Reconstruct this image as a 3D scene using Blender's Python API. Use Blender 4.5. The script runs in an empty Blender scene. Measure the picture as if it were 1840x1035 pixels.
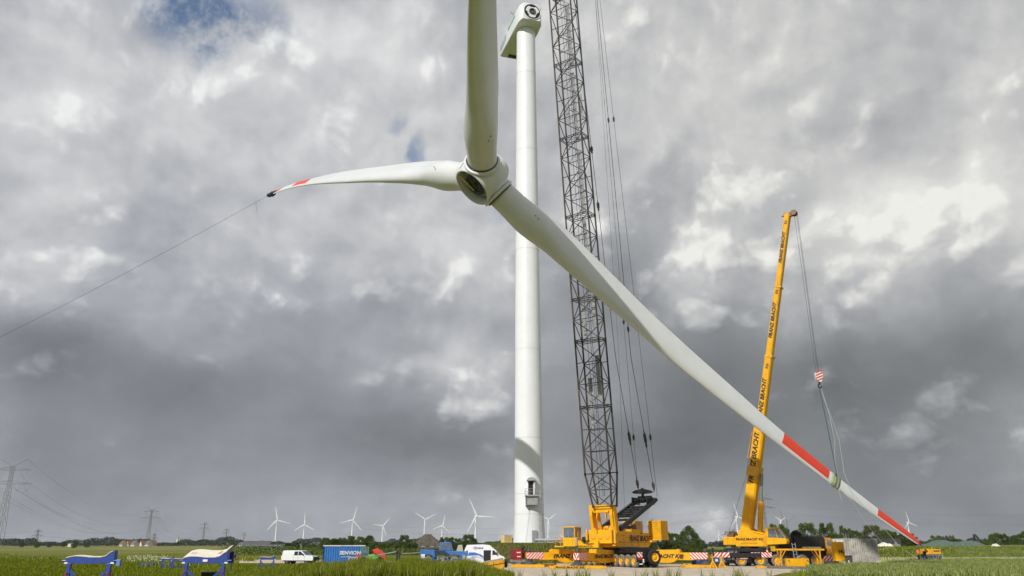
import bpy, math, random
import numpy as np
from mathutils import Vector, Matrix
random.seed(7)
R_ = math.radians
SC = bpy.context.scene
COL = SC.collection
# ---------------------------------------------------------------- camera
FPX = 1380.0; CZ = 2.9; TH = math.atan(459/1380.0); CT, ST = math.cos(TH), math.sin(TH)
cam = bpy.data.cameras.new('camera'); camo = bpy.data.objects.new('camera', cam); COL.objects.link(camo)
camo.location = (0, 0, CZ); camo.rotation_euler = (R_(90)+TH, 0, 0)
cam.sensor_width = 36; cam.lens = 36*FPX/1840; cam.clip_start = .5; cam.clip_end = 20000
SC.camera = camo
SC.cycles.use_adaptive_sampling = True; SC.cycles.adaptive_threshold = .02; SC.cycles.adaptive_min_samples = 10; SC.cycles.max_bounces = 5; SC.cycles.diffuse_bounces = 3
# ---------------------------------------------------------------- colour management
SC.view_settings.view_transform = 'Standard'; SC.view_settings.look = 'None'
SC.view_settings.exposure = 0.0; SC.view_settings.gamma = 1
SC.view_settings.use_curve_mapping = False
SUN_AZ, SUN_EL = 31.0, 35.3          # degrees left of straight behind the camera, elevation
sd = Vector((-math.sin(R_(SUN_AZ))*math.cos(R_(SUN_EL)), -math.cos(R_(SUN_AZ))*math.cos(R_(SUN_EL)), math.sin(R_(SUN_EL))))
sun = bpy.data.lights.new('sun', 'SUN'); sun.energy = 3.9; sun.angle = R_(.55); sun.color = (1, .97, .915)
suno = bpy.data.objects.new('sun', sun); COL.objects.link(suno); suno.rotation_euler = sd.to_track_quat('Z', 'Y').to_euler()
# ---------------------------------------------------------------- world: sky texture with a cloud deck over it
def px_dir(px, py):
    x = (px-920)/FPX; y = (517-py)/FPX
    v = Vector((x, CT-y*ST, ST+y*CT)); return v.normalized()
def azel(px, py):
    v = px_dir(px, py); return math.atan2(v.x, v.y), math.asin(v.z)
# brightness of the cloud deck (0..255 display) at places in the sky, given as azimuth/elevation of that place
SKYPTS = [(60,40,203),(200,60,202),(330,110,205),(520,70,208),(650,30,212),(760,90,205),(90,170,212),(220,190,202),(380,230,204),(560,180,207),(700,180,206),(790,260,204),(30,300,196),(170,330,202),(330,320,188),(480,260,198),(620,300,205),(40,430,188),(200,430,178),(330,420,186),(470,430,186),(620,410,189),(780,430,206),(30,540,168),(170,540,168),(300,540,176),(420,560,170),(560,520,172),(680,540,176),(800,520,203),(880,470,200),(30,650,130),(150,690,134),(300,650,142),(420,660,146),(540,640,150),(640,620,166),(740,600,176),(850,680,192),(880,580,186),(60,800,136),(220,800,140),(380,780,142),(520,760,142),(640,740,144),(740,790,124),(820,830,122),(800,720,160),(900,800,135),(100,920,142),(300,900,146),(480,880,148),(640,870,150),(760,900,162),(870,900,172),(60,622,112),(180,645,112),(320,668,124),(430,690,134),(60,575,156),(250,590,178),(400,595,170),(1461,655,114),(1560,690,112),(1660,726,113),(1614,767,132),(1717,788,158),(1819,795,176),(1512,757,126),(1512,855,114),(1589,870,115),(1450,800,122),(1205,614,130),(1230,690,112),(1180,808,104),(1300,790,98),(1150,465,142),(1085,560,132),(1400,560,186),(1700,480,176),(850,780,128),(700,790,116),(600,760,126),(125,425,214),(15,455,206),(850,688,214),(815,705,196),(735,165,214),(590,225,214),(150,100,214),(1180,330,176),(1215,460,214),(1240,395,214),(1300,340,210),(1530,310,222),(1690,300,224),(620,720,152),(870,640,176),(1240,905,172),(1335,920,150),(1840,790,160),(1000,60,208),(1130,60,207),(1260,90,203),(1400,50,206),(1560,80,204),(1720,60,192),(1830,40,200),(1130,200,202),(1270,220,199),(1400,200,198),(1540,190,198),(1680,190,190),(1820,180,206),(1150,330,182),(1250,330,186),(1380,350,206),(1500,320,206),(1640,280,196),(1780,310,214),(1100,430,172),(1210,400,200),(1320,430,204),(1480,440,216),(1600,420,232),(1730,430,206),(1830,420,204),(1010,480,160),(1130,510,146),(1220,500,196),(1330,520,172),(1480,520,176),(1620,530,170),(1780,520,164),(1000,620,160),(1120,640,146),(1250,620,134),(1340,640,123),(1460,660,116),(1580,660,114),(1700,640,123),(1820,620,128),(1000,740,140),(1140,750,126),(1260,760,118),(1360,740,123),(1500,740,120),(1620,740,125),(1730,740,129),(1830,760,146),(1010,850,150),(1150,840,120),(1260,830,110),(1400,830,123),(1540,820,125),(1660,820,126),(1770,830,123),(1050,920,165),(1200,900,160),(1330,900,148),(1480,890,136),(1620,880,142),(1760,900,127),(1100,970,150),(300,970,150),(1500,970,128),(1780,970,126),(700,970,156)]
CUMULI = [(850,700,60,.62),(790,720,45,.3),(660,775,40,.35),(700,600,70,.28),(590,600,50,.2),(770,520,70,.25),(230,580,80,.25),(420,570,80,.2),(130,430,34,.5),(20,450,40,.3),(100,160,90,.22),(620,220,50,.3),
(1230,460,60,.6),(1270,400,60,.6),(1340,370,70,.5),(1430,440,90,.45),(1580,330,90,.4),(1740,300,90,.4),(1160,540,50,.3),(1320,560,50,.3),(1760,560,60,.35),(1820,780,50,.4),(1300,880,60,.22),(1230,900,60,.2),(1480,740,60,.3),(1080,380,60,.3),(870,910,60,.15),(1650,770,70,.35),(1150,80,80,.25),(980,500,60,.3),(300,80,70,.3),(480,90,60,.35)]
def build_world():
    w = bpy.data.worlds.new('World'); SC.world = w; w.use_nodes = True
    nt = w.node_tree; N = nt.nodes; L = nt.links; N.clear()
    def n(t, **k):
        o = N.new(t)
        for a, b in k.items(): setattr(o, a, b)
        return o
    def val(s, v):
        if isinstance(v, (int, float)): s.default_value = v
        elif isinstance(v, tuple): s.default_value = v
        else: L.new(v, s)
    def m(op, a, b=0.0, c=None):
        o = n('ShaderNodeMath', operation=op); val(o.inputs[0], a); val(o.inputs[1], b)
        if c is not None: val(o.inputs[2], c)
        return o.outputs[0]
    def vm(op, a, b=(0, 0, 0)):
        o = n('ShaderNodeVectorMath', operation=op); val(o.inputs[0], a); val(o.inputs[1], b); return o
    tc = n('ShaderNodeTexCoord'); dirv = tc.outputs['Generated']
    sp = n('ShaderNodeSeparateXYZ'); L.new(dirv, sp.inputs[0]); X, Y, Z = sp.outputs
    az = m('ARCTAN2', X, Y); el = m('ARCSINE', Z)
    cb = n('ShaderNodeCombineXYZ'); L.new(az, cb.inputs[0]); L.new(el, cb.inputs[1])
    P = cb.outputs[0]
    def noise(vec, scale, det, rough=.55, dist=0.0):
        o = n('ShaderNodeTexNoise'); o.noise_dimensions = '3D'; L.new(vec, o.inputs['Vector'])
        o.inputs['Scale'].default_value = scale; o.inputs['Detail'].default_value = det
        o.inputs['Roughness'].default_value = rough; o.inputs['Distortion'].default_value = dist
        return o
    # cloud coordinates: azimuth and elevation, flattened towards the horizon
    ep = m('POWER', m('MAXIMUM', m('ADD', el, .05), .001), .78)
    cc = n('ShaderNodeCombineXYZ'); L.new(az, cc.inputs[0]); L.new(m('MULTIPLY', ep, 1.2), cc.inputs[1])
    CV = cc.outputs[0]
    w1 = noise(CV, 4.0, 6, .55); off = vm('SUBTRACT', w1.outputs['Color'], (.5, .5, .5))
    offB = vm('MULTIPLY', off.outputs[0], (.16, .12, 0)).outputs[0]
    w2 = noise(CV, 13, 6, .6); off2 = vm('SUBTRACT', w2.outputs['Color'], (.5, .5, .5)); off2 = vm('MULTIPLY', off2.outputs[0], (.075, .05, 0)).outputs[0]
    PW = vm('ADD', vm('ADD', P, vm('MULTIPLY', off.outputs[0], (.12, .09, 0)).outputs[0]).outputs[0], off2).outputs[0]
    # radial basis fit of the brightness list
    pts = np.array([azel(a, b) for a, b, _ in SKYPTS]); v = np.array([c if c > 148 else 148-(148-c)*.86 for _, _, c in SKYPTS], float)/255 - .008
    base = .70
    s = .054
    D2 = ((pts[:, None]-pts[None])**2).sum(-1)
    K = np.exp(-D2/(2*s*s)); wts = np.linalg.solve(K+np.eye(len(pts))*.12, v-base)
    acc = base
    for (a, e), wt in zip(pts, wts):
        d = vm('DISTANCE', PW, (float(a), float(e), 0.0)).outputs['Value']
        g = m('POWER', math.exp(-1/(2*s*s)/64), m('MULTIPLY', m('MULTIPLY', d, 8.0), m('MULTIPLY', d, 8.0)))
        acc = m('MULTIPLY_ADD', g, float(wt), acc)
    # soft relief of the deck: density compared with the density a little towards the light
    def relief(scale, det, ro, dx, dy):
        a_ = noise(CV, scale, det, ro); b_ = noise(vm('ADD', CV, (dx, dy, 0.0)).outputs[0], scale, det, ro)
        return m('SUBTRACT', a_.outputs['Fac'], b_.outputs['Fac']), a_
    rel, d0 = relief(4.5, 8, .55, -.014, .026)
    # billows: cell noise, bent by the warp, gives rounded heads with sharp creases
    BV = vm('ADD', CV, vm('MULTIPLY', offB, (.8, .8, 0)).outputs[0]).outputs[0]
    BV = vm('ADD', BV, vm('MULTIPLY', off2, (.35, .35, 0)).outputs[0]).outputs[0]
    def billow(vec, scale, det):
        o = n('ShaderNodeTexVoronoi'); o.voronoi_dimensions = '2D'; o.feature = 'F1'; L.new(vec, o.inputs['Vector']); o.inputs['Scale'].default_value = scale; o.inputs['Detail'].default_value = det; o.inputs['Roughness'].default_value = .48
        return o.outputs['Distance']
    b0 = billow(BV, 9, 4); b1 = billow(vm('ADD', BV, (-.010, .020, 0.0)).outputs[0], 9, 4)
    brel = m('SUBTRACT', b1, b0)
    calm = n('ShaderNodeMapRange'); L.new(acc, calm.inputs[0]); calm.inputs[1].default_value = .53; calm.inputs[2].default_value = .72; calm.inputs[3].default_value = .20; calm.inputs[4].default_value = 1.0
    # where heaped cloud stands out: (x, y, radius, strength)
    bias = -.26
    for a, b, r, st in CUMULI:
        A, E = azel(a, b); d = vm('DISTANCE', PW, (float(A), float(E), 0.0)).outputs['Value']
        rr = r/1400.0; g = m('POWER', math.exp(-.5/(rr*rr)/64), m('MULTIPLY', m('MULTIPLY', d, 8.0), m('MULTIPLY', d, 8.0))); bias = m('MULTIPLY_ADD', g, st, bias)
    hh = m('ADD', m('MULTIPLY_ADD', m('SUBTRACT', .62, b0), .55, m('MULTIPLY_ADD', calm.outputs[0], .10, bias)), m('MULTIPLY', m('SUBTRACT', d0.outputs['Fac'], .5), .9))
    mk = n('ShaderNodeMapRange', interpolation_type='SMOOTHSTEP'); L.new(hh, mk.inputs[0]); mk.inputs[1].default_value = -.10; mk.inputs[2].default_value = .20; mask = mk.outputs[0]
    soft = m('MULTIPLY', m('MULTIPLY_ADD', rel, .42, m('MULTIPLY_ADD', brel, .08, m('MULTIPLY', m('SUBTRACT', d0.outputs['Fac'], .5), .12))), calm.outputs[0])
    heap_ = m('MAXIMUM', m('MULTIPLY_ADD', brel, .27, m('MULTIPLY_ADD', m('SUBTRACT', .45, b0), .09, .010)), -.03)
    acc = m('ADD', m('ADD', acc, soft), m('MULTIPLY', mask, heap_))
    acc = m('MINIMUM', m('MAXIMUM', acc, .34), .93)
    lin = m('POWER', acc, 2.2)
    ramp = n('ShaderNodeValToRGB'); L.new(acc, ramp.inputs[0])
    e = ramp.color_ramp.elements; e[0].position = .40; e[0].color = (.94, 1.01, 1.09, 1); e[1].position = .92; e[1].color = (1.0, 1.0, .975, 1)
    k = e.new(.55); k.color = (.955, 1.0, 1.07, 1)
    k = e.new(.66); k.color = (.965, .995, 1.055, 1)
    k = e.new(.78); k.color = (.995, 1.0, 1.012, 1)
    # warmer grey to the right of the frame, cooler to the left, as the cloud itself is coloured
    mr = n('ShaderNodeMapRange'); L.new(az, mr.inputs[0]); mr.inputs[1].default_value = -.3; mr.inputs[2].default_value = .3
    tint = n('ShaderNodeMix', data_type='RGBA'); L.new(mr.outputs[0], tint.inputs[0]); tint.inputs[6].default_value = (.99, 1.0, 1.02, 1); tint.inputs[7].default_value = (1.01, 1.005, .985, 1)
    cl = n('ShaderNodeMix', data_type='RGBA', blend_type='MULTIPLY'); cl.inputs[0].default_value = 1; L.new(ramp.outputs[0], cl.inputs[6]); L.new(tint.outputs[2], cl.inputs[7])
    cs = n('ShaderNodeVectorMath', operation='SCALE'); L.new(cl.outputs[2], cs.inputs[0]); L.new(lin, cs.inputs[3])
    # holes in the deck where the blue sky shows
    hole = None
    for a, b, rx, ry, st in [(345, 5, .085, .055, 1.0), (410, 22, .085, .04, 1.0), (385, 62, .04, .03, .8), (490, 35, .045, .035, .6), (748, 262, .018, .026, .7), (700, 205, .015, .016, .4), (878, 395, .02, .02, .35), (590, 222, .02, .02, .0)]:
        A, E = azel(a, b)
        q = vm('SUBTRACT', PW, (A, E, 0.0)); q = vm('MULTIPLY', q.outputs[0], (1/rx, 1/ry, 0.0))
        d = vm('LENGTH', q.outputs[0]).outputs['Value']
        g = n('ShaderNodeMapRange', interpolation_type='SMOOTHSTEP'); L.new(d, g.inputs[0]); g.inputs[1].default_value = 1.15; g.inputs[2].default_value = .2; g.inputs[3].default_value = 0; g.inputs[4].default_value = st
        hole = g.outputs[0] if hole is None else m('MAXIMUM', hole, g.outputs[0])
    nz = noise(CV, 17, 8, .68)
    hm = n('ShaderNodeMapRange', interpolation_type='SMOOTHSTEP'); L.new(nz.outputs['Fac'], hm.inputs[0]); hm.inputs[1].default_value = .44; hm.inputs[2].default_value = .68; hm.inputs[3].default_value = 1.0; hm.inputs[4].default_value = .12
    hole = m('MULTIPLY', hole, hm.outputs[0])
    sky = n('ShaderNodeTexSky'); sky.sky_type = 'NISHITA'; sky.sun_disc = False; sky.sun_elevation = R_(SUN_EL)
    sky.sun_rotation = math.atan2(sd.x, sd.y); sky.air_density = 1; sky.dust_density = .6
    sk = n('ShaderNodeVectorMath', operation='SCALE'); L.new(sky.outputs[0], sk.inputs[0]); sk.inputs[3].default_value = 1.0
    bg1 = n('ShaderNodeBackground'); L.new(sky.outputs[0], bg1.inputs[0]); bg1.inputs[1].default_value = .12
    bg2 = n('ShaderNodeBackground'); L.new(cs.outputs[0], bg2.inputs[0]); bg2.inputs[1].default_value = 1.0
    mx = n('ShaderNodeMixShader'); L.new(hole, mx.inputs[0]); L.new(bg2.outputs[0], mx.inputs[1]); L.new(bg1.outputs[0], mx.inputs[2])
    out = n('ShaderNodeOutputWorld'); L.new(mx.outputs[0], out.inputs[0])
build_world()
# ---------------------------------------------------------------- helpers
def X_at(px, Y, z=CZ):
    return (px-920)/FPX*(Y*CT+(z-CZ)*ST)
def Z_at(py, Y):
    return CZ+Y*math.tan(TH+math.atan((517-py)/FPX))
def PT(px, py, Y):
    z = Z_at(py, Y); return Vector((X_at(px, Y, z), Y, z))
def GD(py, z=0.0):
    """distance at which height z is seen on picture row py"""
    return (z-CZ)/math.tan(TH+math.atan((517-py)/FPX))
MATS = {}
def mat(name, col, rough=.6, metal=0.0, var=.12, scale=3.0, bump=0.0, bscale=None, col2=None, spec=.5, coat=0, dirt=0.0, emit=None):
    if name in MATS: return MATS[name]
    m = bpy.data.materials.new(name); m.use_nodes = True; nt = m.node_tree; b = nt.nodes['Principled BSDF']
    b.inputs['Roughness'].default_value = rough; b.inputs['Metallic'].default_value = metal
    b.inputs['Specular IOR Level'].default_value = spec
    if coat: b.inputs['Coat Weight'].default_value = coat; b.inputs['Coat Roughness'].default_value = .15
    tc = nt.nodes.new('ShaderNodeTexCoord')
    nz = nt.nodes.new('ShaderNodeTexNoise'); nz.inputs['Scale'].default_value = scale; nz.inputs['Detail'].default_value = 6; nz.inputs['Roughness'].default_value = .65
    nt.links.new(tc.outputs['Object'], nz.inputs['Vector'])
    r = nt.nodes.new('ShaderNodeValToRGB'); nt.links.new(nz.outputs['Fac'], r.inputs[0])
    c2 = col2 or tuple(max(0, c*(1-2*var)) for c in col)
    c1 = tuple(min(1, c*(1+var)) for c in col) if not col2 else col
    r.color_ramp.elements[0].position = .32; r.color_ramp.elements[0].color = (*c2, 1)
    r.color_ramp.elements[1].position = .68; r.color_ramp.elements[1].color = (*c1, 1)
    last = r.outputs[0]
    if dirt:
        n2 = nt.nodes.new('ShaderNodeTexNoise'); n2.inputs['Scale'].default_value = scale*.7; n2.inputs['Detail'].default_value = 9; n2.inputs['Roughness'].default_value = .75
        mp = nt.nodes.new('ShaderNodeMapping'); mp.inputs['Scale'].default_value = (1.6, 1.6, .35); mp.inputs['Location'].default_value = (4, 7, 2)
        nt.links.new(tc.outputs['Object'], mp.inputs[0]); nt.links.new(mp.outputs[0], n2.inputs['Vector'])
        rr = nt.nodes.new('ShaderNodeMapRange'); nt.links.new(n2.outputs['Fac'], rr.inputs[0]); rr.inputs[1].default_value = .52; rr.inputs[2].default_value = .72; rr.inputs[4].default_value = dirt
        mx = nt.nodes.new('ShaderNodeMix'); mx.data_type = 'RGBA'; nt.links.new(rr.outputs[0], mx.inputs[0]); nt.links.new(last, mx.inputs[6]); mx.inputs[7].default_value = (.10, .075, .05, 1)
        last = mx.outputs[2]
    nt.links.new(last, b.inputs['Base Color'])
    if bump:
        n3 = nt.nodes.new('ShaderNodeTexNoise'); n3.inputs['Scale'].default_value = bscale or scale*4; n3.inputs['Detail'].default_value = 5
        nt.links.new(tc.outputs['Object'], n3.inputs['Vector'])
        bp = nt.nodes.new('ShaderNodeBump'); bp.inputs['Strength'].default_value = bump; bp.inputs['Distance'].default_value = .05
        nt.links.new(n3.outputs['Fac'], bp.inputs['Height']); nt.links.new(bp.outputs[0], b.inputs['Normal'])
    MATS[name] = m; return m
YEL = mat('crane_yellow', (.80, .395, .004), .5, var=.07, scale=1.2, dirt=.5, spec=.3)
YEL2 = mat('crane_yellow_pale', (.74, .37, .02), .5, var=.08, scale=1.5, dirt=.6)
BLK = mat('black_steel', (.010, .010, .011), .5, var=.3, scale=3)
LAT = mat('lattice_paint', (.016, .015, .014), .6, metal=.0, var=.3, scale=.6, col2=(.04, .028, .02))
RUST_LIT = mat('lattice_rust_sunlit', (.115, .08, .055), .7, var=.3, scale=.9, col2=(.035, .026, .02))  # rust brown with sunlight painted in, for the left boom chords
GALV = mat('galvanised', (.42, .43, .44), .45, metal=.6, var=.15)
DKGR = mat('dark_grey', (.06, .062, .065), .6, var=.2)
RUB = mat('tyre_rubber', (.016, .016, .016), .85, var=.2, bump=.3, scale=8)
RUBD = mat('dusty_tyre', (.19, .18, .16), .9, var=.25, bump=.3, scale=6)
WHT = mat('white_paint', (.74, .74, .72), .3, var=.03, coat=.4)
TWR = mat('tower_white', (.745, .765, .775), .32, var=.02, dirt=.05, scale=.3, coat=.25)
BLD = mat('blade_gelcoat', (.655, .67, .675), .34, var=.03, scale=.35, coat=.2)
RED = mat('signal_red', (.72, .055, .022), .4, var=.05)
GLS = mat('dark_glass', (.02, .028, .035), .06, var=.1, spec=.8)
ROPE = mat('steel_rope', (.06, .055, .055), .6, metal=.3)
ROPW = mat('pale_rope', (.50, .48, .42), .8)
LET = mat('black_lettering', (.02, .018, .016), .5)
LETW = mat('white_lettering', (.8, .8, .8), .5)
BLUE = mat('frame_blue', (.022, .058, .30), .42, var=.12, scale=2, dirt=.3, coat=.3)
CONC = mat('concrete', (.32, .30, .27), .9, var=.2, bump=.3)
WOODP = mat('pale_wood', (.62, .46, .24), .75, var=.15, scale=4, bump=.2)
WOODD = mat('weathered_wood', (.20, .17, .13), .85, var=.25, scale=4, bump=.3)
LEAF = {}
class MB:
    def __init__(s): s.v = []; s.f = []; s.m = []; s.sm = []
    def add(s, vs, fs, mi=0, smooth=False):
        k = len(s.v); s.v += [tuple(p) for p in vs]
        for f in fs: s.f.append(tuple(i+k for i in f)); s.m.append(mi); s.sm.append(smooth)
        return s
    def box(s, c, d, mi=0, rz=0, ry=0, rx=0):
        c = Vector(c); M = Matrix.Rotation(rz, 3, 'Z') @ Matrix.Rotation(ry, 3, 'Y') @ Matrix.Rotation(rx, 3, 'X')
        vs = [c+M @ Vector((sx*d[0]/2, sy*d[1]/2, sz*d[2]/2)) for sx in (-1, 1) for sy in (-1, 1) for sz in (-1, 1)]
        return s.add(vs, [(0, 1, 3, 2), (4, 6, 7, 5), (0, 4, 5, 1), (2, 3, 7, 6), (0, 2, 6, 4), (1, 5, 7, 3)], mi)
    def bb(s, x0, x1, y0, y1, z0, z1, mi=0):
        return s.box(((x0+x1)/2, (y0+y1)/2, (z0+z1)/2), (abs(x1-x0), abs(y1-y0), abs(z1-z0)), mi)
    def tube(s, p, q, r, n=6, r2=None, mi=0, caps=True, smooth=True):
        p = Vector(p); q = Vector(q); r2 = r if r2 is None else r2
        d = (q-p); 
        if d.length < 1e-6: return s
        d.normalize(); a = d.orthogonal().normalized(); b = d.cross(a)
        vs = []
        for c, rr in ((p, r), (q, r2)):
            for i in range(n):
                t = 2*math.pi*(i+.5)/n; vs.append(c+(a*math.cos(t)+b*math.sin(t))*rr)
        fs = [(i, (i+1) % n, n+(i+1) % n, n+i) for i in range(n)]
        s.add(vs, fs, mi, smooth and n > 4)
        if caps: s.add(vs, [tuple(range(n))[::-1], tuple(range(n, 2*n))], mi)
        return s
    def bar(s, p, q, w, h, mi=0, up=(0, 0, 1)):
        p = Vector(p); q = Vector(q); d = (q-p).normalized(); u = Vector(up)
        a = d.cross(u)
        if a.length < 1e-4: a = d.cross(Vector((0, 1, 0)))
        a.normalize(); b = a.cross(d)
        vs = [c+a*(sa*w/2)+b*(sb*h/2) for c in (p, q) for sa, sb in ((-1, -1), (1, -1), (1, 1), (-1, 1))]
        return s.add(vs, [(0, 1, 2, 3)[::-1], (4, 5, 6, 7), (0, 4, 5, 1)[::-1], (1, 5, 6, 2)[::-1], (2, 6, 7, 3)[::-1], (3, 7, 4, 0)[::-1]], mi)
    def path(s, pts, r, n=5, mi=0):
        for a, b in zip(pts[:-1], pts[1:]): s.tube(a, b, r, n, mi=mi, caps=False)
        return s
    def prism(s, poly, o, ax, ay, az, t, mi=0):
        """polygon in the ax/ay plane from o, thickness t along az (centred)"""
        o = Vector(o); ax = Vector(ax); ay = Vector(ay); az = Vector(az); n = len(poly)
        vs = [o+ax*x+ay*y-az*t/2 for x, y in poly]+[o+ax*x+ay*y+az*t/2 for x, y in poly]
        fs = [tuple(range(n))[::-1], tuple(range(n, 2*n))]+[(i, (i+1) % n, n+(i+1) % n, n+i) for i in range(n)]
        return s.add(vs, fs, mi)
    def lathe(s, prof, o, axis, n=32, mi=0, smooth=True, cap=True):
        o = Vector(o); d = Vector(axis).normalized(); a = d.orthogonal().normalized(); b = d.cross(a); vs = []
        for r, h in prof:
            for i in range(n):
                t = 2*math.pi*i/n; vs.append(o+d*h+(a*math.cos(t)+b*math.sin(t))*r)
        fs = []
        for k in range(len(prof)-1):
            for i in range(n): fs.append((k*n+i, k*n+(i+1) % n, (k+1)*n+(i+1) % n, (k+1)*n+i))
        s.add(vs, fs, mi, smooth)
        if cap:
            m_ = len(prof)-1
            s.add([vs[i] for i in range(n)], [tuple(range(n))[::-1]], mi); s.add([vs[m_*n+i] for i in range(n)], [tuple(range(n))], mi)
        return s
    def build(s, name, mats, parent=None, bevel=0.0, loc=None):
        me = bpy.data.meshes.new(name); me.from_pydata(s.v, [], s.f)
        if not isinstance(mats, (list, tuple)): mats = [mats]
        for m_ in mats: me.materials.append(m_)
        me.polygons.foreach_set('material_index', s.m); me.polygons.foreach_set('use_smooth', s.sm); me.update()
        o = bpy.data.objects.new(name, me); COL.objects.link(o)
        if parent: o.parent = parent
        if loc: o.location = loc
        if bevel:
            bv = o.modifiers.new('bevel', 'BEVEL'); bv.width = bevel; bv.segments = 2; bv.limit_method = 'ANGLE'; bv.angle_limit = R_(40)
        return o
def tag(o, label=None, cat=None, group=None, kind=None):
    if label: o['label'] = label
    if cat: o['category'] = cat
    if group: o['group'] = group
    if kind: o['kind'] = kind
    return o
def thing(name, label, cat, loc=(0, 0, 0), rz=0.0, group=None):
    o = bpy.data.objects.new(name, None); COL.objects.link(o); o.location = loc; o.rotation_euler = (0, 0, rz)
    return tag(o, label, cat, group)
def kids(o): return [c for c in bpy.data.objects if c.parent == o]
def dup(src, loc, rz=0.0, label=None, scale=None):
    def cp(o, par):
        c = o.copy(); COL.objects.link(c); c.parent = par
        for k in kidmap.get(o, []): cp(k, c)
        return c
    kidmap = {}
    for o in list(bpy.data.objects):
        if o.parent: kidmap.setdefault(o.parent, []).append(o)
    r = cp(src, None); r.location = loc; r.rotation_euler = (0, 0, rz)
    if scale: r.scale = scale
    if label: r['label'] = label
    return r
def text(s, size, o, xd, yd, m, parent, name='lettering', shear=0.0, thick=.012, align='CENTER', bold=0.0, sx=1.0):
    cu = bpy.data.curves.new(name, 'FONT'); cu.body = s; cu.size = size; cu.align_x = align; cu.align_y = 'CENTER'; cu.shear = shear
    cu.extrude = thick/2; cu.offset = bold; cu.resolution_u = 2
    ob = bpy.data.objects.new(name, cu); COL.objects.link(ob)
    dg = bpy.context.evaluated_depsgraph_get(); me = bpy.data.meshes.new_from_object(ob.evaluated_get(dg))
    bpy.data.objects.remove(ob); bpy.data.curves.remove(cu)
    xd = Vector(xd).normalized(); yd = Vector(yd).normalized(); zd = xd.cross(yd)
    M = Matrix((xd*sx, yd, zd)).transposed().to_4x4(); M.translation = Vector(o)
    me.transform(M); me.materials.clear(); me.materials.append(m)
    o2 = bpy.data.objects.new(name, me); COL.objects.link(o2); o2.parent = parent
    return o2
def stripes(mb, o, xd, yd, W, H, n, w_, r_, thick=.02, slant=1.0, flip=False):
    """slanting red and white warning stripes as geometry on a board: white board, red parallelograms proud of it"""
    xd = Vector(xd).normalized(); yd = Vector(yd).normalized(); zd = xd.cross(yd); o = Vector(o)
    mb.prism([(0, 0), (W, 0), (W, H), (0, H)], o, xd, yd, zd, thick, w_)
    pitch = (W+slant*H)/n
    for i in range(n+1):
        a = -slant*H+i*pitch if not flip else i*pitch
        k = slant*H*(-1 if flip else 1)
        poly = [(a, 0), (a+pitch*.5, 0), (a+pitch*.5+k, H), (a+k, H)]
        # clip to the board in x
        out = []
        def clip(P, f, inter):
            r = []
            for j in range(len(P)):
                A, B = P[j], P[(j+1) % len(P)]
                if f(A): r.append(A)
                if f(A) != f(B): r.append(inter(A, B))
            return r
        def ix(xc): return lambda A, B: (xc, A[1]+(B[1]-A[1])*(xc-A[0])/(B[0]-A[0]))
        poly = clip(poly, lambda p: p[0] >= 0, ix(0.0))
        if len(poly) > 2: poly = clip(poly, lambda p: p[0] <= W, ix(W))
        if len(poly) > 2: mb.prism(poly, o+zd*(thick/2+.004), xd, yd, zd, .006, r_)

def put(mb, name, mats, root, O=(0, 0, 0), rz=0.0, bevel=0.0):
    """the mesh is drawn in a frame at O turned by rz; store it relative to its root"""
    M = Matrix.Rotation(rz, 3, 'Z'); O = Vector(O)-(root.location if root and root.type == 'EMPTY' else Vector((0, 0, 0)))
    if root is not None and root.type != 'EMPTY' and root.parent: O = O-root.parent.location
    mb.v = [tuple(M @ Vector(p)+O) for p in mb.v]
    return mb.build(name, mats, root, bevel)
def ftext(s, size, o, xd, yd, m, root, O=(0, 0, 0), rz=0.0, **k):
    M = Matrix.Rotation(rz, 3, 'Z'); O = Vector(O)-root.location
    return text(s, size, M @ Vector(o)+O, M @ Vector(xd), M @ Vector(yd), m, root, **k)
# ---------------------------------------------------------------- rotor being hoisted
HUB = Vector((-3.455, 84.027, 44.942)); NAX = Vector((-.63513, -.20434, -.74488)).normalized()
BA = [Vector((-.65257, .65788, .37596)).normalized(), Vector((-.03157, -.9567, .28936)).normalized(), Vector((.68415, .29882, -.66532)).normalized()]
BC = [[[-3.46, 84.03, 44.94], [-11.6, 92.42, 49.47], [-19.52, 101.1, 53.75], [-27.19, 110.09, 57.83], [-34.58, 119.42, 61.7], [-41.68, 129.13, 65.37], [-48.4, 139.1, 68.6]],
[[-3.46, 84.03, 44.94], [-3.61, 71.95, 48.52], [-3.13, 59.82, 51.93], [-1.92, 47.62, 55.13], [0.09, 35.36, 58.11], [2.95, 23.03, 60.85], [6.7, 10.62, 63.35]],
[[-3.46, 84.03, 44.94], [5.72, 88.02, 37.22], [15.12, 92.06, 29.77], [24.72, 96.15, 22.53], [34.54, 100.27, 15.53], [44.61, 104.45, 8.83], [55.05, 108.73, 2.54]]]
STA = [[0.03, 3.5, 1.0, .69], [0.07, 3.62, 1.0, .69], [0.11, 4.2, 0.8, .69], [0.16, 4.44, 0.55, .67], [0.21, 4.29, 0.42, .6], [0.27, 4.0, 0.36, .5], [0.35, 3.5, 0.31, .37], [0.45, 3.2, 0.27, .25], [0.55, 2.72, 0.25, .15], [0.65, 2.1, 0.23, .07], [0.75, 1.72, 0.21, .02], [0.85, 1.4, 0.19, 0], [0.93, 1.12, 0.18, 0], [0.97, 0.88, 0.17, 0], [0.99, 0.6, 0.17, 0], [1.0, 0.15, 0.17, 0]]
PHI = 275.0
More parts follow.
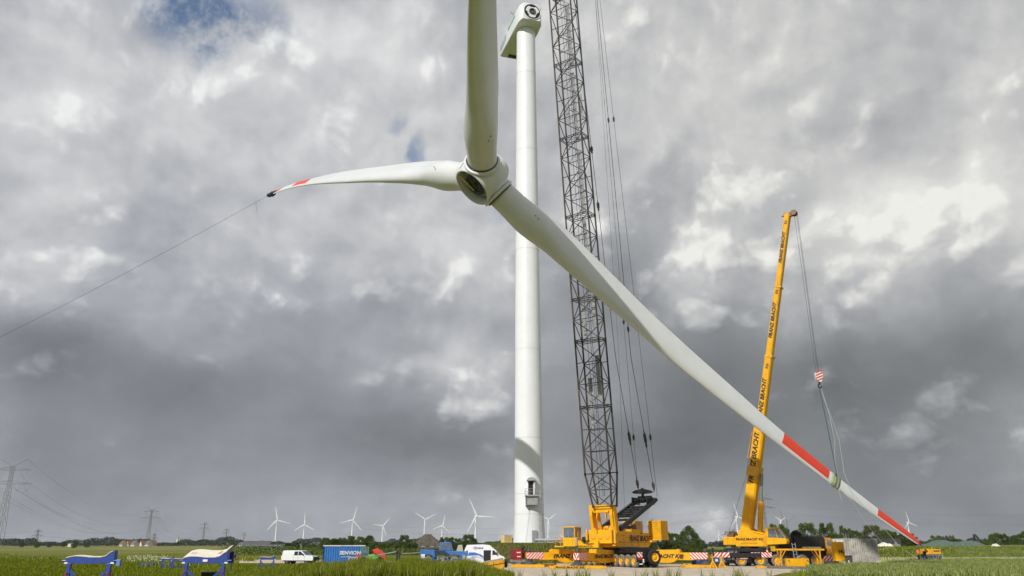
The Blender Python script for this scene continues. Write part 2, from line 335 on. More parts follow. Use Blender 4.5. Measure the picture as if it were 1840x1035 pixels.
def smooth_interp(xs, ys, x):
    # catmull-rom through the samples
    xs = np.asarray(xs, float); ys = np.asarray(ys, float)
    k = int(np.clip(np.searchsorted(xs, x)-1, 0, len(xs)-2)); t = (x-xs[k])/(xs[k+1]-xs[k])
    m0 = (ys[min(k+1, len(xs)-1)]-ys[max(k-1, 0)])/(xs[min(k+1, len(xs)-1)]-xs[max(k-1, 0)])*(xs[k+1]-xs[k])
    m1 = (ys[min(k+2, len(xs)-1)]-ys[k])/(xs[min(k+2, len(xs)-1)]-xs[k])*(xs[k+1]-xs[k])
    return (2*t**3-3*t**2+1)*ys[k]+(t**3-2*t**2+t)*m0+(-2*t**3+3*t**2)*ys[k+1]+(t**3-t**2)*m1
NSEC = 40
def foil(ch, tk, grow=0.0, off=0.0):
    out = []
    for i in range(NSEC):
        t = 2*math.pi*i/NSEC; x = .5*(1+math.cos(t))
        ci = (x-.5, .5*math.sin(t))
        yt = 5*tk*(.2969*math.sqrt(x)-.126*x-.3516*x*x+.2843*x**3-.1015*x**4)
        fo = (x-.33, math.copysign(yt, math.sin(t))+.02*math.sin(math.pi*x))
        b = min(max((1-tk)/.45, 0), 1); b = b*b*(3-2*b)
        out.append((((1-b)*ci[0]+b*fo[0])*ch*(1+grow)+off*ch, ((1-b)*ci[1]+b*fo[1])*ch*(1+grow*3)))
    return out
def blade_frame(i, rr):
    xs = np.linspace(0, 1, 7); C = np.array(BC[i])
    c = Vector([smooth_interp(xs, C[:, k], rr) for k in range(3)])
    c2 = Vector([smooth_interp(xs, C[:, k], min(rr+.01, 1)) for k in range(3)]); c1 = Vector([smooth_interp(xs, C[:, k], max(rr-.01, 0)) for k in range(3)])
    a = (c2-c1).normalized(); e = -(NAX.cross(a)).normalized(); nn = -(a.cross(e))
    S = np.array(STA); ch = smooth_interp(S[:, 0], S[:, 1], rr); tk = smooth_interp(S[:, 0], S[:, 2], rr); tw = smooth_interp(S[:, 0], S[:, 3], rr)
    an = R_(PHI+tw); cd = e*math.cos(an)+nn*math.sin(an); td = a.cross(cd)
    c = c+cd*(float(np.interp(rr, [.08, .22, .45, .75, 1], [0, .01, -.05, .03, .0]))*float(ch))
    return c, a, cd, td, float(ch), float(np.clip(tk, .15, 1))
def loft(i, r0, r1, n, grow=0.0, cap=True):
    rings = []
    for k in range(n):
        rr = r0+(r1-r0)*k/(n-1); c, a, cd, td, ch, tk = blade_frame(i, rr)
        rings.append([c+cd*x+td*y for x, y in foil(max(ch, .12), tk, grow)])
    return rings
def blade_mesh(i, root):
    bands = [(.67, .778), (.893, 1.0)] if i == 2 else [(.69, .79), (.893, 1.0)]
    cuts = sorted(set([.03, 1.0]+[b for bb in bands for b in bb])); rs = [.03]
    for a, b in zip(cuts[:-1], cuts[1:]):
        n = max(2, int((b-a)/.0125)); rs += [a+(b-a)*(k+1)/n for k in range(n)]
    mb = MB(); rings = []
    for rr in rs:
        c, a, cd, td, ch, tk = blade_frame(i, rr); rings.append([c+cd*x+td*y-HUB for x, y in foil(max(ch, .12), tk)])
    vs = [p for r in rings for p in r]; mb.v = [tuple(p) for p in vs]
    for k in range(len(rings)-1):
        rm = (rs[k]+rs[k+1])/2; red = any(a <= rm <= b for a, b in bands)
        for j in range(NSEC):
            x = .5*(1+math.cos(2*math.pi*(j+.5)/NSEC))
            mb.f.append((k*NSEC+j, k*NSEC+(j+1) % NSEC, (k+1)*NSEC+(j+1) % NSEC, (k+1)*NSEC+j))
            mb.m.append(1 if red and LOX < x < HIX else 0); mb.sm.append(True)
    mb.f.append(tuple(range(NSEC))[::-1]); mb.m.append(0); mb.sm.append(False)
    n0 = (len(rings)-1)*NSEC; mb.f.append(tuple(range(n0, n0+NSEC))); mb.m.append(0); mb.sm.append(False)
    o = mb.build('blade', [BLD, RED], root)
    # small bolt and lightning marks near the root
    c, a, cd, td, ch, tk = blade_frame(i, .085)
    return o
LOX, HIX = .2, 2
rotor = thing('turbine_rotor', 'white three bladed rotor hanging in the air with red banded blades', 'rotor', HUB)
for i in range(3): blade_mesh(i, rotor)
hb = MB()
hb.lathe([(2.36, 2.15), (2.46, 2.2), (2.58, 2.05), (2.72, 1.2), (2.78, .2), (2.72, -.9), (2.5, -1.5)], (0, 0, 0), NAX, 48, cap=False)
hb.lathe([(2.36, 2.15), (2.3, 1.2), (2.25, .3)], (0, 0, 0), NAX, 48, cap=False)
hb.build('hub_shell', BLD, rotor)
nc = MB(); nc.lathe([(2.5, -1.5), (2.15, -1.75), (2.05, -2.2), (1.75, -2.75), (1.2, -3.15), (.5, -3.32), (.02, -3.35)], (0, 0, 0), NAX, 40, cap=False); nc.build('nose_cone', BLD, rotor)
hd = mat('hub_inside', (.10, .10, .07), .6, var=.3); hm_ = mat('hub_casting', (.40, .40, .37), .5, var=.15)
fl = MB(); fl.lathe([(2.05, 1.0), (2.05, 1.15), (1.42, 1.5), (1.35, 1.3), (1.15, 1.0)], (0, 0, 0), NAX, 40, cap=False); fl.build('bearing_plate', hm_, rotor)
fl = MB(); fl.lathe([(1.36, 1.4), (1.36, 1.72), (1.08, 1.76), (1.06, 1.3)], (0, 0, 0), NAX, 36, cap=False)
for k in range(28):
    t = 2*math.pi*k/28; q = NAX.orthogonal().normalized(); w_ = NAX.cross(q); p = (q*math.cos(t)+w_*math.sin(t))*1.22+NAX*1.74
    fl.tube(p, p+NAX*.1, .05, 6)
fl.build('flange_ring', DKGR, rotor)
fl = MB(); fl.lathe([(2.26, .7), (.05, .7)], (0, 0, 0), NAX, 36, cap=False); fl.lathe([(.8, .7), (.76, 1.3), (.5, 1.4), (.45, 1.0)], (0, 0, 0), NAX, 24); fl.build('hub_interior', hd, rotor)
q = NAX.orthogonal().normalized()
side = (Vector((-1, 0, 0))-NAX*NAX.dot(Vector((-1, 0, 0)))).normalized(); upv = (Vector((0, 0, 1))-NAX*NAX.z).normalized()
st = MB()
for dx in (0, .16): st.bar(NAX*1.85+side*(1.15+dx)+upv*1.25, NAX*1.95+side*(1.1+dx)-upv*1.35, .11, .11)
st.build('lashing_strap', mat('strap_yellow', (.72, .55, .16), .7), rotor)
for i in range(3):
    a = BA[i]; c = MB()
    e1 = a.cross(NAX).normalized(); vs = []; n_ = 48
    for lvl in range(2):
        for k in range(n_):
            t = 2*math.pi*k/n_; sI, tN = 2.02*math.sin(t), 2.02*math.cos(t)
            r0 = math.sqrt(max(2.34**2-sI*sI, .3)) if lvl == 0 else 2.6
            vs.append(a*r0+e1*sI+NAX*tN)
    c.add(vs, [(k, (k+1) % n_, n_+(k+1) % n_, n_+k) for k in range(n_)], 0, True)
    c.lathe([(2.02, 2.45), (2.16, 2.5), (2.16, 2.78), (1.98, 2.84), (1.72, 2.84)], (0, 0, 0), a, 40, cap=False)
    c.build('blade_collar', BLD, rotor)
    c = MB(); c.lathe([(1.60, 2.83), (1.885, 2.90), (1.90, 2.97), (1.80, 3.0)], (0, 0, 0), a, 40, cap=False); c.build('root_seal', DKGR, rotor)
    c = MB(); c.lathe([(2.0, 2.36), (2.05, 2.38), (2.05, 2.42), (2.0, 2.44)], (0, 0, 0), a, 40, cap=False); c.build('collar_seam', mat('seam_dark', (.16, .16, .15), .6), rotor)
    # lifting eye covers and marks beside the root
    cc_, aa_, cd_, td_, ch_, tk_ = blade_frame(i, .10)
    v = -(cc_-Vector((0, 0, CZ))).normalized(); v = (v-aa_*v.dot(aa_)).normalized(); s_ = aa_.cross(v)
    mk = MB(); base = cc_-HUB
    for d1, d2 in ((0, .5), (.5, .62)):
        dd = (v*math.cos(d2)+s_*math.sin(d2)) if i != 2 else (v*math.cos(-d2)+s_*math.sin(-d2))
        # stand the mark on the surface: scan outwards
        S = foil(ch_, tk_); pts = [cd_*x+td_*y for x, y in S]; best = max(pts, key=lambda p: p.normalized().dot(dd)*1.0)
        mk = MB(); mk.tube(base+best*.99+aa_*d1, base+best*1.015+aa_*(d1+.18), .05, 6); mk.build('root_mark', BLK, rotor)
# protective sleeve at the tip of the far blade and the line tied to it
tipA = Vector(BC[0][-1])
c, a, cd, td, ch, tk = blade_frame(0, .97)
sl = MB(); rings = []
for k, (rr, g) in enumerate([(.945, .05), (.955, .35), (.965, .6), (.975, .5), (.985, .6), (.995, .9), (1.0, 1.4)]):
    c, a, cd, td, ch, tk = blade_frame(0, rr); ch = max(ch, .45)
    rings.append([c+cd*x*(1+.12*math.sin(7*j+3*k))+td*y*(1+.3*math.sin(5*j+k)) for j, (x, y) in enumerate(foil(ch, .35, g))])
sl.add([p for r in rings for p in r], [(k*NSEC+j, k*NSEC+(j+1) % NSEC, (k+1)*NSEC+(j+1) % NSEC, (k+1)*NSEC+j) for k in range(6) for j in range(NSEC)]+[tuple(range(6*NSEC, 7*NSEC))], smooth=True)
tag(sl.build('tip_sleeve', mat('dark_blue_cloth', (.012, .02, .05), .8)), 'dark blue cloth sleeve pulled over the tip of the far left blade', 'tip cover')
P0 = tipA; P1 = PT(0, 577, 122); G = P0+(P1-P0)*((P0.z-.5)/(P0.z-P1.z))
tl = MB(); pts = []
for k in range(41):
    t = k/40; p = P0.lerp(G, t); p = p+Vector((0, 0, -3.0*math.sin(math.pi*t)+ .0)); pts.append(p)
tl.path(pts, .024, 5)
for k in range(6): pass
tl.path([pts[1], pts[1]+Vector((.1, 0, -1)), pts[1]+Vector((.5, 0, -2.2))], .025, 4)
tag(tl.build('tag_line', ROPE), 'thin guide rope running from the left blade tip down to the lower left', 'rope')
# guard wrapped round the low blade where the slings hold it
gd = MB(); rings = loft(2, .784, .804, 5, .045)
gd.add([p for r in rings for p in r], [(k*NSEC+j, k*NSEC+(j+1) % NSEC, (k+1)*NSEC+(j+1) % NSEC, (k+1)*NSEC+j) for k in range(4) for j in range(NSEC)]+[tuple(range(NSEC))[::-1], tuple(range(4*NSEC, 5*NSEC))], smooth=True)
tag(gd.build('edge_guard', mat('guard_felt', (.36, .38, .22), .85, var=.15, scale=2)), 'pale green padded guard wrapped round the lowest blade between its two red bands', 'blade guard')
# ---------------------------------------------------------------- turbine tower waiting for the rotor
TX, TY, TZ = X_at(951, 155, 4), 155.0, 2.75
tw = thing('turbine_tower', 'tall white tubular tower carrying a nacelle without its rotor', 'wind turbine', (TX, TY, TZ))
HT = 117.3-TZ+CZ
mb = MB(); prof = []
for z, r in [(0, 3.12), (.15, 3.1), (2.0, 3.0), (5.5, 2.86), (12, 2.80), (45, 2.66), (73, 2.5), (100, 2.3), (HT, 2.18)]: prof.append((r, z))
mb.lathe(prof, (0, 0, 0), (0, 0, 1), 72); mb.build('tower', TWR, tw)
sm_ = mat('seam_grey', (.60, .61, .61), .5)
for z in (5.5, 9.3, 20.0, 38, 60, 84, 104):
    r = np.interp(z, [p[1] for p in prof], [p[0] for p in prof]); mb = MB(); mb.lathe([(r-.02, z-.05), (r+.025, z-.03), (r+.025, z+.03), (r-.02, z+.05)], (0, 0, 0), (0, 0, 1), 72, cap=False)
    mb.build('weld_flange', sm_, tw)
# door, canopy, platform and ladder
dx, dz = .45, Z_at(891, 152)-TZ+.2
def yf(x, r=2.82): return -math.sqrt(r*r-x*x)
mb = MB(); mb.box((dx-.05, yf(dx)-.06, dz+1.3), (1.15, .16, 2.5)); mb.build('door_opening', BLK, tw)
mb = MB(); mb.box((dx+.64, yf(dx)-.1, dz+1.3), (.14, .3, 2.7)); mb.box((dx-.70, yf(dx)-.1, dz+1.3), (.12, .3, 2.7)); mb.box((dx+.45, yf(dx)-.35, dz+1.25), (.08, .75, 2.3), rz=.5); mb.build('door', WHT, tw)
mb = MB(); poly = [(-.95, 0)]+[(.95*math.cos(math.pi-t), .62*math.sin(t)) for t in np.linspace(0, math.pi, 9)][0:0]+[(-.95*math.cos(t), .62*math.sin(t)) for t in np.linspace(0, math.pi, 10)][1:]
mb.prism(poly, (dx, yf(dx)-.45, dz+2.65), (1, 0, 0), (0, 0, 1), (0, -1, 0), 1.1); mb.build('canopy', GALV, tw)
mb = MB(); y0 = yf(dx)
mb.bb(dx-1.3, dx+1.5, y0-1.5, y0+.3, dz-.28, dz); mb.bb(dx-1.2, dx-1.05, y0-1.2, y0, dz-2.0, dz-.28); mb.bb(dx+1.0, dx+1.15, y0-1.2, y0, dz-1.7, dz-.28)
mb.bb(dx-.95, dx+.95, y0-1.1, y0-.2, dz-1.7, dz-.32); mb.bb(dx-1.1, dx+1.1, y0-1.2, y0-.1, dz-1.85, dz-1.72); mb.build('platform', GALV, tw)
mb = MB()
for zz in (.55, 1.1):
    mb.tube((dx-1.3, y0-1.5, dz+zz), (dx+1.5, y0-1.5, dz+zz), .035); mb.tube((dx-1.3, y0-1.5, dz+zz), (dx-1.3, y0, dz+zz), .035); mb.tube((dx+1.5, y0-1.5, dz+zz), (dx+1.5, y0, dz+zz), .035)
for xx in (-1.3, -.35, .6, 1.5): mb.tube((dx+xx, y0-1.5, dz), (dx+xx, y0-1.5, dz+1.1), .035)
mb.build('railing', GALV, tw)
mb = MB(); lx = dx+1.75
for s_ in (-.25, .25): mb.tube((lx+s_, y0-.9+.3, .3), (lx+s_-.2, y0-.9, dz+1.2), .035)
for k in range(36):
    t = k/36; mb.tube((lx-.25-.2*t, y0-.6-.3*t, .4+t*(dz+.6)), (lx+.25-.2*t, y0-.6-.3*t, .4+t*(dz+.6)), .02)
for k in range(9):
    z = 2.4+k*.95; mb.path([Vector((lx-.1+.42*math.cos(t), y0-.85-.42*math.sin(t), z)) for t in np.linspace(0, math.pi, 7)], .02)
for z in (3.0, 6.0, 8.2): mb.tube((lx, y0-.7, z), (lx, y0+1.0, z), .03)
mb.build('ladder', GALV, tw)
mb = MB(); mb.box((.95, yf(.95, 2.98)-.12, 1.35), (1.0, .2, 2.3), rz=.3); mb.build('cable_cabinet', mat('panel_grey', (.33, .34, .34), .5), tw)
mb = MB(); mb.path([Vector((.25-.12*k, yf(.2, 2.84+.03*k)-.05, 8.0-.95*k)) for k in range(9)], .02); mb.build('power_cable', sm_, tw)
# nacelle: points away from the camera, its open flange to the front
na = math.atan2(-.10, 1)  # yaw
NF = Vector((.31, -1, 0)).normalized(); NS = Vector((1, .31, 0)).normalized()
NZ = 115.9+CZ-TZ
def npos(u, s_, z): return NF*u+NS*s_+Vector((0, 0, NZ+z))
nac = MB(); secs = []
for u, w0, zb, zt in [(4.3, 2.15, .55, 4.95), (4.0, 2.5, .25, 5.3), (3.0, 2.85, 0, 5.6), (0, 3.0, 0, 5.7), (-6, 3.05, .1, 5.6), (-11.5, 3.0, .5, 5.0), (-12.0, 2.8, .8, 4.7)]:
    zm = (zb+zt)/2; h = (zt-zb)/2; ring = []
    for k in range(32):
        t = 2*math.pi*(k+.5)/32; c_, s2 = math.cos(t), math.sin(t); p = .12 if s2 < 0 else .42
        ring.append(npos(u, w0*math.copysign(abs(c_)**p, c_), zm+h*math.copysign(abs(s2)**(p if s2 < 0 else .6), s2)))
    secs.append(ring)
nac.add([p for r in secs for p in r], [(k*32+j, k*32+(j+1) % 32, (k+1)*32+(j+1) % 32, (k+1)*32+j) for k in range(len(secs)-1) for j in range(32)]+[tuple(range(32))[::-1], tuple(range((len(secs)-1)*32, len(secs)*32))], smooth=True)
no = nac.build('nacelle', TWR, tw); es = no.modifiers.new('es', 'EDGE_SPLIT'); es.split_angle = R_(32)
fc = npos(4.3, .15, 2.75)
mb = MB(); mb.lathe([(2.2, -.3), (2.2, .1), (2.05, .22), (1.98, .1)], fc, NF, 40, cap=False); mb.build('rotor_seat', TWR, tw)
mb = MB(); mb.lathe([(2.02, .02), (.05, .02)], fc, NF, 40, cap=False); mb.build('seat_recess', BLK, tw)
mb = MB(); poly = []
for k in range(36):
    t = 2*math.pi*k/36; r = 1.62 if (k % 12) < 7 else 1.22; poly.append((r*math.cos(t), r*math.sin(t)))
mb.prism(poly, fc+NF*.12, NS, (0, 0, 1), NF, .2); mb.build('main_shaft_flange', WHT, tw)
mb = MB(); mb.lathe([(.85, .2), (.8, .42), (.55, .42), (.5, .25)], fc, NF, 28, cap=False); mb.build('shaft_ring', DKGR, tw)
mb = MB(); mb.lathe([(.78, .24), (.05, .24)], fc, NF, 28, cap=False); mb.build('shaft_bore', mat('bore_blue', (.05, .07, .13), .4), tw)
green = mat('logo_green', (.05, .33, .18), .5)
text('SENVION', 1.25, npos(-2.0, -3.07, 3.4), NF, (0, 0, 1), green, tw, shear=.2, bold=.0, sx=1.1, thick=.03)
mb = MB(); mb.prism([(-11.3, 1.9), (-6.2, 1.9), (-6.2, 3.6), (-11.3, 3.3)], npos(0, -3.085, 0), NF, (0, 0, 1), NS, .02); mb.build('side_stripe', mat('stripe_grey', (.42, .44, .48), .4), tw)
mb = MB(); mb.prism([(-10.9, -1.2), (-9.9, -1.2), (-9.9, .9), (-10.9, .9)], npos(0, 0, .28), NF, NS, (0, 0, 1), .12); mb.build('service_hatch', BLK, tw)
mb = MB(); p = npos(-2.5, -2.4, 5.6); mb.tube(p, p+Vector((0, 0, 1.4)), .06); mb.tube(p+Vector((-.5, 0, 1.3)), p+Vector((.5, 0, 1.3)), .04); mb.tube(p+Vector((-.5, 0, 1.3)), p+Vector((-.5, 0, 1.6)), .08); mb.tube(p+Vector((.5, 0, 1.3)), p+Vector((.5, 0, 1.6)), .08); mb.build('wind_sensor', DKGR, tw)
# ---------------------------------------------------------------- ground
def ground_material():
    m = bpy.data.materials.new('meadow'); m.use_nodes = True; nt = m.node_tree; b = nt.nodes['Principled BSDF']; b.inputs['Roughness'].default_value = .95; b.inputs['Specular IOR Level'].default_value = .1
    tc = nt.nodes.new('ShaderNodeTexCoord'); P = tc.outputs['Object']
    def nz(sc, det=6, ro=.6, mp=None):
        o = nt.nodes.new('ShaderNodeTexNoise'); o.inputs['Scale'].default_value = sc; o.inputs['Detail'].default_value = det; o.inputs['Roughness'].default_value = ro
        if mp:
            q = nt.nodes.new('ShaderNodeMapping'); q.inputs['Scale'].default_value = mp; nt.links.new(P, q.inputs[0]); nt.links.new(q.outputs[0], o.inputs['Vector'])
        else: nt.links.new(P, o.inputs['Vector'])
        return o.outputs['Fac']
    def ramp(f, st):
        r = nt.nodes.new('ShaderNodeValToRGB'); nt.links.new(f, r.inputs[0]); e = r.color_ramp.elements
        e[0].position, e[0].color = st[0][0], (*st[0][1], 1); e[1].position, e[1].color = st[-1][0], (*st[-1][1], 1)
        for p, c in st[1:-1]: k = e.new(p); k.color = (*c, 1)
        return r.outputs[0]
    def mix(f, a, c, bt='MIX'):
        o = nt.nodes.new('ShaderNodeMix'); o.data_type = 'RGBA'; o.blend_type = bt
        if isinstance(f, float): o.inputs[0].default_value = f
        else: nt.links.new(f, o.inputs[0])
        nt.links.new(a, o.inputs[6]); nt.links.new(c, o.inputs[7]); return o.outputs[2]
    big = ramp(nz(.022, 5, .6, (1, 3.2, 1)), [(.34, (.085, .11, .004)), (.5, (.13, .155, .006)), (.62, (.185, .185, .02)), (.72, (.25, .22, .08))])
    far = ramp(nz(.006, 4, .6, (1, 4, 1)), [(.36, (.08, .11, .02)), (.47, (.16, .175, .045)), (.6, (.27, .25, .10))])
    sp = nt.nodes.new('ShaderNodeSeparateXYZ'); nt.links.new(P, sp.inputs[0])
    mr = nt.nodes.new('ShaderNodeMapRange'); nt.links.new(sp.outputs[1], mr.inputs[0]); mr.inputs[1].default_value = 170; mr.inputs[2].default_value = 330
    c = mix(mr.outputs[0], big, far)
    fine = ramp(nz(1.7, 7, .75), [(.3, (.45, .45, .45)), (.7, (1.4, 1.4, 1.4))])
    c = mix(.8, c, fine, 'MULTIPLY'); nt.links.new(c, b.inputs['Base Color'])
    bp = nt.nodes.new('ShaderNodeBump'); bp.inputs['Strength'].default_value = .9; bp.inputs['Distance'].default_value = .25
    nt.links.new(nz(2.4, 8, .7), bp.inputs['Height']); nt.links.new(bp.outputs[0], b.inputs['Normal'])
    return m
MEAD = ground_material()
mb = MB()
xs = list(np.linspace(-9000, 9000, 13)); ys = [-400, -60, 0, 60, 120, 200, 400, 900, 2000, 5000, 9500]
mb.add([(x, y, 0) for y in ys for x in xs], [(j*13+i, j*13+i+1, (j+1)*13+i+1, (j+1)*13+i) for j in range(len(ys)-1) for i in range(12)])
tag(mb.build('meadow', MEAD), kind='structure')
GRAV = mat('gravel', (.54, .46, .35), .95, var=.16, scale=.55, bump=.5, bscale=9, dirt=.35)
pad = MB()
poly = [(-6, 66), (-4.2, 84), (-6.5, 96), (-9, 108), (-16, 118), (-30, 124), (-50, 128), (-64, 133), (-70, 142), (-60, 152), (-34, 150), (-20, 140), (-8, 128), (0, 122), (12, 124), (30, 122), (45, 122), (60, 118), (52, 111), (41, 100), (37, 92), (28, 84), (24, 76), (20, 66)]
pad.add([(x, y, .03) for x, y in poly], [tuple(range(len(poly)))[::-1]]); po = pad.build('gravel_pad', GRAV); tag(po, kind='structure')
def bank(name, x0, x1, y0, y1, h, mat_, seed=0, nx=60, ny=24, plate=.5, kind='structure', rough=.25):
    rnd = random.Random(seed); ph = [rnd.uniform(0, 6) for _ in range(8)]
    mb = MB(); vs = []
    for j in range(ny+1):
        for i in range(nx+1):
            u = i/nx; v = j/ny
            ex = min(1, min(u, 1-u)/(.5-plate/2+1e-6)); ey = min(1, min(v, 1-v)/(.5-plate/2+1e-6))
            e = ex*ex*(3-2*ex)*ey*ey*(3-2*ey)
            x = x0+(x1-x0)*u; y = y0+(y1-y0)*v
            n = rough*(.5*math.sin(x*.35+ph[0])*math.sin(y*.4+ph[1])+.3*math.sin(x*.9+ph[2])*math.sin(y*1.1+ph[3])+.2*math.sin(x*2.3+ph[4])*math.sin(y*2.1+ph[5]))
            z = e*(h+n*(1-min(1, ex*ey)*.7))-.03*(1-e)-.002
            vs.append((x, y, z))
    mb.add(vs, [(j*(nx+1)+i, j*(nx+1)+i+1, (j+1)*(nx+1)+i+1, (j+1)*(nx+1)+i) for j in range(ny) for i in range(nx)], smooth=True)
    o = mb.build(name, mat_); tag(o, kind=kind); return o
BANK = mat('rough_bank', (.125, .12, .035), .95, var=.45, scale=.8, bump=.9, bscale=3, col2=(.055, .062, .016))
BANKG = mat('green_bank', (.14, .17, .035), .95, var=.4, scale=.6, bump=.9, bscale=3, col2=(.055, .085, .015))
bank('tower_mound', -12, 22, 128, 182, TZ+.02, BANK, 3, plate=.55)
# ---------------------------------------------------------------- the big lattice boom crane
SX, SY = 13.65, 108.5
CA = math.atan2(-.829, -.559)
crane = thing('lattice_crane', 'big yellow crane on four outriggers with a black lattice boom reaching out of the picture', 'crane', (SX, SY, 0))
O1 = (SX, SY, 0)
def S1(mb, name, mats, bevel=0.0): return put(mb, name, mats, crane, O1, CA, bevel)
mb = MB(); mb.lathe([(1.5, 1.95), (1.55, 2.0), (1.55, 2.35), (1.4, 2.4)], (0, 0, 0), (0, 0, 1), 32); S1(mb, 'slewing_ring', DKGR)
mb = MB()
mb.prism([(-8.4, 2.9), (-7.6, 2.4), (2.0, 2.4), (2.0, 4.45), (-2.6, 4.45), (-2.9, 4.1), (-8.4, 4.1)], (0, 0, 0), (1, 0, 0), (0, 0, 1), (0, 1, 0), 3.2)
mb.bb(-5.6, -3.2, -1.3, 1.3, 4.1, 4.75); mb.bb(-1.6, 1.0, -1.1, .9, 4.45, 5.05); mb.bb(-8.3, -6.2, -1.5, 1.5, 4.1, 4.3)
house = S1(mb, 'machinery_house', YEL, .03)
mb = MB()
for x in (-6.5, -4.4, -2.2, .2): mb.bb(x-.02, x+.02, 1.6, 1.615, 2.5, 4.05)
mb.bb(-8, 1.9, 1.6, 1.612, 3.02, 3.05)
for x, z in ((-1.0, 3.6), (.6, 3.9), (1.3, 3.1)): mb.bb(x, x+.25, 1.6, 1.64, z, z+.07)
S1(mb, 'panel_joints', BLK)
ftext('FRANZ BRACHT', 1.02, (-4.9, 1.62, 3.52), (-1, 0, 0), (0, 0, 1), LET, crane, O1, CA, shear=.25, bold=.045, sx=.92)
mb = MB(); mb.bb(2.0, 3.7, -1.75, 1.6, 3.0, 4.6); mb.bb(2.2, 3.4, -1.4, -.9, 4.6, 4.8); mb.bb(2.0, 3.9, -1.85, 1.7, 2.9, 3.05)
box = S1(mb, 'winch_box', YEL, .04)
mb = MB()
for v in (-1.1, -.05, 1.0): mb.lathe([(.34, 0), (.34, .05), (.28, .07)], (3.7, v, 3.75), (1, 0, 0), 20)
mb.path([Vector((3.74, -.5, 4.9)), Vector((3.74, -.45, 4.5)), Vector((3.74, -.52, 4.1))], .03, mi=1)
S1(mb, 'round_cover', [YEL2, BLK])
mb = MB()
for x, y, z in ((2.5, 1.0, 4.65), (1.4, .5, 4.8), (1.0, -.4, 4.9)): mb.tube((x, y-.3, z), (x, y+.3, z), .28, 12)
S1(mb, 'sheave', YEL2)
# boom foot portal
mb = MB()
def leg(y, w, pts, mb=mb): mb.prism(pts, (0, y, 0), (1, 0, 0), (0, 0, 1), (0, 1, 0), w)
for y in (-1.5, 1.45): leg(y, .42, [(2.5, 4.5), (1.9, 4.2), (2.1, 6.6), (2.1, 7.75), (3.4, 7.75), (3.5, 6.4), (3.0, 4.5)])
mb.prism([(-1.75, 7.0), (-1.75, 7.75), (1.7, 7.75), (1.7, 7.0), (1.2, 7.0), (1.0, 6.75), (-1.05, 6.75), (-1.25, 7.0)], (2.9, 0, 0), (0, 1, 0), (0, 0, 1), (-1, 0, 0), 1.12)
mb.prism([(-1.25, 7.0), (-.75, 7.0), (-1.25, 5.6)], (3.2, 0, .0), (0, .6, 0), (0, 0, 1), (-1, 0, 0), .3); mb.prism([(1.2, 7.0), (.7, 7.0), (1.2, 5.6)], (3.2, 0, .0), (0, .6, 0), (0, 0, 1), (-1, 0, 0), .3)
mb.bar((1.2, 1.2, 4.5), (2.4, 1.0, 7.2), .35, .35); mb.bar((1.2, -1.2, 4.5), (2.4, -1.0, 7.2), .35, .35)
mb.bar((2.3, 1.78, 4.2), (3.0, 1.78, 7.5), .16, .9)
S1(mb, 'boom_foot_portal', YEL, .03)
# lattice boom sections -------------------------------------------------
u3 = Vector((math.cos(CA), math.sin(CA), 0)); v3 = Vector((-math.sin(CA), math.cos(CA), 0))
B0 = PT(1087, 909, 105.6); B1 = PT(1080, 850, 105.4); B2 = PT(1011.5, 0, 100.6)
bd = (B2-B1).normalized(); ba = (v3-bd*v3.dot(bd)).normalized(); bb_ = ba.cross(bd)*-1; bb_ = bd.cross(ba)
if bb_.dot(u3) < 0: bb_ = -bb_
def lattice(p, q, wp, dp, wq, dq, n, heavy=(True, True), name='boom_section'):
    mb = MB(); L = (q-p).length
    def cn(t):
        c = p.lerp(q, t); w = (wp+(wq-wp)*t)/2; d = (dp+(dq-dp)*t)/2
        return [c-ba*w+bb_*d, c+ba*w+bb_*d, c+ba*w-bb_*d, c-ba*w-bb_*d]
    A = cn(0); Bq = cn(1)
    for k in range(4): mb.tube(A[k], Bq[k], .125, 8, mi=1 if k in (0, 3) else 0)
    for i in range(n):
        a = cn(i/n); b = cn((i+1)/n)
        for k in range(4):
            k2 = (k+1) % 4; mid = (i+k) % 2
            if mid: mb.tube(a[k], b[k2], .062, 5)
            else: mb.tube(a[k2], b[k], .062, 5)
            if k in (0, 2): mb.tube(b[k], b[k2], .055, 5)
            # second, fainter set on the wide faces gives the crossed lacing
            if k in (0, 2):
                if mid: mb.tube(a[k2], (a[k2]+b[k])/2, .035, 4)
    for h, c in zip(heavy, (A, Bq)):
        if h:
            for k in range(4): mb.tube(c[k], c[(k+1) % 4], .06, 6)
            mb.tube(c[0], c[2], .03, 5)
            for k in range(4): mb.box(c[k], (.24, .24, .34))
    o = mb.build(name, [LAT, RUST_LIT], crane); o.location = -Vector(O1)
    return o
lattice(B0, B1, 2.75, 1.5, 3.7, 2.15, 2, (True, True))
s = 0.0; Ltot = 132.0; first = True
secl = [9.0, 9.2, 6.0]+[12.4]*9
for L in secl:
    n = max(2, round(L/2.95)); p = B1+bd*s; q = B1+bd*(s+L-.25)
    lattice(p, q, 3.7, 2.15, 3.7, 2.15, n); s += L
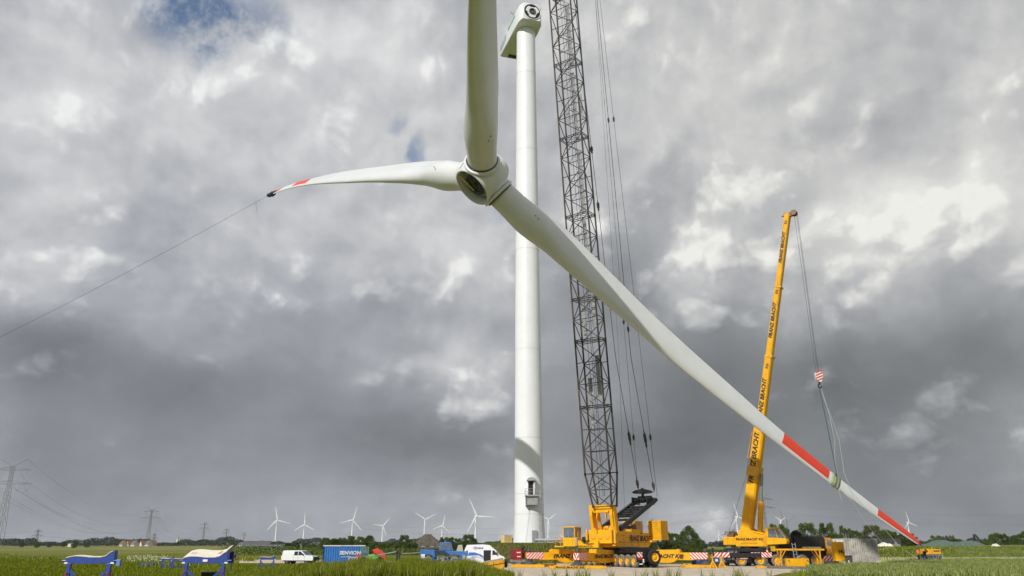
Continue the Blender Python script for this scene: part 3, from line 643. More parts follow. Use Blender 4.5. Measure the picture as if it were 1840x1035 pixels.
# walkway panels and cables inside the boom
wk = mat('walkway_mesh', (.30, .31, .32), .6, var=.2)
for s0, s1, off, dd in ((6, 13, -.9, -.7), (19, 23, -.9, -.6), (28, 36, .3, -.5), (37, 47, .4, -.5), (48.5, 60, .3, -.5), (61, 72, .4, -.5), (73, 84, .4, -.5), (30, 34, -1.2, -.7), (52, 55, -1.1, -.7), (10, 16, .5, -.6), (20, 27, .6, -.6), (52, 56, 1.2, -.7)):
    mb = MB(); a = B1+bd*s0+ba*off+bb_*dd; b = B1+bd*s1+ba*off+bb_*dd; mb.bar(a, b, .62, .04, up=bb_); o = mb.build('walkway_panel', wk, crane); o.location = -Vector(O1)
mb = MB()
for off, dd in ((.15, .2), (.35, .1), (-.3, .3)): mb.tube(B1+ba*off+bb_*dd-bd*3, B1+ba*off+bb_*dd+bd*110, .03, 4)
o = mb.build('hoist_rope', ROPE, crane); o.location = -Vector(O1)
# derrick A-frame, black ---------------------------------------------------
mb = MB(); tipu, tipz = -11.2, 9.0; bu, bz = .9, 4.7
for y in (-1.45, 1.45): mb.bar((bu, y, bz), (tipu, y, tipz), .34, .62)
S1(mb, 'mast_beam', BLK, .02)
mb = MB()
for t in (.3, .42, .5, .58, .66, .74): mb.tube((bu+(tipu-bu)*t, -1.4, bz+(tipz-bz)*t), (bu+(tipu-bu)*t, 1.4, bz+(tipz-bz)*t), .17, 8)
mb.bar((bu+(tipu-bu)*.45, -1.3, bz+(tipz-bz)*.45), (bu+(tipu-bu)*.75, 1.3, bz+(tipz-bz)*.75), .2, .2); mb.bar((bu+(tipu-bu)*.45, 1.3, bz+(tipz-bz)*.45), (bu+(tipu-bu)*.75, -1.3, bz+(tipz-bz)*.75), .2, .2)
S1(mb, 'mast_tie', BLK)
mb = MB()
for k in range(9): mb.lathe([(.42, -.05), (.5, 0), (.42, .05)], (tipu+.5, -1.0+k*.25, tipz+.1), (0, 1, 0), 18)
for k in range(7): mb.lathe([(.3, -.05), (.36, 0), (.3, .05)], (tipu+2.2, -.8+k*.25, tipz-.2), (0, 1, 0), 16)
mb.bb(tipu-.2, tipu+2.6, -1.2, -1.1, tipz-.7, tipz+.3); mb.bb(tipu-.2, tipu+2.6, 1.1, 1.2, tipz-.7, tipz+.3); mb.tube((tipu, -1.7, tipz), (tipu, 1.7, tipz), .22, 12)
S1(mb, 'mast_head_sheaves', BLK)
mb = MB(); mb.prism([(-1.7, .15), (-1.2, .42), (0, .65), (1.2, .42), (1.7, .15), (1.3, -.02), (0, -.12), (-1.3, -.02)], (tipu+.6, -.3, tipz+.95), (0, 1, 0), (0, 0, 1), (1, 0, 0), .5); mb.tube((tipu+.6, -.3, tipz+.4), (tipu+.6, -.3, tipz+1.7), .2, 8); S1(mb, 'spreader_beam', BLK, .03)
mb = MB()
for k in range(12): mb.tube((tipu+.4+.02*k, -1.1+k*.2, tipz-.4), (-5.2-.14*k, -1.1+k*.2, 4.5), .022, 4)
S1(mb, 'luffing_rope', mat('bright_rope', (.35, .34, .32), .5, metal=.3))
mb = MB(); mb.lathe([(.62, -1.1), (.62, -1.0), (.42, -.98), (.42, .98), (.62, 1.0), (.62, 1.1)], (-4.4, 0, 4.85), (0, 1, 0), 22); S1(mb, 'winch_drum', DKGR)
# counterweights
for sd_ in (1, -1):
    for k in range(10):
        mb = MB(); a = .0 if k % 2 == 0 else .04
        mb.bb(-11.5-a, -9.0+a*.5, sd_*.95, sd_*2.98, 3.35+k*.268, 3.35+k*.268+.232); S1(mb, 'counterweight_slab', YEL, .02)
    mb = MB(); mb.bb(-11.4, -9.1, sd_*1.05, sd_*2.88, 3.4, 5.95); S1(mb, 'counterweight_core', YEL)
    for yy in (1.3, 2.6): mb = MB(); mb.tube((-10.0, sd_*yy, 6.0), (-10.0, sd_*yy, 6.18), .12, 8); S1(mb, 'lifting_lug', YEL2)
mb = MB(); mb.bb(-9.6, -7.9, -2.0, 2.0, 3.05, 3.3); S1(mb, 'counterweight_tray', YEL)
# operator cab on its arm
mb = MB(); c0, c1, d0_, d1_ = 6.0, 7.7, -3.35, -1.6; z0, z1 = 2.55, 4.95
mb.bb(c0, c1, d0_, d1_, z0, 3.6); mb.bb(c0-.05, c1+.08, d0_-.05, d1_+.05, z1-.12, z1)
for x, y in ((c0+.05, d0_+.05), (c1-.05, d0_+.05), (c0+.05, d1_-.05), (c1-.05, d1_-.05), ((c0+c1)/2, d1_-.04)): mb.bb(x-.06, x+.06, y-.06, y+.06, 3.6, z1-.1)
cab = S1(mb, 'cab', YEL, .015)
mb = MB(); mb.bb(c1-.06, c1-.03, d0_+.12, d1_-.12, 3.62, z1-.15); mb.bb(c0+.1, c1-.1, d1_-.06, d1_-.03, 3.62, z1-.15); mb.bb(c0+.1, c1-.1, d0_+.03, d0_+.06, 3.62, z1-.15); S1(mb, 'cab_window', mat('cab_glass', (.12, .16, .20), .08, var=.3, spec=.8))
mb = MB(); mb.box((c0+.6, d1_-.9, 3.7), (.5, .5, .9), ry=.1); mb.box((c0+.95, d1_-.9, 3.45), (.6, .5, .15)); S1(mb, 'cab_seat', mat('seat_blue', (.02, .04, .16), .8))
mb = MB(); mb.box((c1-.2, d1_+.1, 3.15), (.35, .06, 1.0)); S1(mb, 'cab_mirror', WHT)
mb = MB(); mb.prism([(0, -.35), (2.4, -.35), (3.0, -.35), (3.0, .45), (2.75, .4), (2.3, .02), (1.5, -.08), (.8, .1), (.4, .45), (0, .55)], (7.0, -1.55, 2.75), (0, 1, 0), (0, 0, 1), (1, 0, 0), .35)
mb.prism([(0, -.35), (2.6, -.35), (2.6, 0), (0, 0)], (3.6, -1.4, 2.8), (1, 0, 0), (0, 0, 1), (0, -1, 0), .4); S1(mb, 'cab_arm', YEL, .02)
ftext('FRANZ BRACHT KG', .24, (7.19, -.45, 2.55), (0, 1, 0), (0, 0, 1), LET, crane, O1, CA, bold=.01)
mb = MB(); mb.bb(5.6, 7.4, -4.8, -3.45, 2.45, 2.6)
for x, y in ((7.3, -4.7), (7.3, -4.0), (7.3, -3.5), (5.7, -4.7)): mb.tube((x, y, 2.6), (x, y, 3.65), .035)
for z in (3.1, 3.65): mb.tube((7.3, -4.7, z), (7.3, -3.5, z), .03); mb.tube((7.3, -4.7, z), (5.7, -4.7, z), .03)
S1(mb, 'cab_platform', YEL2)
for y in (-2.1, 2.0):
    mb = MB(); mb.bar((3.6, y, 2.9), (3.6, y, 4.6), .12, .25); mb.tube((3.6, y, 4.6), (3.6, y, 5.0), .04); mb.tube((3.6, y, 4.3), (1.0, y, 4.3), .03); mb.tube((3.6, y, 3.7), (1.0, y, 3.7), .03); S1(mb, 'handrail', YEL2)
mb = MB(); mb.bb(1.8, 3.8, 1.72, 2.15, 2.6, 2.75); S1(mb, 'access_step', YEL2)
# carrier -------------------------------------------------------------------
CR = math.atan2(-.93, .36); O2 = (SX+.55, SY, 0)
def S2_(mb, name, mats, bevel=0.0, parent=None): return put(mb, name, mats, crane, O2, CR, bevel)
mb = MB(); mb.bb(-9.5, 7.6, -1.1, 1.1, .95, 1.95); mb.bb(1.2, 7.7, -1.62, 1.62, 1.75, 2.02); mb.bb(7.5, 7.72, -1.62, 1.62, .75, 2.0); mb.bb(3.0, 7.4, -1.3, 1.3, 2.02, 2.2)
mb.tube((3.5, -1.4, 2.25), (3.5, 1.0, 2.25), .25, 10); mb.tube((5.5, -1.2, 2.25), (5.5, 1.3, 2.25), .2, 10)
S2_(mb, 'carrier_frame', BLK, .02)
def wheel(cx, cy, cz, ax, r, w, root, O, rz, rim=YEL, tyre=RUBD, name='wheel'):
    """one wheel: tyre with rim as its sub-part; ax is the axle direction pointing outwards"""
    ax = Vector(ax); p = Vector((cx, cy, cz))
    mb = MB(); mb.lathe([(r*.56, -w/2), (r*.8, -w/2), (r*.95, -w*.42), (r, -w*.22), (r, w*.22), (r*.95, w*.42), (r*.8, w/2), (r*.57, w/2), (r*.55, w*.3)], p, ax, 28, cap=False)
    t = put(mb, name, tyre, root, O, rz)
    mb = MB(); mb.lathe([(r*.57, w*.47), (r*.50, w*.36), (r*.36, w*.10), (r*.3, w*.1), (r*.28, w*.33), (r*.18, w*.36), (.01, w*.36)], p, ax, 20, cap=False)
    for k in range(8):
        a = Vector((0, 0, 1)) if abs(ax.z) < .9 else Vector((1, 0, 0)); b = ax.cross(a); q = p+(a*math.cos(k*math.pi/4)+b*math.sin(k*math.pi/4))*r*.42+ax*w*.12; mb.tube(q, q+ax*.06, r*.04, 5)
    ri = put(mb, 'rim', rim, root, O, rz); ri.parent = t
    return t
for d in (6.75, 5.15, 3.5, 1.9):
    wheel(d, -1.38, .79, (0, -1, 0), .79, .5, crane, O2, CR); wheel(d, 1.38, .79, (0, 1, 0), .79, .5, crane, O2, CR)
for d in (-9.0, -7.4, -5.6, -4.0):
    wheel(d, -1.38, .79, (0, -1, 0), .79, .5, crane, O2, CR); wheel(d, 1.38, .79, (0, 1, 0), .79, .5, crane, O2, CR)
wheel(8.05, .62, 1.28, (1, 0, 0), .89, .5, crane, O2, CR, tyre=RUB, name='spare_wheel')
sw, sr = mat('stripe_white', (.78, .76, .74), .5), mat('stripe_red', (.62, .05, .04), .5)
mb = MB(); stripes(mb, (7.74, -1.62, 1.25), (0, 1, 0), (0, 0, 1), .75, .62, 3, 0, 1, flip=True); stripes(mb, (7.74, 1.05, 1.3), (0, 1, 0), (0, 0, 1), .6, .62, 3, 0, 1); S2_(mb, 'warning_panel', [sw, sr])
mb = MB(); mb.bb(7.73, 7.78, -1.5, -.9, 1.02, 1.2); mb.bb(7.73, 7.78, .95, 1.5, 1.02, 1.2); S2_(mb, 'tail_light', mat('tail_red', (.45, .02, .02), .3))
mb = MB()
for y, z in ((-.75, .95), (-.75, .72), (1.45, .9), (1.45, .68)): mb.lathe([(.11, 0), (.12, .05), (.05, .08)], (7.74, y, z), (1, 0, 0), 14)
mb.bb(7.74, 7.76, -1.35, -.85, .42, .55); S2_(mb, 'reverse_lamp', WHT)
# outriggers ------------------------------------------------------------------
def outrigger(ex, ey, side, label_txt, box_end, bevel_round=False, chevron=False, st0=None, tside=None, ts=8):
    d = Vector((ex-O2[0], ey-O2[1], 0)); L = d.length; a = math.atan2(d.y, d.x); O = O2
    mb = MB(); e = box_end
    if bevel_round:
        poly = [(2.2, .62), (e-1.6, .5), (e-.9, .62), (e-.3, 1.05), (e, 1.55), (e, 2.05), (e-.4, 2.15), (2.2, 2.05)]
    else: poly = [(2.2, .62), (e-1.9, .5), (e-1.2, .62), (e, 1.72), (e, 2.1), (e-.3, 2.18), (2.2, 2.02)]
    mb.prism(poly, (0, 0, 0), (1, 0, 0), (0, 0, 1), (0, 1, 0), 1.0)
    mb.prism([(e-.15, 1.62), (e-.15, 2.2), (e-.4, 2.22), (e-.4, 1.5)], (0, 0, 0), (1, 0, 0), (0, 0, 1), (0, 1, 0), 1.04)
    arm = put(mb, 'outrigger', YEL, crane, O, a, .03)
    mb = MB(); mb.prism([(e-1.5, .9), (L-1.6, .88), (L-.7, 1.12), (L+.3, 1.12), (L+.3, 1.78), (e-1.5, 1.8)], (0, 0, 0), (1, 0, 0), (0, 0, 1), (0, 1, 0), .72)
    bm = put(mb, 'outrigger_beam', YEL, crane, O, a, .02); bm.parent = arm
    mb = MB(); mb.tube((L-.05, 0, .95), (L-.05, 0, 1.95), .24, 14); mb.lathe([(.9, .33), (.9, .42), (.55, .62), (.32, .98), (.22, 1.0)], (L-.05, 0, 0), (0, 0, 1), 20)
    mb.lathe([(.26, 1.9), (.3, 2.0), (.2, 2.25), (.0, 2.3)], (L-.05, 0, 0), (0, 0, 1), 12)
    jk = put(mb, 'jack_foot', DKGR, crane, O, a); jk.parent = arm
    s0 = st0 or L-1.9
    mb = MB(); sy = side*.375
    if side < 0: stripes(mb, (s0, sy, 1.0), (1, 0, 0), (0, 0, 1), L+.28-s0, .8, 7, 0, 1, flip=(d.x > 0))
    else: stripes(mb, (L+.28, sy, 1.0), (-1, 0, 0), (0, 0, 1), L+.28-s0, .8, 7, 0, 1, flip=(d.x > 0))
    if chevron:
        for s_, fl_ in ((-1, True), (1, False)): stripes(mb, (L+.32, -.36 if s_ < 0 else 0, 1.0), (0, 1, 0), (0, 0, 1), .36, .8, 2, 0, 1, slant=.5, flip=fl_)
    st = put(mb, 'warning_stripes', [sw, sr], crane, O, a); st.parent = arm
    if label_txt:
        xd = (1, 0, 0) if side < 0 else (-1, 0, 0)
        t = ftext(label_txt, .62, (tside, side*.515, 1.32), xd, (0, 0, 1), LET, crane, O, a, shear=.3, bold=.03, sx=1.15); t.parent = arm
    return a, L
outrigger(2.15, 105.6, +1, 'FRANZ BRACHT', 9.5, tside=6.6)
outrigger(7.9, 98.6, +1, 'FRANZ BRACHT', 7.6, chevron=True, tside=5.3)
outrigger(24.6, 103.2, -1, 'FRANZ BRACHT KG', 8.5, bevel_round=True, tside=5.6)
outrigger(20.2, 118.4, -1, None, 8.5)
# rope lines up to the mast of the boom
mb = MB()
def rope(mb, a, b, r=.035, n=5): mb.tube(a, b, r, n, caps=False)
ends = [((1148, 884, 115.5), (1106, 640, 112), (1033, 8, 104)), ((1147, 884, 115.5), (1126, 640, 113), (1070, 0, 108)), ((1176, 884, 115), (1133.5, 640, 112), (1073, 0, 106)), ((1181, 892, 115), (1152, 640, 112), (1078, 0, 106)), ((1123, 930, 111.5), (1112, 640, 110), (1070, 0, 107))]
knots = []
for i, (p, q, r) in enumerate(ends):
    a, b, c = PT(*p), PT(*q), PT(*r)
    mb2 = MB(); rad = (.045, .025, .045, .03, .018)[i]
    rope(mb2, a, b, rad); rope(mb2, b, c, rad); rope(mb2, c, c+(c-b)*.8, rad); o = mb2.build('pendant_rope', ROPE, crane); o.location = -Vector(O1)
def onrope(i, py):
    p, q, r = ends[i]; a, b, c = PT(*p), PT(*q), PT(*r)
    seg = (a, b) if py > 640 else (b, c)
    best = min((seg[0].lerp(seg[1], k/400) for k in range(401)), key=lambda P: abs(517-FPX*(-(P.y)*ST+(P.z-CZ)*CT)/(P.y*CT+(P.z-CZ)*ST)-py))
    return best, (seg[1]-seg[0]).normalized()
for i, py, ln in ((0, 785, 2.6), (2, 788, 2.8), (0, 868, 1.6), (2, 872, 1.4), (1, 785, 1.0), (3, 785, 1.0), (0, 370, 1.8), (0, 268, 1.5), (2, 215, 1.0), (3, 213, 1.0), (2, 590, 1.0), (3, 575, .9), (1, 578, .8)):
    P, D = onrope(i, py); mb = MB(); mb.lathe([(.05, -ln/2), (.16, -ln*.35), (.10, -ln*.1), (.19, ln*.1), (.08, ln*.35), (.05, ln/2)], P, D, 8); mb.bar(P-D*ln*.2, P+D*ln*.25, .42 if ln > 1.2 else .3, .12)
    o = mb.build('rope_socket', ROPE, crane); o.location = -Vector(O1)
# steel mats under the feet (things of their own)
def mats_(name, label, X0, X1, Y0, Y1, h, rz=0.0, group='yellow steel mats under the crane feet', z=0.04):
    mb = MB(); w, d = X1-X0, Y1-Y0
    mb.box((0, 0, z+h/2), (w, d, h)); 
    for k in (-.33, 0, .33): mb.box((w*k, 0, z+h+.01), (.05, d*.96, .03))
    o = thing(name, label, 'steel mat', ((X0+X1)/2, (Y0+Y1)/2, 0), rz, group); mb.build('mat_plate', YEL, o, .02)
    mb = MB()
    for sx in (-1, 1):
        for sy in (-1, 1): mb = MB(); mb.lathe([(.09, 0), (.11, .06), (.05, .1)], (sx*(w/2-.25), sy*(d/2-.2), z+h), (0, 0, 1), 10); mb.build('lifting_eye', DKGR, o)
    return o
mats_('support_mat', 'yellow steel mat under the left foot, beside the red cabinet', -.05, 4.1, 103.0, 106.6, .3)
mats_('support_mat', 'shorter yellow mat tucked behind the left crane foot mat', 3.0, 5.9, 106.8, 109.5, .3)
m2 = mats_('support_mat', 'long yellow lettered steel mat under the front crane foot', 4.5, 11.2, 96.9, 99.9, .3, z=.05)
text('FRANZ BRACHT KG', .27, (-1.0, -1.512, .20), (1, 0, 0), (0, 0, 1), LET, m2, bold=.012, sx=1.4)
mats_('support_mat', 'yellow steel mat under the right foot, left of the jack stands', 21.5, 25.4, 101.4, 104.4, .3)
# ---------------------------------------------------------------- telescopic crane
TXc, TYc = 32.1, 110.0
tel = thing('telescopic_crane', 'yellow telescopic truck crane with a tall slanting box boom', 'crane', (TXc, TYc, 0)); O3 = (TXc, TYc, 0)
FA = math.atan2(-.60, .80)   # local x = forward, local -y faces the camera side
def T1(mb, name, mats, bevel=0.0): return put(mb, name, mats, tel, O3, FA, bevel)
bw = Vector((8.5, -6.35, 44.7)); BL = bw.length; bh = math.hypot(bw.x, bw.y)
# boom in local frame: leans forward by angle
bdir = Vector((bh/BL, 0, bw.z/BL)); bn = Vector((bdir.z, 0, -bdir.x)); by = Vector((0, 1, 0)); bo = Vector((-.1, 0, 3.8))
def bsec(s0, s1, d, w, name='boom_section'):
    mb = MB(); vs = []
    for s_ in (s0, s1):
        c = bo+bdir*s_
        # rounded lower side
        for x, y in ((-.5, -.5), (.32, -.5), (.46, -.36), (.5, 0), (.46, .36), (.32, .5), (-.5, .5)): vs.append(c+bn*(x*d)+by*(y*w))
    n = 7; mb.add(vs, [tuple(range(n))[::-1], tuple(range(n, 2*n))]+[(i, (i+1) % n, n+(i+1) % n, n+i) for i in range(n)])
    return T1(mb, name, YEL, .015)
SECS = [(0, 15.2, 1.45, 1.5), (15.2, 25.0, 1.0, 1.25), (25.0, 35.2, .88, 1.12), (35.2, 46.2, .76, 1.0)]
for s0, s1, d, w in SECS: bsec(s0, s1, d, w)
for s_, d, w, h in ((15.0, 1.6, 1.62, .35), (14.2, 1.55, 1.58, .12), (24.9, 1.12, 1.36, .3), (35.1, 1.0, 1.22, .26), (8.8, 1.62, 1.66, 1.3)):
    mb = MB(); c = bo+bdir*s_
    mb.prism([(-d/2, -w/2), (d/2, -w/2), (d/2, w/2), (-d/2, w/2)], c, bn, by, bn.cross(by), h); T1(mb, 'boom_collar', YEL2, .02)
for (s0, s1, d, w), sz, off in zip(SECS, (1.15, .95, .86, .78), (10.6, 3.6, 5.1, 5.8)):
    c = bo+bdir*(s0+off)+by*(-w/2-.012)-bn*d*.08
    ftext('FRANZ BRACHT', sz*.82, c, bdir, -bn, LET, tel, O3, FA, shear=.25, bold=.035, sx=1.0)
    c = bo+bdir*(s0+off+sz*4.9)+by*(-w/2-.012)-bn*d*.0
    ftext('KG', sz*.52, c, bdir, -bn, LET, tel, O3, FA, shear=.2, bold=.02)
mb = MB(); c = bo+bdir*45.9
mb.bar(c-bn*.3, c+bn*.9+bdir*.55, .6, .5, up=(0, 1, 0)); mb.bar(c-bn*.9, c-bn*.3+bdir*.2, .12, .3, up=(0, 1, 0)); mb.box(c-bn*.5+bdir*.35, (.3, .3, .4)); T1(mb, 'boom_head', mat('head_ochre', (.42, .24, .06), .6, var=.3))
for k in range(4):
    mb = MB(); mb.lathe([(.36, -.05), (.44, -.06), (.38, 0), (.44, .06), (.36, .05)], c+bn*.85+bdir*.5+by*(-.27+.18*k), by, 20); T1(mb, 'head_sheave', mat('sheave_brown', (.24, .13, .08), .5, var=.3))
mb = MB(); mb.box(bo+bdir*12.5+by*-.75, (.12, .1, .3)); mb.tube(bo+bdir*14+bn*-.95+by*-.5, bo+bdir*10.5+bn*-1.15+by*-.5, .04); mb.tube(bo+bdir*10.5+bn*-1.15+by*-.5, bo+bdir*10.5+bn*-.85+by*-.5, .04); mb.path([bo+bdir*14+bn*-.95+by*-.5, bo+bdir*14+bn*-.8+by*-.5], .04)
for s_ in (3.5, 5.0): mb.box(bo+bdir*s_+by*-.66-bn*.1, (.3, .06, .25))
T1(mb, 'cable_bracket', YEL2)
mb = MB(); p = bo+bdir*8.6+bn*.95; q = Vector((1.75, 0, 3.9)); mid = q.lerp(p, .55)
mb.tube(q, mid, .36, 18); T1(mb, 'lift_cylinder', YEL)
mb = MB(); mb.tube(mid, p, .22, 16); mb.tube(mid-(p-q).normalized()*.1, mid+(p-q).normalized()*.12, .3, 16, mi=0); T1(mb, 'cylinder_rod', mat('chrome_rod', (.32, .38, .38), .25, metal=.6))
# superstructure
mb = MB(); mb.bb(-1.2, 3.1, -1.42, 1.42, 2.52, 3.9); T1(mb, 'turntable_box', YEL, .04)
ftext('FRANZ BRACHT KG', .42, (.75, -1.435, 3.42), (1, 0, 0), (0, 0, 1), LET, tel, O3, FA, bold=.02, sx=.98)
ftext('ERWITTE (02943) 5050', .24, (.75, -1.435, 2.9), (1, 0, 0), (0, 0, 1), mat('brown_lettering', (.30, .13, .02), .6), tel, O3, FA, sx=.98)
mb = MB(); mb.prism([(-1.0, 3.9), (-.9, 4.75), (.5, 5.0), (1.2, 4.6), (3.0, 4.3), (3.1, 3.9)], (0, .75, 0), (1, 0, 0), (0, 0, 1), (0, 1, 0), .12); mb.prism([(-1.0, 3.9), (-.9, 4.6), (.4, 4.85), (1.2, 4.5), (3.0, 4.2), (3.1, 3.9)], (0, -.82, 0), (1, 0, 0), (0, 0, 1), (0, 1, 0), .12)
mb.bar((1.2, -.95, 4.45), (2.6, -.95, 4.1), .1, .18); T1(mb, 'boom_cradle', YEL, .02)
mb = MB(); mb.bb(-3.0, -1.25, -1.3, 1.3, 2.7, 3.75); T1(mb, 'rear_counterweight', YEL, .05)
mb = MB()
for k, y in enumerate((-.9, .1)): mb.lathe([(.42, -.3), (.42, -.27), (.3, -.25), (.3, .25), (.42, .27), (.42, .3)], (-1.9, y, 4.1), (0, 1, 0), 20)
T1(mb, 'winch', mat('winch_brown', (.20, .11, .05), .6, var=.4))
mb = MB()
for i in range(14):
    rnd = random.Random(i); x, y, z = rnd.uniform(-3, -1.0), rnd.uniform(-1.25, -.6), rnd.uniform(3.8, 4.7); mb.tube((x, y, z), (x+rnd.uniform(-.4, .4), y+rnd.uniform(-.2, .2), z+rnd.uniform(-.4, .3)), .05, 6)
T1(mb, 'hydraulic_hose', DKGR)
mb = MB(); mb.bb(2.6, 2.65, -1.5, -1.44, 2.6, 3.8); mb.bb(3.0, 3.05, -1.5, -1.44, 2.6, 3.8)
for z in (2.75, 3.05, 3.35, 3.65): mb.bb(2.6, 3.05, -1.5, -1.46, z, z+.05)
T1(mb, 'steps', YEL2)
stripe_m = [sw, sr]
mb = MB(); stripes(mb, (-3.02, 1.25, 2.75), (0, -1, 0), (0, 0, 1), .5, .5, 2, 0, 1); T1(mb, 'rear_stripes', stripe_m)
mb = MB(); mb.prism([(3.0, 2.75), (5.6, 2.85), (5.75, 3.2), (5.6, 3.55), (3.0, 3.65)], (0, -.85, 0), (1, 0, 0), (0, 0, 1), (0, 1, 0), 1.15)
mb.prism([(3.0, 3.65), (3.35, 3.65), (3.4, 4.75), (4.6, 4.75), (4.65, 4.9), (3.15, 4.95), (2.95, 4.7)], (0, -.85, 0), (1, 0, 0), (0, 0, 1), (0, 1, 0), 1.15)
mb.bar((4.62, -1.4, 4.8), (5.55, -1.4, 3.55), .07, .07); mb.bar((4.62, -.3, 4.8), (5.55, -.3, 3.55), .07, .07); mb.bar((4.3, -1.4, 4.8), (4.55, -1.4, 3.6), .08, .1)
T1(mb, 'crane_cab', YEL, .015)
cg = mat('cab_glass', (.12, .16, .20), .08)
mb = MB(); mb.prism([(3.4, 3.62), (4.5, 3.6), (4.25, 4.72), (3.42, 4.74)], (0, -1.38, 0), (1, 0, 0), (0, 0, 1), (0, 1, 0), .03); mb.prism([(4.62, 3.6), (5.5, 3.55), (4.65, 4.7), (4.4, 4.72)], (0, -1.38, 0), (1, 0, 0), (0, 0, 1), (0, 1, 0), .03)
mb.prism([(4.62, 3.6), (5.5, 3.55), (4.65, 4.7), (3.4, 4.72), (3.4, 3.62)], (0, -.33, 0), (1, 0, 0), (0, 0, 1), (0, 1, 0), .03); mb.add([(4.64, -1.36, 4.78), (5.56, -1.36, 3.55), (5.56, -.34, 3.55), (4.64, -.34, 4.78)], [(0, 1, 2, 3)]); T1(mb, 'cab_window', cg)
# hoist rope to the hook block
tipL = bo+bdir*46.2+bn*1.2+bdir*.3
M3 = Matrix.Rotation(FA, 3, 'Z'); tipW = M3 @ tipL+Vector(O3)
HK = PT(1471, 676, tipW.y+.4)
mb = MB()
for dx in (-.42, -.05, .1): rope(mb, tipW-Vector(O3)+Vector((dx*.9, 0, 0)), HK-Vector(O3)+Vector((dx*.7, 0, .3)), .022)
mb.build('hoist_rope', ROPE, tel)
mb = MB(); p = bo+bdir*8-bn*.95-by*.4; mb.path([M3 @ (Vector((-2.4, -.6, 4.3))), M3 @ (bo+bdir*8-bn*1.05-by*.3), M3 @ (bo+bdir*15-bn*.95-by*.3)], .02); mb.build('winch_rope', ROPE, tel)
hk = thing('hook_block', 'red and white striped hook block hanging over the lowest blade', 'hook block', HK)
mb = MB(); mb.prism([(-.42, -.35), (-.5, .3), (-.3, .62), (.3, .62), (.5, .3), (.42, -.35), (.2, -.75), (-.2, -.75)], (0, 0, 0), (1, 0, 0), (0, 0, 1), (0, 1, 0), .5, 0)
for k in range(4):
    z = -.75+k*.38; mb.prism([(-.44, z), (-.44, z+.19), (.44, z+.55), (.44, z+.36)], (0, -.262, 0), (1, 0, 0), (0, 0, 1), (0, -1, 0), .02, 1)
mb.build('block', [sw, sr], hk, .0)
mb = MB(); mb.tube((0, 0, -.7), (0, 0, -1.1), .12, 10); mb.path([Vector((.22*math.cos(t), 0, -1.3+.25*math.sin(t))) for t in np.linspace(1.6, 6.2, 12)], .09, 8); mb.build('hook', BLK, hk)
# slings from the hook to the guard on the blade, and hand lines
gc, ga, gcd, gtd, gch, gtk = blade_frame(2, .794)
hkb = HK+Vector((0, 0, -1.45))
def sag(a, b, s_, n=14): return [a.lerp(b, k/n)+Vector((0, 0, -s_*math.sin(math.pi*k/n))) for k in range(n+1)]
teal = mat('sling_teal', (.05, .12, .13), .8)
pole = max([gc+gcd*x+gtd*y for x, y in foil(gch, gtk, .1)], key=lambda p: p.z)
mb = MB(); mb.path(sag(hkb+Vector((-.1, 0, 0)), pole+Vector((0, -.1, .05)), 0), .065, 6)
S_ = [gc+gcd*x+gtd*y for x, y in foil(gch*1.03, gtk*1.1, .10)]
mb.path(S_+[S_[0]], .05, 5); mb.path([pole, pole+Vector((-.3, -.3, .2)), S_[5]], .05, 5)
tag(mb.build('blade_sling', teal), 'dark teal sling running from the hook block down round the guarded blade', 'sling')
mb = MB(); mb.path([hkb+Vector((.1, 0, 0)), PT(1489, 740, gc.y-.4), PT(1500, 790, gc.y-.4), PT(1500, 825, gc.y-.3), pole+Vector((.1, -.1, 0))], .03, 5)
tag(mb.build('safety_line', ROPW), 'pale line hanging slack beside the teal sling', 'rope', 'pale ropes round the low blade')
for i, (lab, ps) in enumerate([('pale hand line from the hook over the blade to the workers', [(1474, 700, 104.5), (1492, 745, 104), (1508, 790, 103), (1517, 850, 102.5), (1532, 885, 102.5), (1560, 918, 103), (1620, 985, 104), (1650, 1003, 104.5)]),
    ('pale rope slanting from under the blade guard to the grass', [(1500, 868, 103.6), (1533, 903, 103.5), (1560, 945, 104), (1598, 990, 105)]),
    ('short loose rope end dangling below the blade guard', [(1505, 874, 103.4), (1510, 890, 103.4), (1514, 903, 103.4)])]):
    mb = MB(); mb.path([PT(*p) for p in ps], .022, 4); tag(mb.build('hand_line', ROPW), lab, 'rope', 'pale ropes round the low blade')
# carrier
KA = math.atan2(-.13, .99); O4 = (TXc, TYc-.6, 0)
def K1(mb, name, mats, bevel=0.0): return put(mb, name, mats, tel, O4, KA, bevel)
mb = MB(); mb.bb(-3.3, 9.9, -1.1, 1.1, 1.0, 2.05); mb.bb(-3.2, 9.6, -1.42, 1.42, 1.85, 2.3); mb.bb(.4, 1.6, -1.45, -1.1, 1.1, 1.85); mb.lathe([(1.2, 2.3), (1.2, 2.52)], (0, .5, 0), (0, 0, 1), 24)
mb.bb(-3.4, -3.1, -1.4, 1.4, .8, 2.2); mb.bb(-2.9, -1.6, -1.5, -1.2, 1.2, 1.9); K1(mb, 'carrier_frame', BLK, .02)
for x in (-1.45, 1.0, 3.15, 6.4, 8.2):
    wheel(x, -1.22, .76, (0, -1, 0), .76, .46, tel, O4, KA); wheel(x, 1.22, .76, (0, 1, 0), .76, .46, tel, O4, KA)
mb = MB(); stripes(mb, (-.2, -1.52, 1.15), (1, 0, 0), (0, 0, 1), 1.15, .62, 4, 0, 1, flip=True); stripes(mb, (1.15, -1.52, 1.15), (1, 0, 0), (0, 0, 1), 1.35, .62, 5, 0, 1, flip=True); mb.prism([(0, 0), (.22, 0), (.22, 1.2), (0, 1.2)], (1.85, -1.5, 1.2), (1, 0, 0), (0, 0, 1), (0, -1, 0), .03, 0)
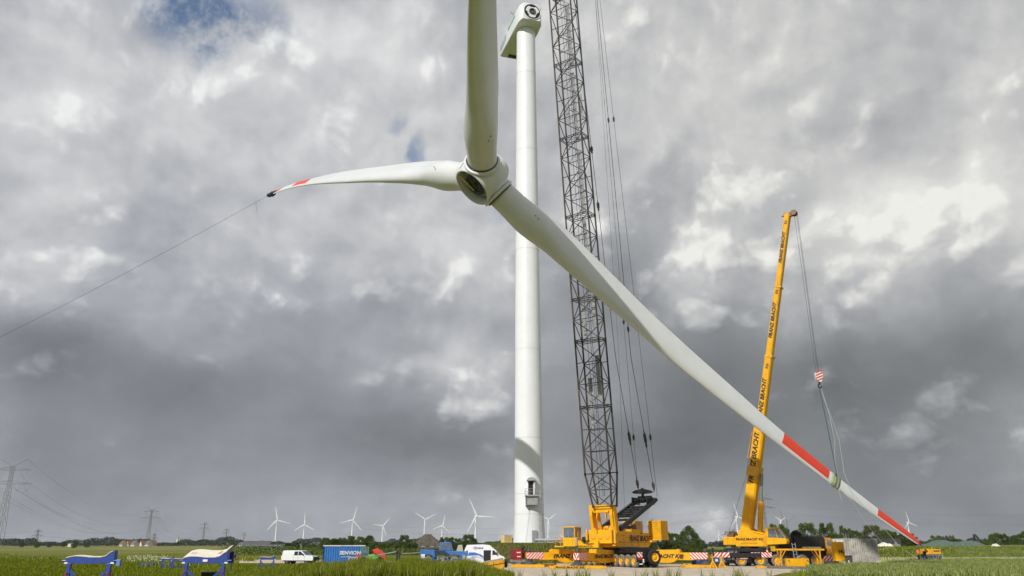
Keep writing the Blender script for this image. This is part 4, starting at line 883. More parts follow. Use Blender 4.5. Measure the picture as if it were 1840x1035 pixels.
for k in range(3): mb.prism([(0, .1+.4*k), (.22, -.05+.4*k+.0), (.22, .15+.4*k), (0, .3+.4*k)], (1.85, -1.53, 1.2), (1, 0, 0), (0, 0, 1), (0, -1, 0), .01, 1)
stripes(mb, (-5.3, -1.9, 1.15), (1, 0, 0), (0, 0, 1), 1.25, .62, 4, 0, 1); stripes(mb, (-3.95, -1.9, 1.15), (1, 0, 0), (0, 0, 1), .95, .62, 3, 0, 1); K1(mb, 'outrigger_stripes', stripe_m)
mb = MB(); mb.bb(-5.3, 1.0, -1.88, -1.45, 1.2, 1.7); mb.bb(-5.25, -5.0, -1.95, -1.4, .2, 2.35); mb.lathe([(.5, .1), (.5, .18), (.2, .4)], (-5.1, -1.7, 0), (0, 0, 1), 16); K1(mb, 'rear_outrigger', BLK)
mb = MB(); mb.bb(-1.7, -.5, -1.6, -1.45, 1.05, 1.3); mb.bb(-1.65, -.65, -1.62, -1.5, .95, 1.08, 1); K1(mb, 'tail_lights', [mat('tail_red', (.45, .02, .02), .3), WHT])
mb = MB()
for i in range(16):
    rnd = random.Random(i+50); x = -2.7+rnd.uniform(-.5, .7); mb.path([Vector((x, -1.62, 2.0)), Vector((x+rnd.uniform(-.2, .2), -1.75, 1.5)), Vector((x+rnd.uniform(-.2, .3), -1.65, .8))], .03, 4)
K1(mb, 'hose_bundle', mat('hose_grey', (.25, .25, .24), .6, var=.4))
# engine deck, spare tyre, driver cab in front
mb = MB(); mb.bb(5.6, 9.4, -1.3, 1.3, 2.3, 3.75); mb.bb(3.6, 5.6, -1.1, 1.1, 2.3, 2.95); mb.prism([(3.9, 2.95), (5.6, 3.7), (5.6, 2.95)], (0, 0, 0), (1, 0, 0), (0, 0, 1), (0, 1, 0), 1.8); mb.bb(5.4, 9.3, -1.0, 1.0, 3.75, 3.82); K1(mb, 'engine_deck', BLK, .05)
mb = MB(); mb.tube((3.75, -1.0, 2.9), (3.75, -1.0, 3.7), .1, 8); mb.tube((3.75, -1.0, 3.7), (3.5, -1.0, 3.9), .1, 8); K1(mb, 'exhaust', BLK)
wheel(6.1, -.5, 3.85, (-.2, -.98, 0), .75, .45, tel, O4, KA, rim=BLK, tyre=RUB, name='spare_wheel')
mb = MB(); mb.prism([(9.5, .95), (9.5, 3.6), (10.3, 3.6), (10.8, 2.7), (10.85, .95)], (0, -.65, 0), (1, 0, 0), (0, 0, 1), (0, 1, 0), 1.5); K1(mb, 'driver_cab', mat('dirty_shaded_orange', (.50, .24, .02), .5, var=.2, dirt=.6), .03)  # cab orange darkened to paint in its shading, with dirt patches over it
mb = MB(); mb.prism([(9.7, 2.6), (9.7, 3.3), (10.15, 3.3), (10.5, 2.75), (10.5, 2.6)], (0, -1.41, 0), (1, 0, 0), (0, 0, 1), (0, 1, 0), .03); K1(mb, 'driver_window', cg)
mb = MB(); stripes(mb, (9.0, -1.75, .75), (1, 0, 0), (0, 0, 1), 1.6, .6, 5, 0, 1); mb.prism([(0, 0), (.2, 0), (.2, .9), (0, .9)], (10.2, -1.7, 1.4), (1, 0, 0), (0, 0, 1), (0, -1, 0), .03, 0)
for k in range(2): mb.prism([(0, .15+.4*k), (.2, .0+.4*k), (.2, .2+.4*k), (0, .35+.4*k)], (10.2, -1.73, 1.4), (1, 0, 0), (0, 0, 1), (0, -1, 0), .01, 1)
mb.bb(9.1, 10.5, -1.7, -1.5, .75, 1.3, 0); K1(mb, 'front_outrigger', stripe_m)
# ---------------------------------------------------------------- vehicles and gear on the site
CLR = mat('clear_white', (.76, .77, .78), .25, var=.02, coat=.6, dirt=.12)
TRIM = mat('black_trim', (.02, .02, .022), .5)
CHR = mat('alloy', (.5, .5, .5), .3, metal=.7)
def veh(name, label, cat_, X, Y, rz, prof, W, paint, wins=(), wheels=(), wr=.36, tuck=.10, z=.03, group=None, rim=CHR):
    """vehicle from its side profile; the roof part is narrowed, windows lie on both sides"""
    r = thing(name, label, cat_, (X, Y, z), rz, group)
    belt = prof['belt']; mb = MB(); P = prof['body']; n = len(P)
    def yw(zz, s_): return s_*(W/2-(max(0, zz-belt)*tuck))
    vs = [(x, yw(zz, -1), zz) for x, zz in P]+[(x, yw(zz, 1), zz) for x, zz in P]
    mb.add(vs, [tuple(range(n)), tuple(range(n, 2*n))[::-1]]+[(i, i+n, (i+1) % n+n, (i+1) % n) for i in range(n)])
    body = mb.build('body', paint, r, .04)
    for k, w in enumerate(wins):
        pts = w['p']; m_ = w.get('m', GLS); nm = w.get('n', 'window')
        zl = min(q_[1] for q_ in pts); fy = (lambda zz, s_: s_*W/2) if zl < belt and max(q_[1] for q_ in pts) > belt else yw
        for s_ in w.get('s', (-1, 1)):
            mb = MB(); vs = [(x, fy(zz, s_)+s_*.012, zz) for x, zz in pts]; mb.add(vs, [tuple(range(len(pts))) if s_ < 0 else tuple(range(len(pts)))[::-1]])
            mb.v += [(x, fy(zz, s_)-s_*(.1 if fy is not yw else .02), zz) for x, zz in pts]; q = len(pts)
            for i in range(q): mb.f.append((i, (i+1) % q, (i+1) % q+q, i+q)); mb.m.append(0); mb.sm.append(False)
            mb.build(nm, m_, r)
    for nm, pts, m_ in prof.get('screens', ()):      # windscreen, rear window: quads across the width
        mb = MB(); (x0, z0), (x1, z1) = pts; d = Vector((x1-x0, 0, z1-z0)).normalized(); nrm = Vector((d.z, 0, -d.x))*.012
        if prof.get('flip', {}).get(nm): nrm = -nrm
        a, b = yw(z0, 1)-.1, yw(z1, 1)-.1
        mb.add([(x0+nrm.x, -a, z0+nrm.z), (x0+nrm.x, a, z0+nrm.z), (x1+nrm.x, b, z1+nrm.z), (x1+nrm.x, -b, z1+nrm.z)], [(0, 1, 2, 3)]); mb.build(nm, m_, r)
    for x in wheels:
        for s_ in (-1, 1):
            mb = MB(); y = s_*(W/2-.12)
            mb.lathe([(wr*.62, -.11), (wr*.93, -.11), (wr, -.07), (wr, .07), (wr*.93, .11), (wr*.62, .11)], (x, y, wr), (0, s_, 0), 24, cap=False)
            mb.lathe([(wr+.07, -.13), (wr+.07, .06)], (x, y, wr), (0, s_, 0), 24)
            t = mb.build('tyre', RUB, r); t.name = 'wheel'
            mb = MB(); mb.lathe([(wr*.64, .10), (wr*.5, .04), (.01, .06)], (x, y, wr), (0, s_, 0), 18, cap=False)
            for k in range(5):
                a = k*2*math.pi/5; mb.bar((x, y+s_*.08, wr), (x+math.cos(a)*wr*.6, y+s_*.09, wr+math.sin(a)*wr*.6), .05, .03)
            ri = mb.build('rim', rim, t)
    return r
# white pickup with hardtop
pk = {'belt': 1.15, 'body': [(-2.62, .55), (-2.66, 1.12), (-2.5, 1.22), (-2.45, 1.82), (-2.2, 1.88), (.2, 1.9), (.55, 1.84), (1.35, 1.22), (2.35, 1.08), (2.58, .95), (2.62, .55), (2.3, .42), (2.05, .42), (-2.3, .48)],
      'screens': [('windscreen', [(1.30, 1.25), (.60, 1.80)], GLS)]}
X0 = X_at(540, 121, 1)
p = veh('pickup_truck', 'white double cab pickup truck with a hardtop parked left of the blue container', 'pickup truck', X0, 121, -.26, pk, 1.95, CLR,
    wins=[dict(p=[(-.55, 1.2), (-.5, 1.74), (.08, 1.76), (.08, 1.2)]), dict(p=[(.16, 1.2), (.16, 1.76), (.5, 1.74), (1.12, 1.24)]), dict(p=[(-2.3, 1.3), (-2.3, 1.7), (-.75, 1.73), (-.75, 1.26)], m=WHT, n='side_panel'), dict(p=[(-2.3, .38), (-2.3, .5), (2.3, .5), (2.3, .38)], m=TRIM, n='sill')], wheels=(-1.62, 1.62), wr=.39)
mb = MB(); mb.bb(2.58, 2.68, -.9, .9, .45, .85); mb.bb(2.55, 2.62, -.5, .5, .9, 1.02); mb.build('bumper', TRIM, p)
mb = MB(); mb.bb(2.4, 2.58, -.93, -.55, .88, 1.05); mb.build('headlight', GLS, p); mb = MB(); mb.bb(2.4, 2.58, .55, .93, .88, 1.05); mb.build('headlight', GLS, p)
mb = MB(); mb.bb(.95, 1.1, -1.12, -.92, 1.2, 1.38); mb.build('wing_mirror', TRIM, p)
mb = MB()
for x in (-.62, .12, 1.2): mb.bb(x, x+.02, -.983, -.978, .5, 1.15)
mb.build('door_seam', TRIM, p)
# white panel van with open side door
vb = {'belt': 1.25, 'body': [(-2.75, .5), (-2.8, 1.3), (-2.55, 2.2), (-2.3, 2.68), (-.2, 2.74), (.75, 2.66), (1.55, 2.0), (2.05, 1.42), (2.75, 1.12), (2.9, .9), (2.92, .5), (2.6, .35), (-2.6, .38)],
      'screens': [('windscreen', [(2.0, 1.46), (1.0, 2.42)], GLS)]}
X0 = X_at(870, 111, 1)
blu = mat('van_wave_blue', (.06, .17, .52), .35); blp = mat('van_wave_pale', (.35, .45, .62), .35)
vn = veh('panel_van', 'white high roofed van with blue waves and an open side door', 'van', X0, 111, -.05, vb, 2.0, CLR,
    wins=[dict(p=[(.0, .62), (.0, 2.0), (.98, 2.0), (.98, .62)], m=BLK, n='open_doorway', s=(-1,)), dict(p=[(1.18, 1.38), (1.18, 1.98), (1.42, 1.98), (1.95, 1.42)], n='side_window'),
          dict(p=[(-2.7, 1.0), (-2.62, 1.75), (-2.2, 2.0), (-2.1, 1.35)], m=blu, n='blue_wave', s=(-1,)), dict(p=[(-2.1, 1.3), (-2.0, 1.72), (-1.2, 1.72), (-.35, 1.45), (-.02, 1.2), (-.02, 1.0), (-.7, 1.35)], m=blu, n='blue_wave', s=(-1,)), dict(p=[(-1.9, .9), (-1.5, 1.25), (-.9, 1.22), (-.05, .92), (-.05, .84), (-.9, 1.08)], m=blp, n='pale_wave', s=(-1,))], wheels=(-1.75, 1.95), wr=.36)
text('QSwind', .42, (-.75, -.915, 2.28), (1, 0, 0), (0, .09, 1), mat('van_letter_blue', (.05, .06, .30), .5), vn, bold=.012)
mb = MB(); mb.bb(2.85, 2.98, -.9, .9, .4, .8); mb.build('bumper', TRIM, vn); mb = MB(); mb.bb(1.75, 1.9, -1.22, -.98, 1.4, 1.75); mb.build('wing_mirror', TRIM, vn)
mb = MB(); mb.prism([(0, 0), (1.0, 0), (.75, .9), (.15, .95)], (-2.8, -.98, 1.75), (-.85, -.5, 0), (0, 0, 1), (.5, -.85, 0), .04); mb.build('rear_door', mat('cream_paint', (.62, .63, .52), .4), vn)
# blue all terrain crane tractor
TB = mat('truck_blue', (.035, .15, .47), .45, var=.12, scale=2, dirt=.35, coat=.2)
X0 = X_at(797, 106, 1); bt = thing('site_tractor', 'mid blue low machine with a small cab standing left of the white van', 'work machine', (X0, 106, .03), -.03)
mb = MB(); mb.prism([(-2.95, .6), (-2.95, 2.1), (-1.1, 2.05), (-.95, 1.2), (-1.2, 1.15), (-1.5, 1.5), (-2.2, 1.5), (-2.5, .9)], (0, 0, 0), (1, 0, 0), (0, 0, 1), (0, -1, 0), 2.1); mb.bb(-1.6, 2.7, -.7, .7, .75, 1.15)
mb.prism([(-.1, 1.95), (2.85, 1.9), (2.95, .95), (2.6, .7), (2.4, 1.3), (1.9, 1.5), (.9, 1.45), (.6, 1.2), (.2, 1.5)], (0, 0, 0), (1, 0, 0), (0, 0, 1), (0, -1, 0), 2.1); mb.build('body', TB, bt, .04)
mb = MB(); mb.bb(-1.5, .35, -1.0, 1.0, 1.5, 1.98); mb.prism([(-1.1, 1.98), (.3, 1.3), (.9, 1.3), (.9, 1.5), (.2, 1.98)], (0, -1.06, 0), (1, 0, 0), (0, 0, 1), (0, -1, 0), .04); mb.build('dark_deck', mat('dark_teal', (.012, .03, .045), .6), bt)
mb = MB(); mb.prism([(-.55, 1.98), (-.4, 3.0), (.9, 3.05), (1.05, 2.5), (1.2, 1.98)], (0, -.35, 0), (1, 0, 0), (0, 0, 1), (0, -1, 0), 1.3); mb.build('cab', TB, bt, .04)
mb = MB(); mb.prism([(-.4, 2.1), (-.28, 2.88), (.2, 2.9), (.2, 2.1)], (0, -1.01, 0), (1, 0, 0), (0, 0, 1), (0, -1, 0), .03); mb.prism([(.3, 2.1), (.3, 2.9), (.8, 2.92), (1.05, 2.15)], (0, -1.01, 0), (1, 0, 0), (0, 0, 1), (0, -1, 0), .03); mb.build('cab_window', cg, bt)
for x in (-1.85, 1.6):
    for s_ in (-1, 1):
        mb = MB(); mb.lathe([(.3, -.2), (.6, -.2), (.66, -.12), (.66, .12), (.6, .2), (.3, .2)], (x, s_*.95, .66), (0, s_, 0), 26, cap=False); t = mb.build('wheel', RUBD, bt)
        mb = MB(); mb.lathe([(.32, .15), (.25, .05), (.01, .12)], (x, s_*.95, .66), (0, s_, 0), 16, cap=False); mb.build('rim', CONC, t)
mb = MB()
for i in range(22):
    rnd = random.Random(i+9); x = rnd.uniform(-.9, .7); mb.tube((x, -1.0, rnd.uniform(.6, 1.3)), (x+rnd.uniform(-.3, .3), -1.02, rnd.uniform(.5, 1.3)), .06, 5)
mb.build('drive_gear', mat('gear_beige', (.34, .31, .25), .7, var=.5, scale=5), bt)
mb = MB(); mb.bb(-2.97, -2.95, -.9, -.3, 1.0, 1.6); mb.bb(-2.8, -2.3, -1.075, -1.06, 1.05, 1.55); mb.build('white_board', WHT, bt)
mb = MB(); mb.box((2.75, -.9, 1.15), (.35, .5, .6)); mb.tube((2.2, -1.1, .75), (3.2, -1.0, .9), .12, 8); mb.build('hitch', GALV, bt)
# shipping container
X0 = X_at(616, 121, 1)
CB = mat('container_blue', (.035, .17, .50), .45, var=.08, scale=1, dirt=.3); CBD = mat('container_blue_dark', (.012, .05, .22), .45, dirt=.3)
def container(name, label, cat_, X, Y, rz, L, W, H, pside, pend, roof, nrib, z=.05, doors_left=True):
    r = thing(name, label, cat_, (X, Y, z), rz); mb = MB()
    mb.bb(-L/2+.06, L/2-.06, -W/2+.06, W/2-.06, .12, H-.06)
    for k in range(nrib):
        x = -L/2+.15+(L-.3)*(k+.5)/nrib; w = (L-.3)/nrib
        for s_ in (-1, 1):
            mb.prism([(-w*.36, 0), (-w*.16, .05), (w*.16, .05), (w*.36, 0)], (x, s_*(W/2-.06), H/2), (1, 0, 0), (0, s_, 0), (0, 0, 1), H-.34)
    mb.build('corrugated_wall', pside, r)
    mb = MB()
    for s_ in (-1, 1):
        mb.bb(-L/2, L/2, s_*W/2-.06, s_*W/2+.03, 0, .15); 
        for e in (-1, 1): mb.bb(e*L/2-.08, e*L/2+.02, s_*W/2-.08, s_*W/2+.02, .15, H-.15)
    mb.build('frame', pend, r)
    mb = MB()
    for s_ in (-1, 1): mb.bb(-L/2, L/2, s_*W/2-.06, s_*W/2+.035, H-.15, H)
    mb.bb(-L/2+.05, L/2-.05, -W/2+.05, W/2-.05, H-.07, H-.01)
    for e in (-1, 1): mb.bb(e*L/2-.09, e*L/2+.03, -W/2+.03, W/2-.03, H-.145, H-.005)
    mb.build('roof', roof, r)
    e = -1 if doors_left else 1
    for s_ in (-1, 1):
        mb = MB(); mb.bb(e*(L/2-.05), e*(L/2+.0), s_*.04, s_*(W/2-.1), .18, H-.2); d = mb.build('door', pend, r)
        mb = MB()
        for y in (.35, .8): mb.tube((e*(L/2+.03), s_*y, .2), (e*(L/2+.03), s_*y, H-.25), .022, 6)
        mb.bb(e*(L/2+.02), e*(L/2+.05), s_*.3, s_*.85, 1.1, 1.16); mb.build('locking_bar', GALV, d)
    return r
ct = container('shipping_container', 'blue corrugated container with white lettering and a white roof rail', 'container', X0+.1, 121.5, .20, 6.06, 2.44, 2.6, CB, CBD, mat('roof_white', (.68, .69, .70), .5, dirt=.3), 17)
text('SENVION', .70, (.85, -1.30, 1.50), (1, 0, 0), (0, 0, 1), LETW, ct, bold=.02, sx=1.05)
text('wind energy solutions', .17, (.25, -1.30, .98), (1, 0, 0), (0, 0, 1), LETW, ct, bold=.006)
X0 = X_at(635, 117, 1); g = thing('site_generator', 'light grey metal box unit standing before the blue container', 'generator', (X0, 117, .03), .1)
mb = MB(); mb.bb(-.68, .68, -.45, .45, .1, 1.05); mb.build('housing', mat('unit_grey', (.34, .35, .36), .5, var=.15), g, .03)
mb = MB()
for x in (-.45, -.05, .3): mb.bb(x, x+.14, -.47, -.455, .2+abs(x)*.3, .85)
mb.bb(-.5, .5, -.475, -.455, .62, .68); mb.build('vent', DKGR, g); mb = MB(); mb.tube((-.5, -.3, 0), (-.5, .3, 0), .08); mb.tube((.5, -.3, 0), (.5, .3, 0), .08); mb.tube((.2, .1, 1.05), (.2, .1, 1.35), .04); mb.build('skid', DKGR, g)
X0 = X_at(603, 116, 1); g = thing('covered_bundle', 'low cream and brown bundle lying in the grass before the blue container', 'bundle', (X0, 116, .03))
mb = MB()
for k in range(7): mb.box((-.75+k*.25, .05*math.sin(k*2), .12+.05*math.cos(k*1.7)), (.27, .8, .24+.06*math.sin(k)), 0 if k % 2 else 0, rz=.1*math.sin(k))
mb.build('planks', mat('cream_boards', (.60, .50, .34), .8, var=.2), g); mb = MB(); mb.bb(-.5, .6, -.3, .3, .3, .38); mb.build('cover', mat('brown_cover', (.38, .20, .09), .8), g)
# green and red telehandler
X0 = X_at(671, 119, 1); th = thing('telehandler', 'bright green and red telescopic handler beside the blue container', 'work machine', (X0, 119, .03), .02)
TG = mat('handler_green', (.13, .50, .04), .45, var=.1); TR = mat('handler_red', (.62, .05, .02), .45, var=.1)
mb = MB()
for x in (-1.7, -.65):
    for y in (-.75, .1): mb.bb(x-.05, x+.05, y-.05, y+.05, 1.1, 2.3)
mb.bb(-1.78, -.58, -.82, .18, 2.28, 2.38); mb.bb(-1.75, -.6, -.8, .15, .75, 1.15); mb.build('cab_frame', mat('handler_dark_green', (.05, .28, .10), .5), th)
mb = MB(); mb.bb(-1.66, -.7, -.78, -.74, 1.16, 2.27); mb.bb(-1.66, -.7, .1, .14, 1.16, 2.27); mb.build('cab_window', cg, th)
mb = MB(); mb.prism([(-.6, .7), (-.6, 1.35), (.2, 1.4), (.5, 1.1), (.9, .9), (.9, .6)], (0, -.5, 0), (1, 0, 0), (0, 0, 1), (0, -1, 0), .9); mb.build('engine_cover', TG, th, .03)
mb = MB(); mb.bar((-1.9, .45, 1.1), (.7, .45, 2.0), .5, .5); mb.prism([(.1, 1.5), (.1, 2.0), (.9, 2.0), (1.7, 1.3), (1.75, .5), (1.2, .4), (1.1, 1.2)], (0, .4, 0), (1, 0, 0), (0, 0, 1), (0, -1, 0), .8); mb.build('lifting_boom', TR, th, .02)
mb = MB(); mb.prism([(-2.5, .3), (-2.6, 1.2), (-1.8, 1.45), (-1.7, .6)], (0, -.1, 0), (1, 0, 0), (0, 0, 1), (0, -1, 0), 1.3); mb.build('bucket', mat('bucket_red', (.45, .07, .08), .5), th, .02)
for x in (-1.3, 1.1):
    for s_ in (-1, 1): mb = MB(); mb.lathe([(.25, -.18), (.5, -.18), (.52, 0), (.5, .18), (.25, .18), (.2, .05), (.01, .05)], (x, s_*.85, .52), (0, s_, 0), 22, cap=False); mb.build('wheel', RUB, th)
# ramp / conveyor on a post
rp = thing('loading_ramp', 'long grey sloping plank resting on a dark post in the tall grass', 'ramp', (X_at(690, 113, 1), 113, 0), 0)
a = PT(660, 1001, 113)-rp.location; b = PT(714, 990.5, 112)-rp.location; c = PT(757, 992.5, 114)-rp.location; b2 = PT(722, 994.2, 113)-rp.location
mb = MB(); mb.bar(a, b, .8, .14); mb.build('ramp_beam', mat('ramp_grey', (.25, .25, .24), .6, var=.2), rp)
mb = MB(); mb.bar(b2, c, .7, .1); mb.build('low_rail', CONC, rp)
mb = MB(); mb.bar((b.x, b.y, 0), (b.x, b.y, b.z+.15), .22, .22); mb.bar((b.x+.35, b.y, 0), (b.x+.3, b.y, b.z), .14, .2); mb.build('post', BLK, rp)
# yellow skip standing crooked in the grass
X0 = X_at(886, 84, .6); sk = thing('rubble_skip', 'tilted dirty yellow skip on a thin stand at the edge of the tall grass', 'skip', (X0, 84, 0), .08)
mb = MB(); mb.prism([(-1.15, .35), (-1.2, .85), (-1.1, 1.0), (1.0, 1.35), (1.15, 1.3), (1.15, .55), (.9, .42), (-.9, .2)], (0, 0, 0), (1, 0, 0), (0, 0, 1), (0, -1, 0), 1.2); mb.build('tub', mat('skip_yellow', (.62, .30, .01), .6, var=.15, scale=2, dirt=.7), sk, .06)
mb = MB(); mb.prism([(-1.1, 1.0), (-.9, 1.15), (.3, 1.35), (1.0, 1.5), (1.05, 1.33)], (0, 0, 0), (1, 0, 0), (0, 0, 1), (0, -1, 0), 1.0); mb.build('sand_load', CONC, sk, .05)
mb = MB(); mb.bb(-.02, .02, -.62, -.6, .5, 1.1); mb.bar((-1.15, -.61, .62), (1.15, -.61, 1.0), .03, .06); mb.build('edge_strap', BLK, sk)

for a_, b_ in (((1.05, -.4, .5), (1.2, -.5, 0)), ((.6, -.3, .45), (.5, -.4, 0)), ((-.9, -.3, .3), (-1.0, -.4, 0))): mb = MB(); mb.tube(a_, b_, .06); mb.build('leg', YEL2, sk)
mb = MB(); mb.lathe([(.3, -.12), (.42, -.12), (.42, .12), (.3, .12)], (1.28, .1, .95), (1, .2, 0), 20); mb.build('hanging_tyre', RUB, sk)
# wooden crate on the mound, planks, pipe and pallets
X0 = X_at(910, 150, 3.5); wc = thing('wooden_crate', 'pale plywood crate standing on the mound left of the tower foot', 'crate', (X0, 150, TZ-.02), .5)
mb = MB(); mb.bb(-.8, .8, -.75, .75, .12, 1.62); mb.build('crate_box', mat('ply', (.70, .50, .22), .7, var=.12, scale=2), wc, .01)
mb = MB()
for z in (.2, .85, 1.52): mb.bb(-.83, .83, -.78, -.755, z, z+.08)
for x in (-.8, 0, .74): mb.bb(x, x+.07, -.79, -.76, .12, 1.62)
mb.build('batten', WOODP, wc); mb = MB(); mb.bb(-.8, -.6, -.7, .7, 0, .12); mb.bb(.6, .8, -.7, .7, 0, .12); mb.build('skid', WOODD, wc)
X0 = X_at(899, 149, 3); o = thing('plank_pile', 'low pile of pale boards lying left of the wooden crate', 'boards', (X0, 149, TZ-.05)); mb = MB()
for k in range(3): mb.box((0, .1*k, .06+.07*k), (1.9-.2*k, .25, .06), rz=.1*k)
mb.build('board', WOODP, o)
X0 = X_at(986, 149, 3); o = thing('steel_pipe', 'long light grey steel pipe lying on the mound right of the tower', 'pipe', (X0, 149.5, TZ), -.03)
mb = MB(); mb.tube((-2.5, 0, .72), (2.7, 0, .78), .3, 24); mb.tube((-2.5, 0, .72), (-2.4, 0, .72), .33, 24); mb.build('tube', mat('pipe_grey', (.42, .43, .46), .35, metal=.3), o)
for k, (px, lab) in enumerate(((981, 'wooden pallet stack under the grey pipe nearest the tower'), (996, 'wooden pallet stack under the grey pipe behind the crane cab'))):
    X0 = X_at(px, 150, 3); o = thing('pallet', lab, 'pallet', (X0, 149.3, TZ-.05), .05*k, 'wooden pallets under the pipe')
    for z in (0, .17):
        mb = MB(); mb.bb(-.65, .65, -.45, .45, z+.12, z+.16)
        for x in (-.55, 0, .55): mb.bb(x-.07, x+.07, -.43, .43, z, z+.12)
        mb.build('pallet_layer', WOODP, o)
# red cabinet on its trailer
X0 = X_at(933, 112, 1); o = thing('power_cabinet', 'dark red cabinet with white labels on a low grey skid', 'cabinet', (X0, 111.5, .03), .45)
mb = MB(); mb.bb(-.95, -.02, -.85, -.8, .78, 2.1); mb.build('front_panel', mat('cabinet_red', (.42, .02, .03), .45), o, .01)
mb = MB(); mb.bb(-.95, -.02, -.8, .9, .8, 2.12); mb.build('housing', mat('cabinet_dark_red', (.20, .012, .015), .5, dirt=.4), o, .02)
mb = MB(); mb.bb(-.02, .9, -.5, .9, .9, 2.05); mb.bb(.9, .95, -.4, .8, 1.0, 1.9); mb.build('side_unit', mat('cabinet_brown', (.09, .035, .02), .6), o)
mb = MB(); mb.bb(-.8, -.2, -.865, -.852, 1.62, 1.78); mb.bb(-.75, -.2, -.865, -.852, 1.1, 1.25); mb.build('label_plate', LETW, o)
mb = MB(); mb.bb(-1.0, 1.1, -.85, .9, .45, .78); mb.tube((-.5, -.95, .3), (-.5, .95, .3), .28, 14); mb.tube((.7, -.95, .3), (.7, .95, .3), .28, 14); mb.build('skid', GALV, o)
mb = MB(); mb.tube((.5, 0, 2.1), (.7, .1, 2.4), .2, 10); mb.build('exhaust', BLK, o)
# drums and tubs by the right foot
for px, Yd, lab, h, r in ((1247, 105.5, 'blue drum half hidden behind the right crane foot', .9, .3), (1270, 106.5, 'tall narrow blue tube standing right of the right crane foot', 1.25, .2), (1256, 107.5, 'low blue tub behind the right crane foot', .8, .55)):
    o = thing('blue_drum', lab, 'drum', (X_at(px, Yd, .5), Yd, .02), 0, 'blue drums by the right crane foot'); mb = MB(); mb.lathe([(r*.92, 0), (r, .06), (r*.98, h*.33), (r, h*.35), (r*.98, h*.66), (r, h*.68), (r, h*.96), (r*.95, h)], (0, 0, 0), (0, 0, 1), 20); mb.build('shell', mat('drum_blue', (.02, .06, .22), .5), o)
    mb = MB(); mb.lathe([(r*.9, h+.005), (r*.9, h+.03)], (0, 0, 0), (0, 0, 1), 18); mb.build('lid', DKGR, o)
for px, Yd, lab in ((1281, 100.5, 'yellow jack stand with splayed legs nearer the yellow mat'), (1297, 101.5, 'yellow jack stand with splayed legs in front of the grey van')):
    o = thing('jack_stand', lab, 'jack stand', (X_at(px, Yd, .5), Yd, .03), .2, 'yellow jack stands'); mb = MB(); mb.tube((0, 0, .3), (0, 0, 1.3), .09, 10); mb.bb(-.18, .18, -.12, .12, 1.2, 1.36); mb.build('post', YEL, o)
    for k in range(4):
        a = k*math.pi/2+.5; mb = MB(); mb.bar((0, 0, .85), (.55*math.cos(a), .55*math.sin(a), .05), .08, .1); mb.bar((0, 0, .2), (.55*math.cos(a), .55*math.sin(a), .05), .05, .06); mb.box((.58*math.cos(a), .58*math.sin(a), .03), (.2, .2, .05)); mb.build('leg', YEL, o)
o = thing('control_box', 'small blue and white box between the two yellow jack stands', 'box', (X_at(1287, 103.5, .8), 103.5, .03), .2); mb = MB(); mb.bb(-.35, .35, -.25, .25, .55, 1.15); mb.build('case', mat('box_blue', (.05, .07, .25), .5), o, .02); mb = MB(); mb.bb(-.25, .1, -.27, -.26, .7, 1.0); mb.build('panel', WHT, o); mb = MB(); mb.bb(-.3, .3, -.2, .2, 0, .55); mb.build('foot', DKGR, o)
# grey van behind the crane's rear outrigger
gv = {'belt': 1.2, 'body': [(-2.35, .45), (-2.3, .95), (-2.0, 1.15), (-1.55, 1.3), (-.95, 2.15), (-.6, 2.3), (2.3, 2.35), (2.4, 2.2), (2.45, .5), (2.2, .38), (-2.1, .36)], 'screens': [('windscreen', [(-1.5, 1.36), (-1.0, 2.08)], GLS)], 'flip': {'windscreen': True}}
veh('grey_van', 'silver grey van behind the striped rear outrigger of the telescopic crane', 'van', X_at(1321, 112.5, 1), 112.8, .05, gv, 1.95, mat('silver_paint', (.36, .38, .40), .3, var=.03, metal=.3, coat=.5),
    wins=[dict(p=[(-1.35, 1.32), (-.9, 2.02), (-.4, 2.08), (-.4, 1.32)]), dict(p=[(-.3, 1.32), (-.3, 2.08), (.6, 2.1), (.6, 1.32)])], wheels=(-1.45, 1.6), wr=.36)
# trestle rack, plate box and timber before the telescopic crane
o = thing('trestle_rack', 'long yellow steel trestle table with splayed legs in front of the black engine deck', 'trestle', (X_at(1437, 100.5, 1), 100.5, .03), .03)
mb = MB(); mb.bb(-3.1, 3.0, -.55, -.4, 2.05, 2.25); mb.bb(-3.1, 3.0, .4, .55, 2.05, 2.25); mb.bb(-3.3, -3.1, -.5, .5, 1.95, 2.55)
for x in (-2.6, -1, .8, 2.4): mb.bb(x, x+.12, -.42, .42, 2.08, 2.2)
mb.build('table_frame', YEL, o, .01)
for x in (-2.5, 2.4):
    for y in (-.48, .48):
        mb = MB(); mb.bar((x, y, 2.05), (x, y, .15), .13, .16); mb.bar((x-(.65 if x < 0 else -.65)*-1, y, 2.05), (x+(0 if x < 0 else 0), y, 1.1), .07, .08); mb.bar((x, y, 1.2), (x+(-.5 if x > 0 else .5)*-1, y, .15), .07, .08); mb.bb(x-.6, x+.6, y-.08, y+.08, .08, .18); mb.build('leg', YEL2, o)
o = thing('timber_balk', 'grey timber balk lying on the right end of the yellow trestle', 'timber', (X_at(1459, 100.4, 2), 100.4, 2.28), .02); mb = MB(); mb.bb(-1.05, 1.05, -.4, .4, 0, .22); mb.build('balk', WOODD, o, .03)
o = thing('plate_box', 'yellow flat steel box standing under the trestle table', 'steel box', (X_at(1433, 98.5, 1), 98.5, .05), .03); mb = MB(); mb.bb(-1.45, 1.3, -.3, .3, .1, 1.12); mb.build('box_shell', YEL, o, .02)
